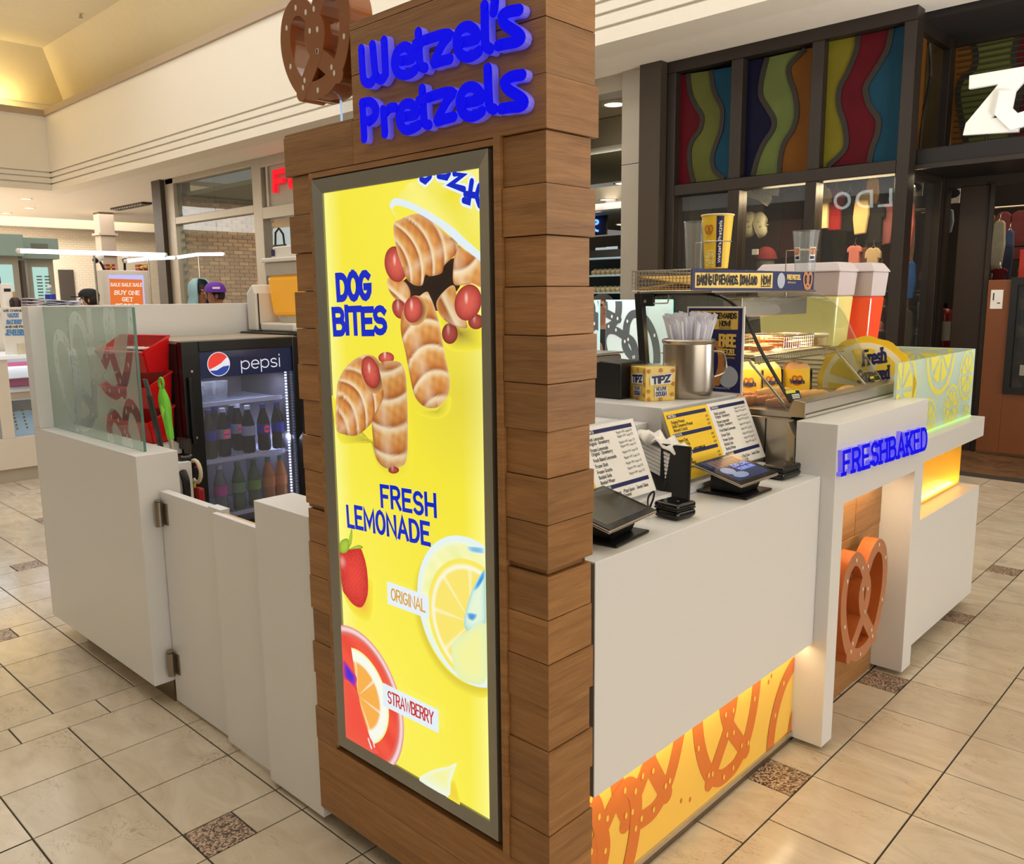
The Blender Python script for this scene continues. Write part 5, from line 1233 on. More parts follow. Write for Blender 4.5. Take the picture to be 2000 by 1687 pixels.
# ---- heated glass display case
DC = thing('display_case', 'curved glass heated food case with a stainless base', 'display case', (-1.6, 3.2, .99))
obj('base_cabinet', MB().box(-1.93, -1.27, 2.768, 3.65, .992, 1.165), SST, DC, bevel=.004)
obj('base_seam', MB().box(-1.375, -1.372, 2.765, 2.7675, 1.0, 1.16), BLK, DC)
ap = [(-1.195, .992), (-1.268, .992), (-1.268, 1.166)]
obj('base_apron', MB().prism([(0, 0), (.03, 0), (.03, .12), (.0, .17)], (-1.268, 2.712, .993), *XF, -.05), SST, DC, bevel=.003)
GPF = [(-1.90, 1.598), (-1.72, 1.602), (-1.61, 1.598), (-1.545, 1.578), (-1.497, 1.543), (-1.46, 1.5), (-1.40, 1.389), (-1.285, 1.222)]
GP = [(p.x, p.y) for p in smooth_path([(x, z, 0) for x, z in GPF], 4)]
g = MB(); nG = len(GP)
g.add([(x, 2.775, z) for x, z in GP]+[(x, 3.64, z) for x, z in GP], [(i, nG+i, nG+i+1, i+1) for i in range(nG-1)]); obj('curved_glass', g, glassmat('case_glass', (.95, .97, .95, 1), .0, .0), DC, smooth=True)
g = MB(); g.prism([(x, z) for x, z in GP]+[(-1.285, 1.19), (-1.90, 1.19)], (0, 2.786, 0), *XF, .006); obj('end_glass', g, glassmat('end_glass', (.90, .93, .9, 1), .0, .04), DC)
g = MB(); g.prism([(x, z) for x, z in GP]+[(-1.285, 1.19), (-1.90, 1.19)], (0, 3.646, 0), *XF, .006); obj('end_glass', g, _mats['end_glass'], DC)
obj('end_trim', MB().tube([(x, 2.775, z) for x, z in GP], .0065, 8), BLKG, DC, smooth=True)
obj('end_trim', MB().tube([(x, 3.645, z) for x, z in GP], .004, 8), CLEAR, DC, smooth=True)
obj('front_rail', MB().prism([(0, 0), (.0, .055), (-.045, .062), (-.06, .02), (-.06, 0)], (-1.232, 3.655, 1.172), *XF, .885), SST, DC, bevel=.003)
obj('rail_groove', MB().box(-1.2315, -1.2305, 2.775, 3.65, 1.184, 1.187), BLK, DC)
obj('front_rail_cap', MB().box(-1.235, -1.2285, 2.772, 3.655, 1.172, 1.182), mat('rail_light', rgb(206, 200, 186), .3, metal=.7), DC)
obj('rear_post', MB().obox((-1.908, 2.775, 1.39), (.99, 0, .1), (-.1, 0, .99), (0, -1, 0), .032, .44, .03).obox((-1.905, 3.64, 1.39), (.99, 0, .1), (-.1, 0, .99), (0, -1, 0), .03, .44, .03), BLK, DC, bevel=.003)
obj('bracket', MB().box(-1.915, -1.855, 2.757, 2.774, 1.556, 1.608), BLK, DC, bevel=.004); obj('bracket_bolt', MB().cyl((-1.888, 2.757, 1.575), (-1.888, 2.751, 1.575), .006), SST, DC)
obj('top_plate', MB().box(-1.92, -1.60, 2.76, 3.655, 1.6045, 1.613), SST, DC, bevel=.002)
obj('case_floor', MB().box(-1.89, -1.29, 2.79, 3.64, 1.166, 1.186), SST, DC)
wf = MB().tube(smooth_path([(-1.86, 2.768, 1.60), (-1.86, 2.762, 1.572), (-1.855, 2.762, 1.567), (-1.80, 2.762, 1.567), (-1.79, 2.762, 1.572), (-1.79, 2.768, 1.60)], 3), .003, 6); obj('wire_loop', wf, CHR, DC, smooth=True)
for y in (2.83, 3.6):
    obj('shelf_strut', MB().tube(smooth_path([(-1.84, y, 1.362), (-1.50, y, 1.358), (-1.47, y, 1.345), (-1.32, y, 1.19)], 4), .005, 8), CHR, DC, smooth=True)
sh = MB()
for i in range(14): sh.tube([(-1.85+.4*i/13, 2.81, 1.372), (-1.85+.4*i/13, 3.62, 1.372)], .0018, 4)
for i in range(41): sh.tube([(-1.85, 2.82+.79*i/40, 1.370), (-1.452, 2.82+.79*i/40, 1.370), (-1.447, 2.82+.79*i/40, 1.352)], .0018, 4)
sh.tube([(-1.446, 2.81, 1.35), (-1.446, 3.62, 1.35)], .003, 6); sh.tube([(-1.449, 2.81, 1.374), (-1.449, 3.62, 1.374)], .003, 6)
wo = obj('wire_shelf', sh, CHR, DC); wo['kind'] = 'stuff'
obj('shelf_paper', MB().box(-1.84, -1.47, 2.85, 3.45, 1.374, 1.377), mat('wax_paper', rgb(236, 214, 176), .6), DC)
hl = MB().box(-1.66, -1.58, 2.95, 3.525, 1.512, 1.585); hb_ = obj('heat_lamp_bar', hl, SST, DC, bevel=.004)
obj('lamp_hanger', MB().cyl((-1.62, 3.4, 1.585), (-1.62, 3.4, 1.604), .004), SST, DC)
area('case_heat_light', (-1.62, 3.24, 1.505), (.07, .5), 3.2, (1, .66, .34))
area('case_floor_light', (-1.6, 3.05, 1.345), (.2, .35), 1.3, (1, .64, .32))
for yk, ps in ((0, [(1533, 764), (1560, 762), (1566, 780), (1539, 784)]), (1, [(1698, 736), (1716, 733), (1722, 748), (1703, 752)])):
    Q = []
    for p in ps:
        best = None
        for s in range(60):
            x = -1.46+.175*s/59; zline = 1.5-(x+1.46)*(.278/.175) if x > -1.46 else 1.5
            h = hit(p[0], p[1], 0, x+.004)
            if best is None or abs(h.z-zline) < best[0]: best = (abs(h.z-zline), h)
        Q.append(best[1])
    st = thing('warning_sticker', ('small black and yellow warning sticker low on the near end of the case glass', 'small black warning sticker low on the far end of the case glass')[yk], 'sticker', Q[3])
    b = MB(); nn = (Q[2]-Q[3]).cross(Q[0]-Q[3]).normalized()*.001; b.add([q+nn for q in (Q[3], Q[2], Q[1], Q[0])]+[Q[3], Q[2], Q[1], Q[0]], [(0,1,2,3),(7,6,5,4)]); obj('label', b, BLK, st)
    t_ = lambda a, c: Q[3]+(Q[2]-Q[3])*a+(Q[0]-Q[3])*c+nn*2
    obj('yellow_band', MB().quad(t_(.0, .72), t_(1, .72), t_(1, 1), t_(0, 1)), mat('caution_yellow', rgb(206, 206, 60), .5), st)
    obj('text_print', MB().quad(t_(.35, .5), t_(.9, .5), t_(.9, .58), t_(.35, .58)).quad(t_(.35, .34), t_(.9, .34), t_(.9, .42), t_(.35, .42)).quad(t_(.35, .18), t_(.9, .18), t_(.9, .26), t_(.35, .26)), PAPER, st)
# ---- food in the case
CRUST = mat('pretzel_crust', rgb(186, 108, 46), .35, noise=.3, nscale=30)
PALE = mat('dough_pale', rgb(222, 172, 104), .45, noise=.2, nscale=30)
for i, (x, y, z, rz, lab) in enumerate(((-1.40, 3.17, 1.205, 1.2, 'long pale dough roll lying under the near warning sticker'), (-1.43, 2.95, 1.205, .9, 'browned dough roll at the near end of the case floor'), (-1.50, 2.88, 1.203, 1.1, 'dark browned roll in front of the wire basket'), (-1.36, 2.90, 1.202, .6, 'short browned roll in the front corner of the case'), (-1.46, 3.0, 1.226, 1.0, 'pale roll lying on top of the browned rolls'), (-1.55, 2.93, 1.21, .8, 'browned roll deepest in the near corner'), (-1.35, 3.42, 1.203, 1.5, 'golden roll on the case floor before the lemon board'))):
    u = Vector((math.cos(rz), math.sin(rz), 0)); m = MB(); L_ = .2 if i == 0 else .15
    P = [Vector((x, y, z))+u*(L_*(k/14-.5)) for k in range(15)]
    R_ = [max(.004, .021*math.sin(math.pi*min(max((k+.6)/15.2, 0), 1))**.35*(1+.12*math.sin(k*2.2))) for k in range(15)]
    m.tube(P, R_, 10); tag(obj('pretzel_roll', m, PALE if i in (0, 4, 6) else CRUST, smooth=True), lab, 'bread', 'baked rolls in the glass case')
def bag(c, rz, w_, d_, h, label):
    t = thing('snack_bag', label, 'bag', c, rz, 'yellow paper snack bags in the case'); c = Vector(c)
    u = Vector((math.cos(rz), math.sin(rz), 0)); v = Vector((-u.y, u.x, 0)); z = Vector((0, 0, 1)); rr = random.Random(int(c.y*1000))
    m = MB(); V = []; n = 16
    for j, (f, hh) in enumerate(((1, 0), (1.04, .3), (1.02, .6), (.94, .82), (.72, .97), (.35, 1.04))):
        for i in range(n):
            t_ = 2*math.pi*i/n; ex = math.copysign(abs(math.cos(t_))**.5, math.cos(t_)); ey = math.copysign(abs(math.sin(t_))**.5, math.sin(t_))
            k = 1+(.05*rr.uniform(-1, 1) if j else 0)
            V.append(c+u*(ex*w_/2*f*k)+v*(ey*d_/2*f*k)+z*(h*hh+.006*rr.uniform(-1, 1)*(j > 2)))
    F = [(j*n+i, j*n+(i+1) % n, (j+1)*n+(i+1) % n, (j+1)*n+i) for j in range(3) for i in range(n)]
    lo = MB().add(V[:4*n], F+[tuple(reversed(range(n)))]); obj('paper_bag', lo, YEL, t, smooth=True)
    up = MB().add(V[3*n:], [(j*n+i, j*n+(i+1) % n, (j+1)*n+(i+1) % n, (j+1)*n+i) for j in range(2) for i in range(n)]+[tuple(range(2*n, 3*n))]); obj('folded_top', up, mat('kraft_peach', rgb(236, 188, 136), .6), t, smooth=True)
    f0 = -v; o = c-v*(d_/2*1.03)
    obj('navy_side', MB().obox(c+u*(w_/2*1.035)+z*h*.42, v, z, u, d_*.8, h*.78, .003), NAVYP, t)
    pm = MB(); pretzel_on(pm, o+z*h*.45, u, z, .038, .038, .006, 0, lift=.003); obj('pretzel_print', pm, mat('pretzel_ink', None), t)
    write('lettering', "Wetzel's", [o-u*.03+z*h*.5-v*.004, o+u*.03+z*h*.5-v*.004, o+u*.03+z*h*.34-v*.004, o-u*.03+z*h*.34-v*.004], .2, NAVYP, t)
    return t
bag((-1.535, 3.345, 1.187), .62, .115, .07, .125, 'yellow snack bag with a peach folded top, right of its neighbours')
bag((-1.60, 3.23, 1.187), .75, .10, .07, .13, 'yellow snack bag with a navy side, between two others')
bag((-1.63, 3.10, 1.187), .70, .115, .08, .135, 'yellow snack bag nearest the rewards poster')
def wire_basket(name, label, x0, x1, y0, y1, z0, z1, nx_, ny_, nz_, r=.0016, cat='basket'):
    t = thing(name, label, cat, ((x0+x1)/2, (y0+y1)/2, z0)); m = MB()
    for i in range(nz_+1):
        z = z0+(z1-z0)*i/nz_; m.tube([(x0, y0, z), (x1, y0, z), (x1, y1, z), (x0, y1, z)], r, 4, True)
    for i in range(nx_+1):
        x = x0+(x1-x0)*i/nx_; m.tube([(x, y0, z1), (x, y0, z0), (x, y1, z0), (x, y1, z1)], r, 4)
    for i in range(ny_+1):
        y = y0+(y1-y0)*i/ny_; m.tube([(x0, y, z1), (x0, y, z0), (x1, y, z0), (x1, y, z1)], r, 4)
    o = obj('wire_mesh', m, CHR, t); o['kind'] = 'stuff'
    obj('rim', MB().tube([(x0, y0, z1), (x1, y0, z1), (x1, y1, z1), (x0, y1, z1)], r*2, 6, True), CHR, t); return t
wire_basket('wire_basket', 'low wire basket of baked pretzels on the case shelf', -1.70, -1.49, 3.13, 3.40, 1.379, 1.432, 10, 14, 4)
wire_basket('wire_basket', 'small wire basket at the near end of the case shelf', -1.76, -1.60, 2.83, 3.0, 1.378, 1.445, 7, 8, 4)
def soft_pretzel(c, s, rz, label):
    m = MB()
    for P in pretzel_paths(5):
        Q = []
        for k, (x, y) in enumerate(P):
            a, b = (x-.5)*s, (y-.5)*s; Q.append(Vector((c[0]+a*math.cos(rz)-b*math.sin(rz), c[1]+a*math.sin(rz)+b*math.cos(rz), c[2]+(.006 if len(P) < 6 else .0))))
        m.tube(Q, s*.085, 8)
    tag(obj('soft_pretzel', m, CRUST, smooth=True), label, 'pretzel', 'soft pretzels on the case shelf')
soft_pretzel((-1.60, 3.22, 1.393), .12, .5, 'golden soft pretzel lying in the middle of the wire basket')
soft_pretzel((-1.58, 3.32, 1.393), .12, 1.4, 'soft pretzel at the far end of the wire basket')
soft_pretzel((-1.60, 3.25, 1.414), .12, 2.2, 'soft pretzel on top of the others in the basket')
soft_pretzel((-1.68, 2.92, 1.40), .13, .2, 'dark crusted pretzel in the near small basket')
soft_pretzel((-1.56, 3.04, 1.392), .12, 2.9, 'soft pretzel on the paper between the two baskets')
for i, (y, x) in enumerate(((3.46, -1.55), (3.53, -1.52))):
    t = thing('dip_cup', ('clear lidded dip cup beside the wire basket', 'clear lidded dip cup at the far end of the shelf')[i], 'cup', (x, y, 1.378))
    obj('cup', MB().lathe([(.028, 0), (.036, .045)], (x, y, 1.378), 18), CLEAR, t, smooth=True); obj('lid', MB().lathe([(.038, .0455), (.038, .05), (.03, .052)], (x, y, 1.378), 18), mat('lid_pale', rgb(214, 212, 200), .4), t); obj('dip', MB().lathe([(.026, .003), (.032, .035)], (x, y, 1.378), 18), mat('dip_cream', rgb(226, 190, 130), .5), t)
# ---- on top of the case: tray, banner, cups
TR_ = wire_basket('wire_tray', 'long shallow wire tray with yellow wrappers on top of the glass case', -1.885, -1.615, 2.66, 3.62, 1.614, 1.688, 18, 40, 5)
for i, (a, b, c_, d, lab) in enumerate((((-1.875, 2.68, 1.62), (-1.64, 2.68, 1.618), (-1.64, 3.0, 1.622), (-1.87, 3.0, 1.65), 'flat yellow wrapper at the bottom of the wire tray'), ((-1.87, 2.69, 1.665), (-1.64, 2.70, 1.63), (-1.64, 3.1, 1.635), (-1.86, 3.1, 1.675), 'yellow wrapper sloping up at the left of the wire tray'))):
    m = MB(); q = [Vector(a), Vector(b), Vector(c_), Vector(d)]; m.add(q+[p+Vector((0, 0, .004)) for p in q], [(3,2,1,0),(4,5,6,7),(0,1,5,4),(1,2,6,5),(2,3,7,6),(3,0,4,7)]); tag(obj('wrapper', m, mat('wrapper_gold', rgb(206, 160, 50), .5)), lab, 'wrapper', 'yellow wrappers in the wire tray')
BN = thing('rewards_banner', 'long navy and yellow rewards banner on the front of the wire tray', 'sign', (-1.6, 3.13, 1.613))
bx = -1.603
obj('board', MB().box(bx-.003, bx, 2.625, 3.635, 1.614, 1.690), NAVYP, BN)
bp = lambda a, b, l=.0006: Vector((bx+l, 2.625+1.01*a, 1.614+.076*b))
obj('yellow_print', MB().quad(bp(.02, .12), bp(.61, .1), bp(.61, .9), bp(.02, .82)), mat('banner_gold', rgb(238, 206, 110), .5), BN)
for w_, a0, a1 in (('BAKING UP REWARDS.', .03, .33), ('DOWNLOAD', .34, .48), ('NOW!', .51, .595)):
    write('lettering', w_, [bp(a0, .74, .0012), bp(a1, .76, .0012), bp(a1, .26, .0012), bp(a0, .22, .0012)], .2, INKB, BN, jit=.12)
obj('underline_print', MB().quad(bp(.51, .16, .0012), bp(.595, .17, .0012), bp(.595, .22, .0012), bp(.51, .21, .0012)), INKB, BN)
obj('badge_print', MB().add([bp(.685+.034*math.cos(t), .5+.42*math.sin(t), .0012) for t in [k*.2618 for k in range(24)]], [tuple(range(24))]), mat('badge_grey', None), BN)
write('lettering', 'FREE PRETZEL', [bp(.735, .84, .0012), bp(.865, .84, .0012), bp(.865, .56, .0012), bp(.735, .56, .0012)], .2, mat('banner_gold', None), BN)
btext('small_print', 'After first purchase', bp(.745, .36), *YF, .013, mat('banner_gold', None), BN, sx=.75)
pm = MB(); pretzel_on(pm, bp(.935, .5, .001), *YF, .085, .068, .013, 0); obj('pretzel_print', pm, mat('pretzel_tan', None), BN)
def cup(name, c, rb, rt, h, m, label, wall=.0015):
    t = thing(name, label, 'cup', c); c = Vector(c)
    obj('body', MB().lathe([(rb, 0), (rt, h), (rt+.003, h), (rt+.003, h+.005), (rt-wall, h+.005), (rt-wall, h), (rb-wall, .004), (0, .004)], c, 36, cap=False), m, t, smooth=True)
    if m is not CLEAR: obj('rim', MB().tube([c+Vector((rt+.001)*1 if False else ((rt+.001)*math.cos(k*.2244), (rt+.001)*math.sin(k*.2244), h+.003)) for k in range(28)], .003, 6, True), PAPER, t, smooth=True)
    return t
c = Vector((-1.588, 2.765, 1.692)); YC = cup('paper_cup', c, .041, .056, .185, YEL, 'tall yellow paper cup with a navy stripe in a wire ring')
def curved(c, rb, rt, h, a0, a1, z0, z1, m, name, parent, n=8, lift=.0012):
    b = MB(); V = []
    for zz_ in (z0, z1):
        r = rb+(rt-rb)*zz_/h+lift
        for i in range(n+1):
            t = a0+(a1-a0)*i/n; V.append(c+Vector((r*math.cos(t), r*math.sin(t), zz_)))
    b.add(V, [(i, i+1, n+2+i, n+1+i) for i in range(n)]); return obj(name, b, m, parent, smooth=True)
va = math.atan2(-c.y, -c.x)
curved(c, .041, .056, .185, va-.05, va+.42, .004, .182, NAVYP, 'navy_stripe', YC)
def cupword(s_, a_mid, z0, z1, hw, m, parent, c, rb, rt, h):
    lay, tot = layout(s_, .2); mb = MB()
    def fm(x, y):
        z = z0+(z1-z0)*x/tot; a = a_mid-hw+2*hw*(1-y); r = rb+(rt-rb)*z/h+.0022; return c+Vector((r*math.cos(a+hw*0), r*math.sin(a), z))
    for ch, P in lay: strokes_into(mb, P, .2, fm, 0, (math.cos(a_mid), math.sin(a_mid), 0))
    return obj('lettering', mb, m, parent)
cupword("Wetzel's Pretzels", va+.185, .02, .165, .10, PAPER, YC, c, .041, .056, .185)
lmm = MB(); lemon_on(lmm, c+Vector((math.cos(va-.42)*.0455, math.sin(va-.42)*.0455, .035)), (-math.sin(va-.42), math.cos(va-.42), 0), (.1*math.cos(va-.42), .1*math.sin(va-.42), 1), .028, (-.02, .014, -.028, .03), .003); obj('lemon_print', lmm, mat('lemon_line', rgb(250, 232, 150), .5), YC)
pm = MB(); pa = va-.55; pretzel_on(pm, c+Vector((math.cos(pa)*.054, math.sin(pa)*.054, .135)), (-math.sin(pa), math.cos(pa), 0), (0, 0, 1), .03, .03, .005, lift=.002); obj('pretzel_print', pm, mat('pretzel_ink', None), YC)
c2 = Vector((-1.60, 3.53, 1.693)); CC = cup('clear_cup', c2, .041, .055, .165, CLEAR, 'clear plastic cup with small printed patches in a wire ring')
va2 = math.atan2(-c2.y, -c2.x)
for a in (-.75, .65): 
    pch = curved(c2, .041, .055, .165, va2+a-.3, va2+a+.3, .045, .1, PAPER, 'patch', CC, 6); curved(c2, .041, .055, .165, va2+a-.22, va2+a+.22, .05, .062, NAVYP, 'patch_text', CC, 6, .002)
    pm = MB(); pa = va2+a; pretzel_on(pm, c2+Vector((math.cos(pa)*.048, math.sin(pa)*.048, .082)), (-math.sin(pa), math.cos(pa), 0), (0, 0, 1), .022, .026, .004, lift=.0035); obj('pretzel_print', pm, mat('pretzel_ink', None), CC)
cup('clear_cup', (-1.66, 2.75, 1.692), .040, .050, .165, CLEAR, 'clear plastic cup half hidden behind the yellow cup')
for cc_, r, z, lab in ((c, .0505, .095, 'wire ring holder around the yellow cup'), (c2, .0495, .09, 'wire ring holder around the clear cup')):
    t = thing('cup_ring', lab, 'cup holder', cc_); cv_ = cc_+Vector((0, 0, z))
    obj('ring', MB().tube([cv_+Vector((r*math.cos(k*.2618), r*math.sin(k*.2618), 0)) for k in range(24)], .0022, 6, True), CHR, t, smooth=True)
    obj('arm', MB().tube([cv_+Vector((-r, 0, 0)), cv_+Vector((-r-.03, -.015, 0)), cv_+Vector((-r-.03, -.015, -z-.004))], .0022, 6), CHR, t)
# ---- lemonade tubs and cooler behind the case
def tub(name, x0, x1, y0, y1, z0, z1, lvl, liquid, label):
    t = thing(name, label, 'drink dispenser', ((x0+x1)/2, (y0+y1)/2, z0)); tp = .025
    def fr(a, zA, b, zB): 
        return MB().add([(x0+a,y0+a,zA),(x1-a,y0+a,zA),(x1-a,y1-a,zA),(x0+a,y1-a,zA),(x0+b,y0+b,zB),(x1-b,y0+b,zB),(x1-b,y1-b,zB),(x0+b,y1-b,zB)], [(0,3,2,1),(4,5,6,7),(0,1,5,4),(1,2,6,5),(2,3,7,6),(3,0,4,7)])
    f = (lvl-z0)/(z1-z0)
    obj('liquid', fr(tp+.003, z0+.002, tp*(1-f)+.003, lvl), liquid, t, bevel=.01)
    obj('frosted_tub', fr(tp*(1-f)+.001, lvl+.001, 0, z1), mat('frosted_tub', rgb(222, 206, 206), .5, trans=.25), t, bevel=.006)
    obj('lid', MB().add([(x0-.01,y0-.01,z1),(x1+.01,y0-.01,z1),(x1+.01,y1+.01,z1),(x0-.01,y1+.01,z1),(x0+.02,y0+.02,z1+.045),(x1-.02,y0+.02,z1+.045),(x1-.02,y1-.02,z1+.045),(x0+.02,y1-.02,z1+.045)], [(0,3,2,1),(4,5,6,7),(0,1,5,4),(1,2,6,5),(2,3,7,6),(3,0,4,7)]), mat('tub_lid', rgb(226, 214, 216), .3, trans=.2), t, bevel=.008)
    return t
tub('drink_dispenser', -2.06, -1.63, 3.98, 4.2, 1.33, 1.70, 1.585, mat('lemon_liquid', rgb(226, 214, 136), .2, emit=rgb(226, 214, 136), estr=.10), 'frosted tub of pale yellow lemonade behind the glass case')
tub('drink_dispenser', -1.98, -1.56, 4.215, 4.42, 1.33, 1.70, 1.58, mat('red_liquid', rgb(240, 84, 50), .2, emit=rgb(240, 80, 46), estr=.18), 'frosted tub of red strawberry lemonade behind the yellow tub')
DCO = thing('drink_cooler', 'beige louvred cooler base under the lemonade tubs', 'appliance', (-1.85, 4.1, .99))
BEI = mat('beige_panel', rgb(206, 190, 156), .5)
obj('body', MB().box(-2.1, -1.54, 3.985, 4.44, .99, 1.325), BEI, DCO)
lv = MB()
for k in range(13): lv.obox((-1.80, 3.975, 1.03+.0215*k), (1, 0, 0), (0, .5, .86), (0, -.86, .5), .38, .017, .004)
obj('louvre', lv, BEI, DCO)['kind'] = 'stuff'
# ---- the fridge
FR = thing('drinks_fridge', 'black glass-door drinks fridge with a lit logo header and shelves of bottles', 'fridge', (-3.85, 1.98, 0))
FXF, FXB, FY0, FY1, FZT = -3.60, -4.15, 1.68, 2.28, 1.42
FB = mat('fridge_black', rgb(14, 13, 15), .3)
FIN = mat('fridge_liner', rgb(120, 116, 122), .5)
def shell():
    m = MB(); m.box(FXB, FXF-.05, FY0, FY0+.045, .02, FZT-.015); m.box(FXB, FXF-.05, FY1-.045, FY1, .02, FZT-.015); m.box(FXB, FXF-.05, FY0+.045, FY1-.045, FZT-.06, FZT-.015)
    m.box(FXB, FXB+.04, FY0+.045, FY1-.045, .02, FZT-.06); m.box(FXB, FXF-.05, FY0+.045, FY1-.045, .02, .5); return m
obj('cabinet', shell(), FB, FR)
obj('top_panel', MB().box(FXB-.005, FXF-.045, FY0-.003, FY1+.003, FZT-.0145, FZT), mat('fridge_top', rgb(150, 136, 120), .4), FR, bevel=.003)
lnr = MB().box(FXB+.0405, FXB+.045, FY0+.05, FY1-.05, .5, FZT-.061).box(FXB+.045, FXF-.051, FY0+.0455, FY0+.05, .505, FZT-.061).box(FXB+.045, FXF-.051, FY1-.05, FY1-.0455, .505, FZT-.061); obj('liner', lnr, FIN, FR)
GY0, GY1, GZ0, GZ1 = 1.762, 2.238, .56, 1.368
dr = MB(); dr.box(FXF-.045, FXF, FY0, GY0, .05, FZT-.003); dr.box(FXF-.045, FXF, GY1, FY1, .05, FZT-.003); dr.box(FXF-.045, FXF, GY0, GY1, GZ1, FZT-.003); dr.box(FXF-.045, FXF, GY0, GY1, .05, GZ0)
DRo = obj('door_frame', dr, FB, FR, bevel=.004)
obj('door_glass', MB().box(FXF-.02, FXF-.014, GY0, GY1, GZ0, GZ1), glassmat('fridge_glass', (.82, .84, .92, 1), .0, .05), FR)
obj('door_handle', MB().box(FXF+.0005, FXF+.022, 1.695, 1.712, .96, 1.26), FB, FR, bevel=.005)
for z in (1.285, .985): obj('handle_bolt', MB().cyl((FXF, 1.72, z), (FXF+.004, 1.72, z), .006), CHR, FR)
hz0 = 1.248
hp = lambda a, b, l=.0: Vector((FXF-.0135+l, GY0+(GY1-GY0)*a, hz0+(GZ1-hz0)*b))
obj('logo_header', MB().box(FXF-.0138, FXF-.0128, GY0, GY1, hz0, GZ1), mat('header_navy', rgb(30, 36, 62), .15, emit=rgb(26, 34, 66), estr=.5), FR)
hd = FR
ctr = hp(.2, .5); R_ = .052
def arcpts(a0, a1, n=12): return [(R_*math.cos(math.radians(a0+(a1-a0)*i/n)), R_*math.sin(math.radians(a0+(a1-a0)*i/n))) for i in range(n+1)]
def logo(P, l, m, nme='logo_print'): obj(nme, MB().add([ctr+Vector((l, x, y)) for x, y in P], [tuple(range(len(P)))]), m, hd)
logo([(x*1.07, y*1.07) for x, y in arcpts(0, 345, 28)], .0012, mat('logo_white', rgb(226, 230, 244), .4, emit=rgb(206, 214, 240), estr=.55))
logo(arcpts(35, 205, 16)+[(-.02, -.012), (.012, .004)], .0016, mat('logo_red', rgb(220, 60, 52), .4, emit=rgb(214, 56, 48), estr=.6))
logo(arcpts(212, 350, 14)+[(.02, -.012), (-.012, -.028)], .0016, mat('logo_blue', rgb(40, 64, 150), .4, emit=rgb(36, 60, 150), estr=.6))
write('lettering', 'pepsi', [hp(.43, .74, .0012), hp(.87, .78, .0012), hp(.87, .22, .0012), hp(.43, .22, .0012)], .075, _mats['logo_white'], hd, gap=.14, rnd=True, lift=.001)
SHW = mat('shelf_white', rgb(214, 216, 236), .4)
for z in (1.115, .845, .575):
    s = MB()
    for i in range(24): y = GY0+.01+(GY1-GY0-.02)*i/23; s.tube([(FXB+.05, y, z), (FXF-.07, y, z)], .002, 4)
    s.box(FXF-.075, FXF-.068, GY0+.005, GY1-.03, z-.006, z+.014); obj('shelf', s, SHW, FR)
led = MB()
for i in range(46): z = .58+.66*i/45; led.box(FXF-.052, FXF-.047, 2.218, 2.226, z, z+.007)
lo = obj('led_strip', led, emat('led_blue_white', (.62, .72, 1, 1), 6), FR); lo['kind'] = 'stuff'
area('fridge_light', (-3.68, 2.21, .92), (.02, .6), 2.4, (.66, .74, 1), (0, math.radians(60), math.radians(-60)))
area('fridge_top_light', (-3.72, 1.99, 1.235), (.1, .4), 1.1, (.8, .84, 1))
# ---- bottles in the fridge
def bottle(c, liq, lab_m, cap_m, label, group, logo_=False):
    t = thing('soda_bottle', label, 'bottle', c, 0, group); c = Vector(c)
    pr = [(.026, 0), (.031, .006), (.031, .05), (.029, .062), (.0315, .078), (.0315, .135), (.030, .145), (.022, .175), (.0135, .2), (.0125, .212)]
    obj('bottle_body', MB().lathe([(r, z) for r, z in pr], c, 18), liq, t, smooth=True)
    obj('wrap_label', MB().lathe([(.0322, .085), (.0322, .132)], c, 18, cap=False), lab_m, t, smooth=True)
    obj('cap', MB().lathe([(.0145, .211), (.0145, .229), (.012, .231)], c, 16), cap_m, t, smooth=True)
    if logo_:
        obj('label_logo', MB().add([c+Vector((.0328, .017*math.cos(k*.5236), .108+.019*math.sin(k*.5236))) for k in range(12)], [tuple(range(12))]), _mats['logo_red'], t)
        obj('label_logo', MB().box(c.x+.0329, c.x+.0332, c.y-.015, c.y+.015, c.z+.103, c.z+.112), _mats['logo_blue'], t)
    return t
COLA = mat('cola', rgb(26, 18, 20), .08); LB_ = mat('label_blue', rgb(44, 54, 170), .4); LS = mat('label_silver', rgb(176, 180, 200), .35, metal=.2)
CW = mat('cap_white', rgb(206, 208, 226), .4); CB = mat('cap_blue', rgb(40, 44, 130), .4); GRN = mat('soda_green', rgb(96, 130, 92), .1, trans=.4); ORS = mat('soda_orange', rgb(196, 120, 60), .1); CLR = mat('soda_clear', rgb(170, 170, 180), .05, trans=.6)
def by(zx, zy, x): return hit(330+zx/4.325, 650+zy/4.325, 0, x)
row = (('cola bottle with a blue label, first from the fridge hinge side', 345, -3.70, LB_, CB, 0), ('cola bottle with a silver label and round logo, second in the front row', 465, -3.70, LS, CW, 1), ('cola bottle with a silver label turned sideways, behind the front row', 590, -3.80, LS, CW, 1), ('cola bottle with a plain silver label, middle of the shelf', 675, -3.70, LS, CW, 0), ('cola bottle with a blue label and round logo, right of the silver ones', 805, -3.70, LB_, CB, 1), ('cola bottle with a blue label beside the light strip', 925, -3.70, LB_, CB, 0), ('cola bottle standing in the back row left', 400, -3.82, LB_, CB, 0), ('cola bottle standing in the back row centre', 540, -3.90, LB_, CW, 0))
for lab, zx, x, lm_, cm_, lg in row:
    y = by(zx, 900, x).y; bottle((x, y, .862), COLA, lm_, cm_, lab, 'bottles on the middle fridge shelf', lg)
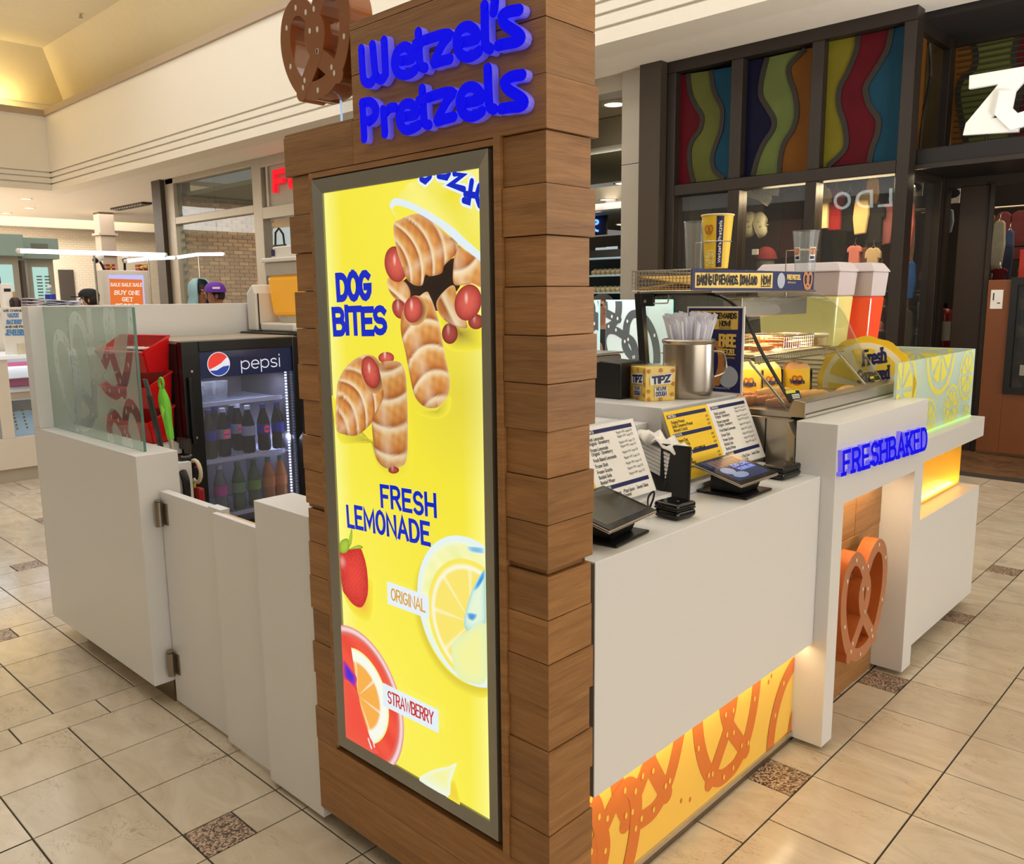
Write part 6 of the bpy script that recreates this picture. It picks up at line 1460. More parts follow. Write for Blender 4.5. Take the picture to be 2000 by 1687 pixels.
row = (('soda bottle with a pink label on the bottom fridge shelf', 440, CLR, mat('label_pink', rgb(226, 70, 170), .4), CW), ('green soda bottle with a pale green label on the bottom shelf', 595, GRN, mat('label_green', rgb(120, 160, 110), .4), mat('cap_green', rgb(60, 110, 80), .4)), ('green soda bottle with a yellow-green label next to the orange one', 728, GRN, mat('label_lime', rgb(130, 170, 70), .4), _mats['cap_green']), ('orange soda bottle with a white scrawl on its label', 850, ORS, mat('label_orange', rgb(222, 130, 60), .4), mat('cap_teal', rgb(90, 120, 110), .4)), ('orange soda bottle beside the light strip on the bottom shelf', 955, ORS, _mats['label_orange'], _mats['cap_teal']))
for lab, zx, lq, lm_, cm_ in row:
    y = by(zx, 1400, -3.70).y; bottle((-3.70, y, .592), lq, lm_, cm_, lab, 'bottles on the bottom fridge shelf')
for i, yy in enumerate((1.80, 1.86, 1.92)):
    tag(obj('plastic_cup_stack', MB().lathe([(.03, 0), (.038, .085), (.04, .087)], (-3.74, yy, 1.131), 18), CLEAR, smooth=True), ('clear cup on the top fridge shelf by the hinge side', 'clear cup in the middle of the three on the top fridge shelf', 'clear cup on the top fridge shelf, inner one')[i], 'cup', 'clear cups on the top fridge shelf')
# ---- orange juice dispenser on a black stand beside the fridge
OS = thing('black_machine', 'black machine beside the fridge carrying the orange juice dispenser', 'appliance', (-3.95, 2.55, 0))
obj('body', MB().box(-4.2, -3.75, 2.30, 2.85, .05, 1.40), FB, OS, bevel=.01); obj('lid', MB().box(-4.2, -3.74, 2.295, 2.86, 1.401, 1.43), FB, OS, bevel=.005); obj('foot', MB().box(-4.15, -3.8, 2.35, 2.8, 0, .05), BLK, OS)
OJ = thing('juice_dispenser', 'orange juice dispenser with a white lid on the black machine', 'drink dispenser', (-3.98, 2.52, 1.431))
ox0, ox1, oy0, oy1 = -4.10, -3.78, 2.40, 2.70
WP = mat('white_plastic', rgb(228, 222, 214), .35)
obj('base', MB().box(-4.10, -3.78, 2.36, 2.72, 1.4315, 1.475), WP, OJ, bevel=.01)
obj('column', MB().prism([(0, 0), (.09, 0), (.09, .2), (.06, .25), (0, .2)], (-4.195, 2.46, 1.4315), *XF, .12), WP, OJ, bevel=.01)
obj('column_strip', MB().box(-4.104, -4.10, 2.355, 2.36, 1.44, 1.63), BLK, OJ)
obj('cone_grid', MB().lathe([(.14, 0), (.15, .035)], (-3.94, 2.55, 1.476), 24), mat('grid_grey', rgb(196, 190, 176), .4, metal=.4), OJ)
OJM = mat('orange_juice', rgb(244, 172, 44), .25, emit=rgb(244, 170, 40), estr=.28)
def sq(x0, x1, y0, y1, z0, z1, t0, t1): return MB().add([(x0+t0,y0+t0,z0),(x1-t0,y0+t0,z0),(x1-t0,y1-t0,z0),(x0+t0,y1-t0,z0),(x0+t1,y0+t1,z1),(x1-t1,y0+t1,z1),(x1-t1,y1-t1,z1),(x0+t1,y1-t1,z1)], [(0,3,2,1),(4,5,6,7),(0,1,5,4),(1,2,6,5),(2,3,7,6),(3,0,4,7)])
obj('juice', sq(ox0, ox1, oy0, oy1, 1.512, 1.72, .025, .008), OJM, OJ, bevel=.02)
obj('clear_bowl', sq(ox0, ox1, oy0, oy1, 1.721, 1.79, .004, 0), mat('bowl_clear', rgb(226, 216, 200), .3, trans=.3), OJ, bevel=.008)
obj('lid_rim', sq(ox0-.012, ox1+.012, oy0-.012, oy1+.012, 1.791, 1.815, 0, .004), WP, OJ, bevel=.006); obj('lid', sq(ox0+.03, ox1-.03, oy0+.03, oy1-.03, 1.816, 1.875, 0, .008), WP, OJ, bevel=.006)
obj('lid_label', MB().box(ox0+.04, ox0+.07, oy0+.027, oy0+.029, 1.825, 1.86), NAVYP, OJ)
# ---- red hopper bins, tools and hangers behind the partition
REDP = mat('red_plastic', rgb(214, 26, 30), .3)
def bin_(x0, x1, y0, y1, z0, label):
    t = thing('hopper_bin', label, 'bin', (0, 0, 0), 0, 'stacked red hopper bins'); h = .155; w_ = .006; tp = .02
    m = MB()
    def wall(a, b, c_, d): 
        n = (b-a).cross(d-a).normalized()*w_; m.add([a, b, c_, d, a+n, b+n, c_+n, d+n], [(0,1,2,3),(7,6,5,4),(0,4,5,1),(1,5,6,2),(2,6,7,3),(3,7,4,0)])
    V = Vector
    fb0, fb1 = y0+tp, y1
    wall(V((x0+tp, y1, z0)), V((x1-tp, y1, z0)), V((x1, y1, z0+h)), V((x0, y1, z0+h)))                # back
    wall(V((x0+tp, fb0, z0)), V((x1-tp, fb0, z0)), V((x1, y0-.01, z0+.085)), V((x0, y0-.01, z0+.085)))   # front, low
    wall(V((x1-tp, fb0, z0)), V((x1-tp, y1, z0)), V((x1, y1, z0+h)), V((x1, y0-.01, z0+.085)))
    wall(V((x0+tp, fb0, z0)), V((x0+tp, y1, z0)), V((x0, y1, z0+h)), V((x0, y0-.01, z0+.085)))
    m.box(x0+tp, x1-tp, fb0, y1, z0, z0+w_); obj('bin_shell', m, REDP, t)
    obj('rim', MB().tube([(x0, y0-.012, z0+.087), (x1, y0-.012, z0+.087), (x1+.004, y1, z0+h), (x0-.004, y1, z0+h)], .008, 8, True), REDP, t, smooth=True)
    return t
BNC = Vector((-3.86, 1.579, 0)); BRZ = math.radians(12)
for zb_, lb_ in ((1.285, 'top red hopper bin holding dark packets'), (1.125, 'middle red hopper bin holding yellow packets'), (.97, 'lowest red hopper bin on the inner ledge')):
    t = bin_(-.17, .17, -.06, .06, 0, lb_); t.location = (BNC.x, BNC.y, zb_); t.rotation_euler = (0, 0, BRZ)
obj('bin_stand', MB().box(-4.13, -3.64, 1.505, 1.667, .2, .965), WHITE)
tag(bpy.data.objects['bin_stand'], 'white cupboard carrying the red hopper bins', 'cabinet')
rr = random.Random(4)
for i in range(12):
    z = 1.165+.002*i; x = -3.96+.2*rr.random(); y = 1.57+.05*rr.random(); a = rr.uniform(0, 3)
    tag(obj('sauce_packet', MB().obox((x, y, 1.142+.005*i), (math.cos(a), math.sin(a), rr.uniform(-.3, .3)), (-math.sin(a), math.cos(a), 0), (0, 0, 1), .07, .03, .006), mat('packet_yellow', rgb(216, 170, 40), .4)), 'yellow sauce packet lying in the middle red bin', 'packet', 'yellow packets in the middle bin')
for i, (x, r) in enumerate(((-3.79, .036), (-3.89, .036))):
    t = thing('dip_tub', ('dark sauce tub with a white rim in the top red bin', 'dark sauce tub at the back of the top red bin')[i], 'tub', (x, 1.6, 1.295))
    obj('tub', MB().lathe([(r*.8, 0), (r, .09)], (x, 1.6, 1.295), 16), mat('sauce_maroon', rgb(78, 24, 22), .35), t, smooth=True); obj('rim', MB().tube([(x+r*math.cos(k*.4), 1.6+r*math.sin(k*.4), 1.387) for k in range(16)], .006, 6, True), WP, t)
def at(px, py, y): return hit(px, py, 1, y)
SP = thing('black_spatula', 'long black spatula with a grey blade standing behind the partition', 'utensil', at(300, 800, 1.475))
a, b, c_ = at(283, 740, 1.48), at(292, 772, 1.48), at(317, 878, 1.475)
def strip(name, pts, ws, th, m, parent):
    mb = MB(); V = []
    for p, w_ in zip(pts, ws): V += [p+Vector((-w_, -th, 0)), p+Vector((w_, -th, 0)), p+Vector((w_, th, 0)), p+Vector((-w_, th, 0))]
    n = len(pts); F = [(3, 2, 1, 0), tuple(range(4*n-4, 4*n))]
    for i in range(n-1):
        for k in range(4): F.append((4*i+k, 4*i+(k+1) % 4, 4*i+4+(k+1) % 4, 4*i+4+k))
    return obj(name, mb.add(V, F), m, parent, bevel=.002)
strip('blade', [a, b], [.02, .019], .003, mat('grey_blade', rgb(84, 82, 80), .4), SP); strip('handle', [b, c_+Vector((0, 0, -.03))], [.0195, .0165], .006, BLK, SP)
GS = thing('green_brush', 'lime green handled utensil with a hanging ring standing behind the partition', 'utensil', at(325, 800, 1.485))
LIM = mat('lime_green', rgb(110, 196, 50), .35); LIM2 = mat('lime_inset', rgb(150, 214, 70), .5)
P = [at(315.5, 744, 1.48), at(316, 757, 1.48), at(319, 775, 1.48), at(324, 800, 1.48), at(329, 830, 1.48), at(334, 858, 1.48)]
obj('grip', MB().tube(smooth_path(P[1:], 3), [.008, .012, .016, .02, .022, .0225, .022, .02, .018, .0165, .0155, .0145, .013], 12), LIM, GS, smooth=True)
obj('grip_inset', MB().tube([P[2]+Vector((.004, -.012, 0)), P[3]+Vector((.006, -.014, 0)), P[3]+Vector((.009, -.012, -.06))], [.004, .012, .003], 8), LIM2, GS, smooth=True)
cR = at(315, 748, 1.48); obj('hang_ring', MB().tube([cR+Vector((.019*math.cos(k*.3927), 0, .021*math.sin(k*.3927))) for k in range(16)], .0055, 8, True), LIM, GS, smooth=True)
obj('shaft', MB().tube([P[5], P[5]+Vector((.03, 0, -.14))], .011, 10), mat('shaft_grey', rgb(170, 160, 144), .4, metal=.4), GS)
TC_ = thing('towel_clip', 'dark metal clip bracket on the fridge side above the hanging tools', 'clip', at(360, 880, 1.66))
obj('plate', MB().box(-3.66, -3.56, 1.655, 1.675, .94, .99), mat('dark_clip', rgb(70, 62, 56), .4, metal=.5), TC_); obj('hook', MB().box(-3.56, -3.53, 1.64, 1.66, .93, .985), mat('dark_clip', None), TC_)
def hang(px, py, y=1.5): return at(px, py, y)
SCI = thing('scanner', 'black handheld scanner with a thick strap hanging beside the fridge', 'scanner', hang(358, 940))
p = hang(359, 915); obj('head', MB().obox(p, (1, 0, 0), (0, 0, 1), (0, -1, 0), .085, .12, .06), BLKG, SCI, bevel=.015, seg=3)
p = hang(364, 955); obj('strap', MB().tube(smooth_path([hang(357, 922, 1.46), hang(363, 940, 1.455), hang(366, 975, 1.46)], 4), .016, 8), BLK, SCI, smooth=True)
GL = thing('tape_roll', 'cream ring of tape with a red cord hanging beside the fridge', 'tape', hang(382, 920))
p = hang(382, 920, 1.52); obj('ring', MB().tube([p+Vector((.045*math.cos(k*.3927), 0, .045*math.sin(k*.3927))) for k in range(16)], .008, 8, True), mat('cream_ring', rgb(214, 200, 170), .5), GL, smooth=True)
p = hang(384, 928, 1.53); obj('cord', MB().tube([p+Vector((.04*math.cos(k*.3927), 0, .035*math.sin(k*.3927))) for k in range(16)], .003, 6, True), REDP, GL, smooth=True)
YT = thing('yellow_ticket', 'bright yellow tag booklet hanging beside the fridge above the gate', 'tag', hang(372, 960))
p = hang(368, 963, 1.53); obj('booklet', MB().obox(p, (1, 0, 0), (0, 0, 1), (0, -1, 0), .13, .14, .012), mat('tag_yellow', rgb(222, 220, 40), .5), YT, bevel=.004)
mm = MB()
for k in range(4): mm.box(p.x+.02, p.x+.05, p.y-.0072, p.y-.0066, p.z-.05+.022*k, p.z-.042+.022*k)
obj('print', mm, INKB, YT)
p = hang(390, 975, 1.535); tag(obj('red_pouch', MB().obox(p, (1, 0, 0), (0, 0, 1), (0, -1, 0), .05, .10, .03), mat('pouch_red', rgb(160, 24, 28), .5), bevel=.01), 'small dark red pouch hanging behind the yellow tag', 'pouch')
# ---- pretzel sign on an acrylic plate at the tower shoulder
obj_plate = thing('shoulder_plate', 'clear acrylic upright holding the brown pretzel on the tower shoulder', 'bracket', (-1.83, 1.36, 2.034))
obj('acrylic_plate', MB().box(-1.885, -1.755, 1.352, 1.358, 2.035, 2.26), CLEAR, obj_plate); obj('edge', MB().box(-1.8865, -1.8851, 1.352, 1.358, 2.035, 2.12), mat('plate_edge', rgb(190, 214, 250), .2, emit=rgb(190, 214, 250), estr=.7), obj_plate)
zb2 = hit(612, 197, 1, 1.30).z; zl2 = hit(610, 57, 1, 1.30).z; xl2 = hit(550, 100, 1, 1.30).x; xr2 = hit(692, 90, 1, 1.30).x; sy2 = (zl2-zb2-.024)/.63
PB2 = mat('pretzel_brown_gloss', rgb(150, 96, 66), .15, coat=.5)
_PB, _PE = PB, PE
PB, PE = PB2, mat('pretzel_side_gloss', rgb(140, 74, 34), .12, coat=.5)
pretzel_emblem('pretzel_emblem', 'thick glossy brown pretzel beside the blue letters at the tower top', ((xl2+xr2)/2, 1.30, zb2+.024+.47*sy2), *XF, xr2-xl2-.046, sy2, .046, .065, .10, [((-1.84, 1.352, 2.2), (-1.84, 1.37, 2.2), .01)])
# ================================================================ BACKGROUND: LEFT
JW = mat('jewel_white', rgb(226, 216, 204), .4)
JX = -8.3
JK = thing('jewelry_counter', 'white framed glass jewelry counter at the far left edge', 'display case', (-8.7, 2.6, 0))
obj('plinth', MB().box(-9.0, JX-.03, -1.4, 3.4, 0, .12), mat('plinth_grey', rgb(186, 176, 162), .4), JK)
obj('base', MB().box(-9.0, JX, -1.4, 3.4, .121, .40), JW, JK, bevel=.004)
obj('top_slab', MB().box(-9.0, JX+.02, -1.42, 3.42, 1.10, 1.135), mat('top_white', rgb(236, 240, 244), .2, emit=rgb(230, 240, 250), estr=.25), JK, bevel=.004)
for y in (-1.34, -.4, .42, 1.28, 2.24, 3.34): obj('frame_post', MB().box(JX-.07, JX, y-.05, y+.05, .401, 1.099), JW, JK)
for y0, y1 in ((-1.29, -.45), (-.35, .37), (.47, 1.23), (1.33, 2.19), (2.29, 3.29)): obj('pane', MB().box(JX-.02, JX-.012, y0, y1, .401, 1.099), glassmat('jewel_glass', (.93, .96, 1, 1), .0, .02), JK)
obj('back_panel', MB().box(-9.0, -8.96, -1.4, 3.4, .401, 1.099), JW, JK)
obj('inner_shelf', MB().box(-8.95, JX-.12, -1.3, 3.3, .72, .73), mat('shelf_glass', rgb(190, 214, 226), .1), JK)
area('jewel_light', (-8.6, 2.0, 1.09), (.3, 3), 9, (.9, .95, 1))
TRB = mat('tray_blue', rgb(176, 204, 226), .5)
for i, (y, z, c_, lab) in enumerate(((1.75, .41, TRB, 'pale blue jewelry tray in the leftmost pane of the white counter'), (2.48, .41, TRB, 'tilted blue tray of gold chains low in the white counter'), (2.46, .86, mat('tray_maroon', rgb(150, 40, 80), .5), 'white and maroon jewelry tray in the middle of the white counter'), (2.47, .735, mat('tray_tan', rgb(196, 160, 120), .5), 'tan ring tray on the shelf of the white counter'))):
    t = thing('jewelry_tray', lab, 'tray', (-8.5, y, z)); m = MB(); m.obox((-8.5, y, z+.09), (.5, 0, -.86), (0, 1, 0), (.86, 0, .5), .24, .34, .02); obj('pad', m, c_, t)
    if z < .6:
        g = MB()
        for k in range(4):
            for j in range(6): g.ball(Vector((-8.46-.018*j, y-.12+.08*k, z+.05+.03*j)), .010, seg=6, rings=4)
        obj('gold_chains', g, mat('gold', rgb(196, 150, 60), .3, metal=.9), t)['kind'] = 'stuff'
    else: obj('cover', MB().obox((-8.49, y, z+.105), (.5, 0, -.86), (0, 1, 0), (.86, 0, .5), .12, .33, .02), PAPER, t)
SG = thing('repair_sign', 'white sign about watch batteries and jewelry on the far left counter', 'sign', (JX, 2.6, 1.136))
SX = JX-.06
q0 = hit(3, 600, 0, SX); q1 = hit(62, 598, 0, SX)
obj('board', MB().box(SX-.03, SX, q0.y, q1.y, 1.137, q0.z), PAPER, SG, bevel=.003)
SB = mat('sign_blue', rgb(74, 140, 206), .5)
for s_, L0, mm, sl_ in (('WE CHANGE', (6, 604, 49, 609), INKB, .0), ('WATCH', (14, 611.5, 36, 620), SB, .1), ('BATTERY', (12.5, 624, 43, 633), SB, .1), ('AND WE FIX', (10, 635.5, 47, 640.5), INKB, .0), ('JEWELERY', (10, 643, 49, 655), SB, .1)):
    a, b, c_, d = L0; write('lettering', s_, [hit(a, b+.3, 0, SX), hit(c_, b-.3, 0, SX), hit(c_, d-.3, 0, SX), hit(a, d+.3, 0, SX)], .2, mm, SG, slab=sl_, lift=.002)
tag(obj('tape_roll', MB().lathe([(.0, 0), (.075, 0), (.075, .1), (.03, .1)], (-8.37, 2.47, 1.1355), 18, cap=False), mat('roll_cream', rgb(226, 214, 190), .6)), 'cream paper roll standing below the sign on the jewelry counter', 'roll')
tag(obj('navy_box', MB().box(-8.42, -8.32, 2.62, 2.72, 1.1355, 1.22), NAVYP), 'small navy box beside the cream roll on the jewelry counter', 'box')
KT = thing('kiosk_work_top', 'raised white work top of the jewelry stand behind its sign', 'counter', (-9.4, 3.5, 0))
obj('top', MB().box(-10.2, -9.02, -.4, 3.5, 1.50, 1.54), JW, KT); obj('front', MB().box(-10.15, -9.06, -.35, 3.45, 0, 1.499), JW, KT)
def clut(px, py, x): return hit(px, py, 0, x)
for i, (px0, px1, pyt, x, m_, lab, nm) in enumerate(((45, 78, 583, -9.4, mat('paper_lilac', rgb(206, 196, 206), .6), 'loose stack of pale papers on the jewelry work top', 'paper_stack'), (92, 148, 588, -9.3, mat('paper_blue', rgb(196, 200, 222), .6), 'open blue-white folder on the work top before the man in the cap', 'folder'))):
    a = clut(px0, pyt, x); b = clut(px1, pyt, x); m = MB(); n = 6
    for k in range(n): m.obox(((a.x+b.x)/2+.01*k, (a.y+b.y)/2+.012*((-1)**k), 1.543+(a.z-1.543)*(k+.5)/n), (1, .05*k, 0), (-.05*k, 1, .1*((-1)**k)), (0, 0, 1), .22, b.y-a.y, max(.004, (a.z-1.543)/n*.8))
    tag(obj(nm, m, m_), lab, 'papers')
p = clut(30, 597, -9.35); t = thing('ink_bottle', 'small dark bottle with a tan cap on the jewelry work top', 'bottle', (p.x, p.y, 1.541)); obj('body', MB().lathe([(.05, 0), (.052, .07), (.03, .1)], (p.x, p.y, 1.541), 14), mat('dark_bottle', rgb(50, 30, 34), .3), t, smooth=True); obj('cap', MB().cyl((p.x, p.y, 1.641), (p.x, p.y, 1.70), .013), mat('tan_cap', rgb(190, 150, 100), .5), t)
p = clut(100, 597, -9.35); t = thing('water_bottle', 'clear water bottle with a blue label on the jewelry work top', 'bottle', (p.x, p.y, 1.541)); obj('body', MB().lathe([(.045, 0), (.048, .1), (.045, .16), (.02, .2)], (p.x, p.y, 1.541), 16), CLEAR, t, smooth=True); obj('label', MB().lathe([(.049, .08), (.049, .13)], (p.x, p.y, 1.541), 16, cap=False), mat('label_blue_w', rgb(40, 60, 160), .4), t); obj('cap', MB().cyl((p.x, p.y, 1.742), (p.x, p.y, 1.765), .02), PAPER, t)
p = clut(14, 594, -9.4); t = thing('white_dispenser', 'tall white dispenser box on the far left of the work top', 'box', (p.x, p.y, 1.541)); obj('body', MB().box(p.x-.05, p.x+.05, p.y-.05, p.y+.05, 1.541, 1.78), PAPER, t, bevel=.008); obj('slot', MB().box(p.x+.0505, p.x+.053, p.y-.03, p.y+.03, 1.70, 1.73), INKB, t)
# LED light bars on thin posts
LED = emat('led_bar_white', (.92, .94, 1, 1), 3.0)
def bar(pts, label):
    t = thing('light_bar', label, 'light', pts[0]); obj('tube', MB().tube(pts, .022, 8), LED, t)
    for p in (pts[0], pts[-1]): obj('end_cap', MB().ball(p, .026, seg=8, rings=5), JW, t)
    return t
Z2 = 2.08
zz2 = lambda px, py, z=Z2: hit(px, py, 2, z)
bar([Vector((-9.0, 2.68, Z2)), Vector((-9.0, 4.10, Z2))], 'long bright light bar above the jewelry stand, nearest one')
b1 = [hit(245, 510, 0, -10.6), hit(285, 505, 0, -10.9)]; b2 = [hit(286, 505, 0, -10.9), hit(342, 503, 0, -10.9)]; b3 = [hit(343, 503, 0, -10.9), hit(387, 496.5, 0, -10.9)]; b4 = [hit(388, 496.5, 0, -10.9), hit(437, 496, 0, -10.9)]
bar(b1+b2[1:], 'kinked light bar over the sale screen'); bar(b3+b4[1:], 'kinked light bar in front of the brick wall')
for i, (px, pt, pb, x) in enumerate(((183, 494, 600, -9.02), (289, 506, 600, -10.78), (387, 499, 600, -10.92))):
    a = hit(px, pt, 0, x); pz = Vector((a.x, a.y, 1.0 if i else 1.5405))
    if i: pz.z = 0
    t = thing('light_post', ('thin chrome post left of the sale screen', 'thin dark post right of the sale screen', 'thin chrome post in front of the brick wall')[i], 'post', pz); obj('rod', MB().cyl(pz, a, .011, seg=8), CHR, t); obj('foot', MB().cyl(pz, pz+Vector((0, 0, .02)), .04, seg=12), CHR, t)
# sale screen
SX2 = -10.9
a = hit(197, 527, 0, SX2); b = hit(290, 528, 0, SX2)
SS = thing('sale_screen', 'white display stand with an orange sale screen', 'screen', (SX2, (a.y+b.y)/2, 0))
obj('casing', MB().box(SX2-.18, SX2-.012, a.y, b.y, .03, a.z), JW, SS, bevel=.01); obj('foot', MB().box(SX2-.25, SX2+.05, a.y-.03, b.y+.03, 0, .029), JW, SS)
fx = SX2-.0115
hq = lambda px, py, l=0: hit(px, py, 0, fx+l)
obj('screen', MB().quad(hq(213, 597, .001)-Vector((0, 0, .5)), hq(282, 597, .001)-Vector((0, 0, .5)), hq(280, 537, .001), hq(212, 537, .001)), emat('screen_lilac', rgb(196, 196, 250), 1.0), SS)
obj('advert', MB().quad(hq(213.5, 597, .003)-Vector((0, 0, .4)), hq(279, 597, .003)-Vector((0, 0, .4)), hq(277.5, 546, .003), hq(213, 544, .003)), emat('screen_orange', rgb(236, 120, 52), .95), SS)
WE_ = emat('screen_text_white', rgb(250, 236, 220), 1.0)
for s_, L0 in (('SALE SALE SALE', (215.5, 552, 278, 559)), ('BUY ONE', (223.5, 567, 273, 575.5)), ('GET', (238, 580, 260, 588.5)), ('SECOND', (225, 592.5, 273, 601))):
    x0, y0, x1, y1 = L0; write('lettering', s_, [hq(x0, y0, .005), hq(x1, y0+.6, .005), hq(x1, y1+.6, .005), hq(x0, y1, .005)], .17, WE_, SS, slab=.1, gap=.26)
for i, (px, py, lab) in enumerate(((193, 504, 'white security camera aimed left on top of the sale stand'), (243, 502, 'white security camera aimed down on top of the sale stand'))):
    c = hit(px, py, 0, SX2-.05); t = thing('security_camera', lab, 'camera', (c.x, c.y, a.z)); d = Vector((.3, -.75, -.45)) if i == 0 else Vector((.5, -.1, -.6)); d.normalize()
    obj('body', MB().cyl(c-d*.05, c+d*.05, .045, seg=14), WP, t, bevel=.01); obj('lens', MB().cyl(c+d*.051, c+d*.075, .034, seg=14), BLKG, t)
    e = Vector((c.x-.02, c.y+.06*(1-i), a.z+.001)); obj('stalk', MB().tube([c-Vector((0, 0, .03)), (c+e)/2, e], .016, 6), BLK, t)
gm = mat('gift_red', rgb(150, 20, 24), .4); gg = mat('gift_gold', rgb(214, 176, 80), .4, metal=.5)
for i, (p0, p1, lab) in enumerate((((208, 527), (224, 516), 'red gift box with a gold cross ribbon on the sale stand'), ((271, 528), (287, 517), 'red gift box with a gold bow at the right end of the sale stand'))):
    u0 = hit(*p0, 0, SX2-.05); u1 = hit(*p1, 0, SX2-.05); t = thing('gift_box', lab, 'gift', (SX2-.08, u0.y, a.z+.001)); z0, z1 = a.z+.001, u1.z
    obj('box', MB().box(SX2-.15, SX2-.04, u0.y, u1.y, z0, z1), gm, t); ym = (u0.y+u1.y)/2; zm = (z0+z1)/2
    obj('ribbon', MB().box(SX2-.152, SX2-.038, ym-.008, ym+.008, z0, z1+.002).box(SX2-.152, SX2-.038, u0.y-.001, u1.y+.001, zm-.006, zm+.006), gg, t)
    if i: obj('bow', MB().ball((SX2-.03, ym-.02, zm), .01, .03, .022, 8, 5).ball((SX2-.03, ym+.03, zm+.01), .01, .03, .022, 8, 5), gg, t)
# mall directories and door on the corridor side
TL_ = mat('teal_casing', rgb(150, 172, 164), .5); TP = emat('directory_panel', rgb(196, 236, 224), .85)
for i, (x, y0, y1, z1, lab) in enumerate(((-16, 3.8, 4.74, 2.72, 'teal capped mall kiosk pillar with a lit poster at the far left'), (-16.4, 4.95, 5.42, 2.70, 'teal capped directory pillar with a lit white list panel'))):
    t = thing('directory_pillar', lab, 'directory', (x, (y0+y1)/2, 0)); e = .12
    obj('body', MB().box(x-.8, x, y0+.05*i, y1, 0, z1-.36), mat('pillar_grey', rgb(168, 160, 146), .5), t); obj('cap', MB().box(x-.9, x+e, y0-.06, y1+.08, z1-.36, z1), TL_, t, bevel=.01)
    obj('lit_panel', MB().box(x, x+.02, y0+.12, y1-.1, .8, z1-.5), TP, t)
    m = MB()
    if i == 0: m.box(x+.021, x+.03, y0+.3, y1-.3, 1.2, z1-.7)
    else:
        for c_ in range(2):
            for k in range(16): m.box(x+.021, x+.024, y0+.17+.13*c_, y0+.26+.13*c_, 1.2+.055*k, 1.225+.055*k)
        obj('cap_emblem', MB().box(x+e, x+e+.01, y0+.1, y1-.1, z1-.27, z1-.1), mat('emblem_grey', rgb(120, 124, 112), .6), t)
    o = obj('poster_figure' if i == 0 else 'list_text', m, mat('print_dark', rgb(60, 52, 48), .5) if i == 0 else mat('list_grey', rgb(110, 136, 130), .5), t)
    if i: o['kind'] = 'stuff'
obj_p = MB().box(-16.6, -16.15, 4.825, 4.885, 0, 2.3); tag(obj('service_post', obj_p, mat('post_grey', rgb(104, 96, 88), .5)), 'dark grey post between the two teal capped pillars', 'post')
DD = thing('service_door', 'dark grey service door in the far white brick wall', 'door', (-29.95, 10.25, 0)); obj('leaf', MB().box(-29.99, -29.93, 10.03, 10.50, 0, 2.63), mat('door_grey', rgb(76, 68, 60), .5), DD, bevel=.01); obj('handle', MB().box(-29.93, -29.88, 10.42, 10.45, 1.0, 1.15), STEEL, DD)
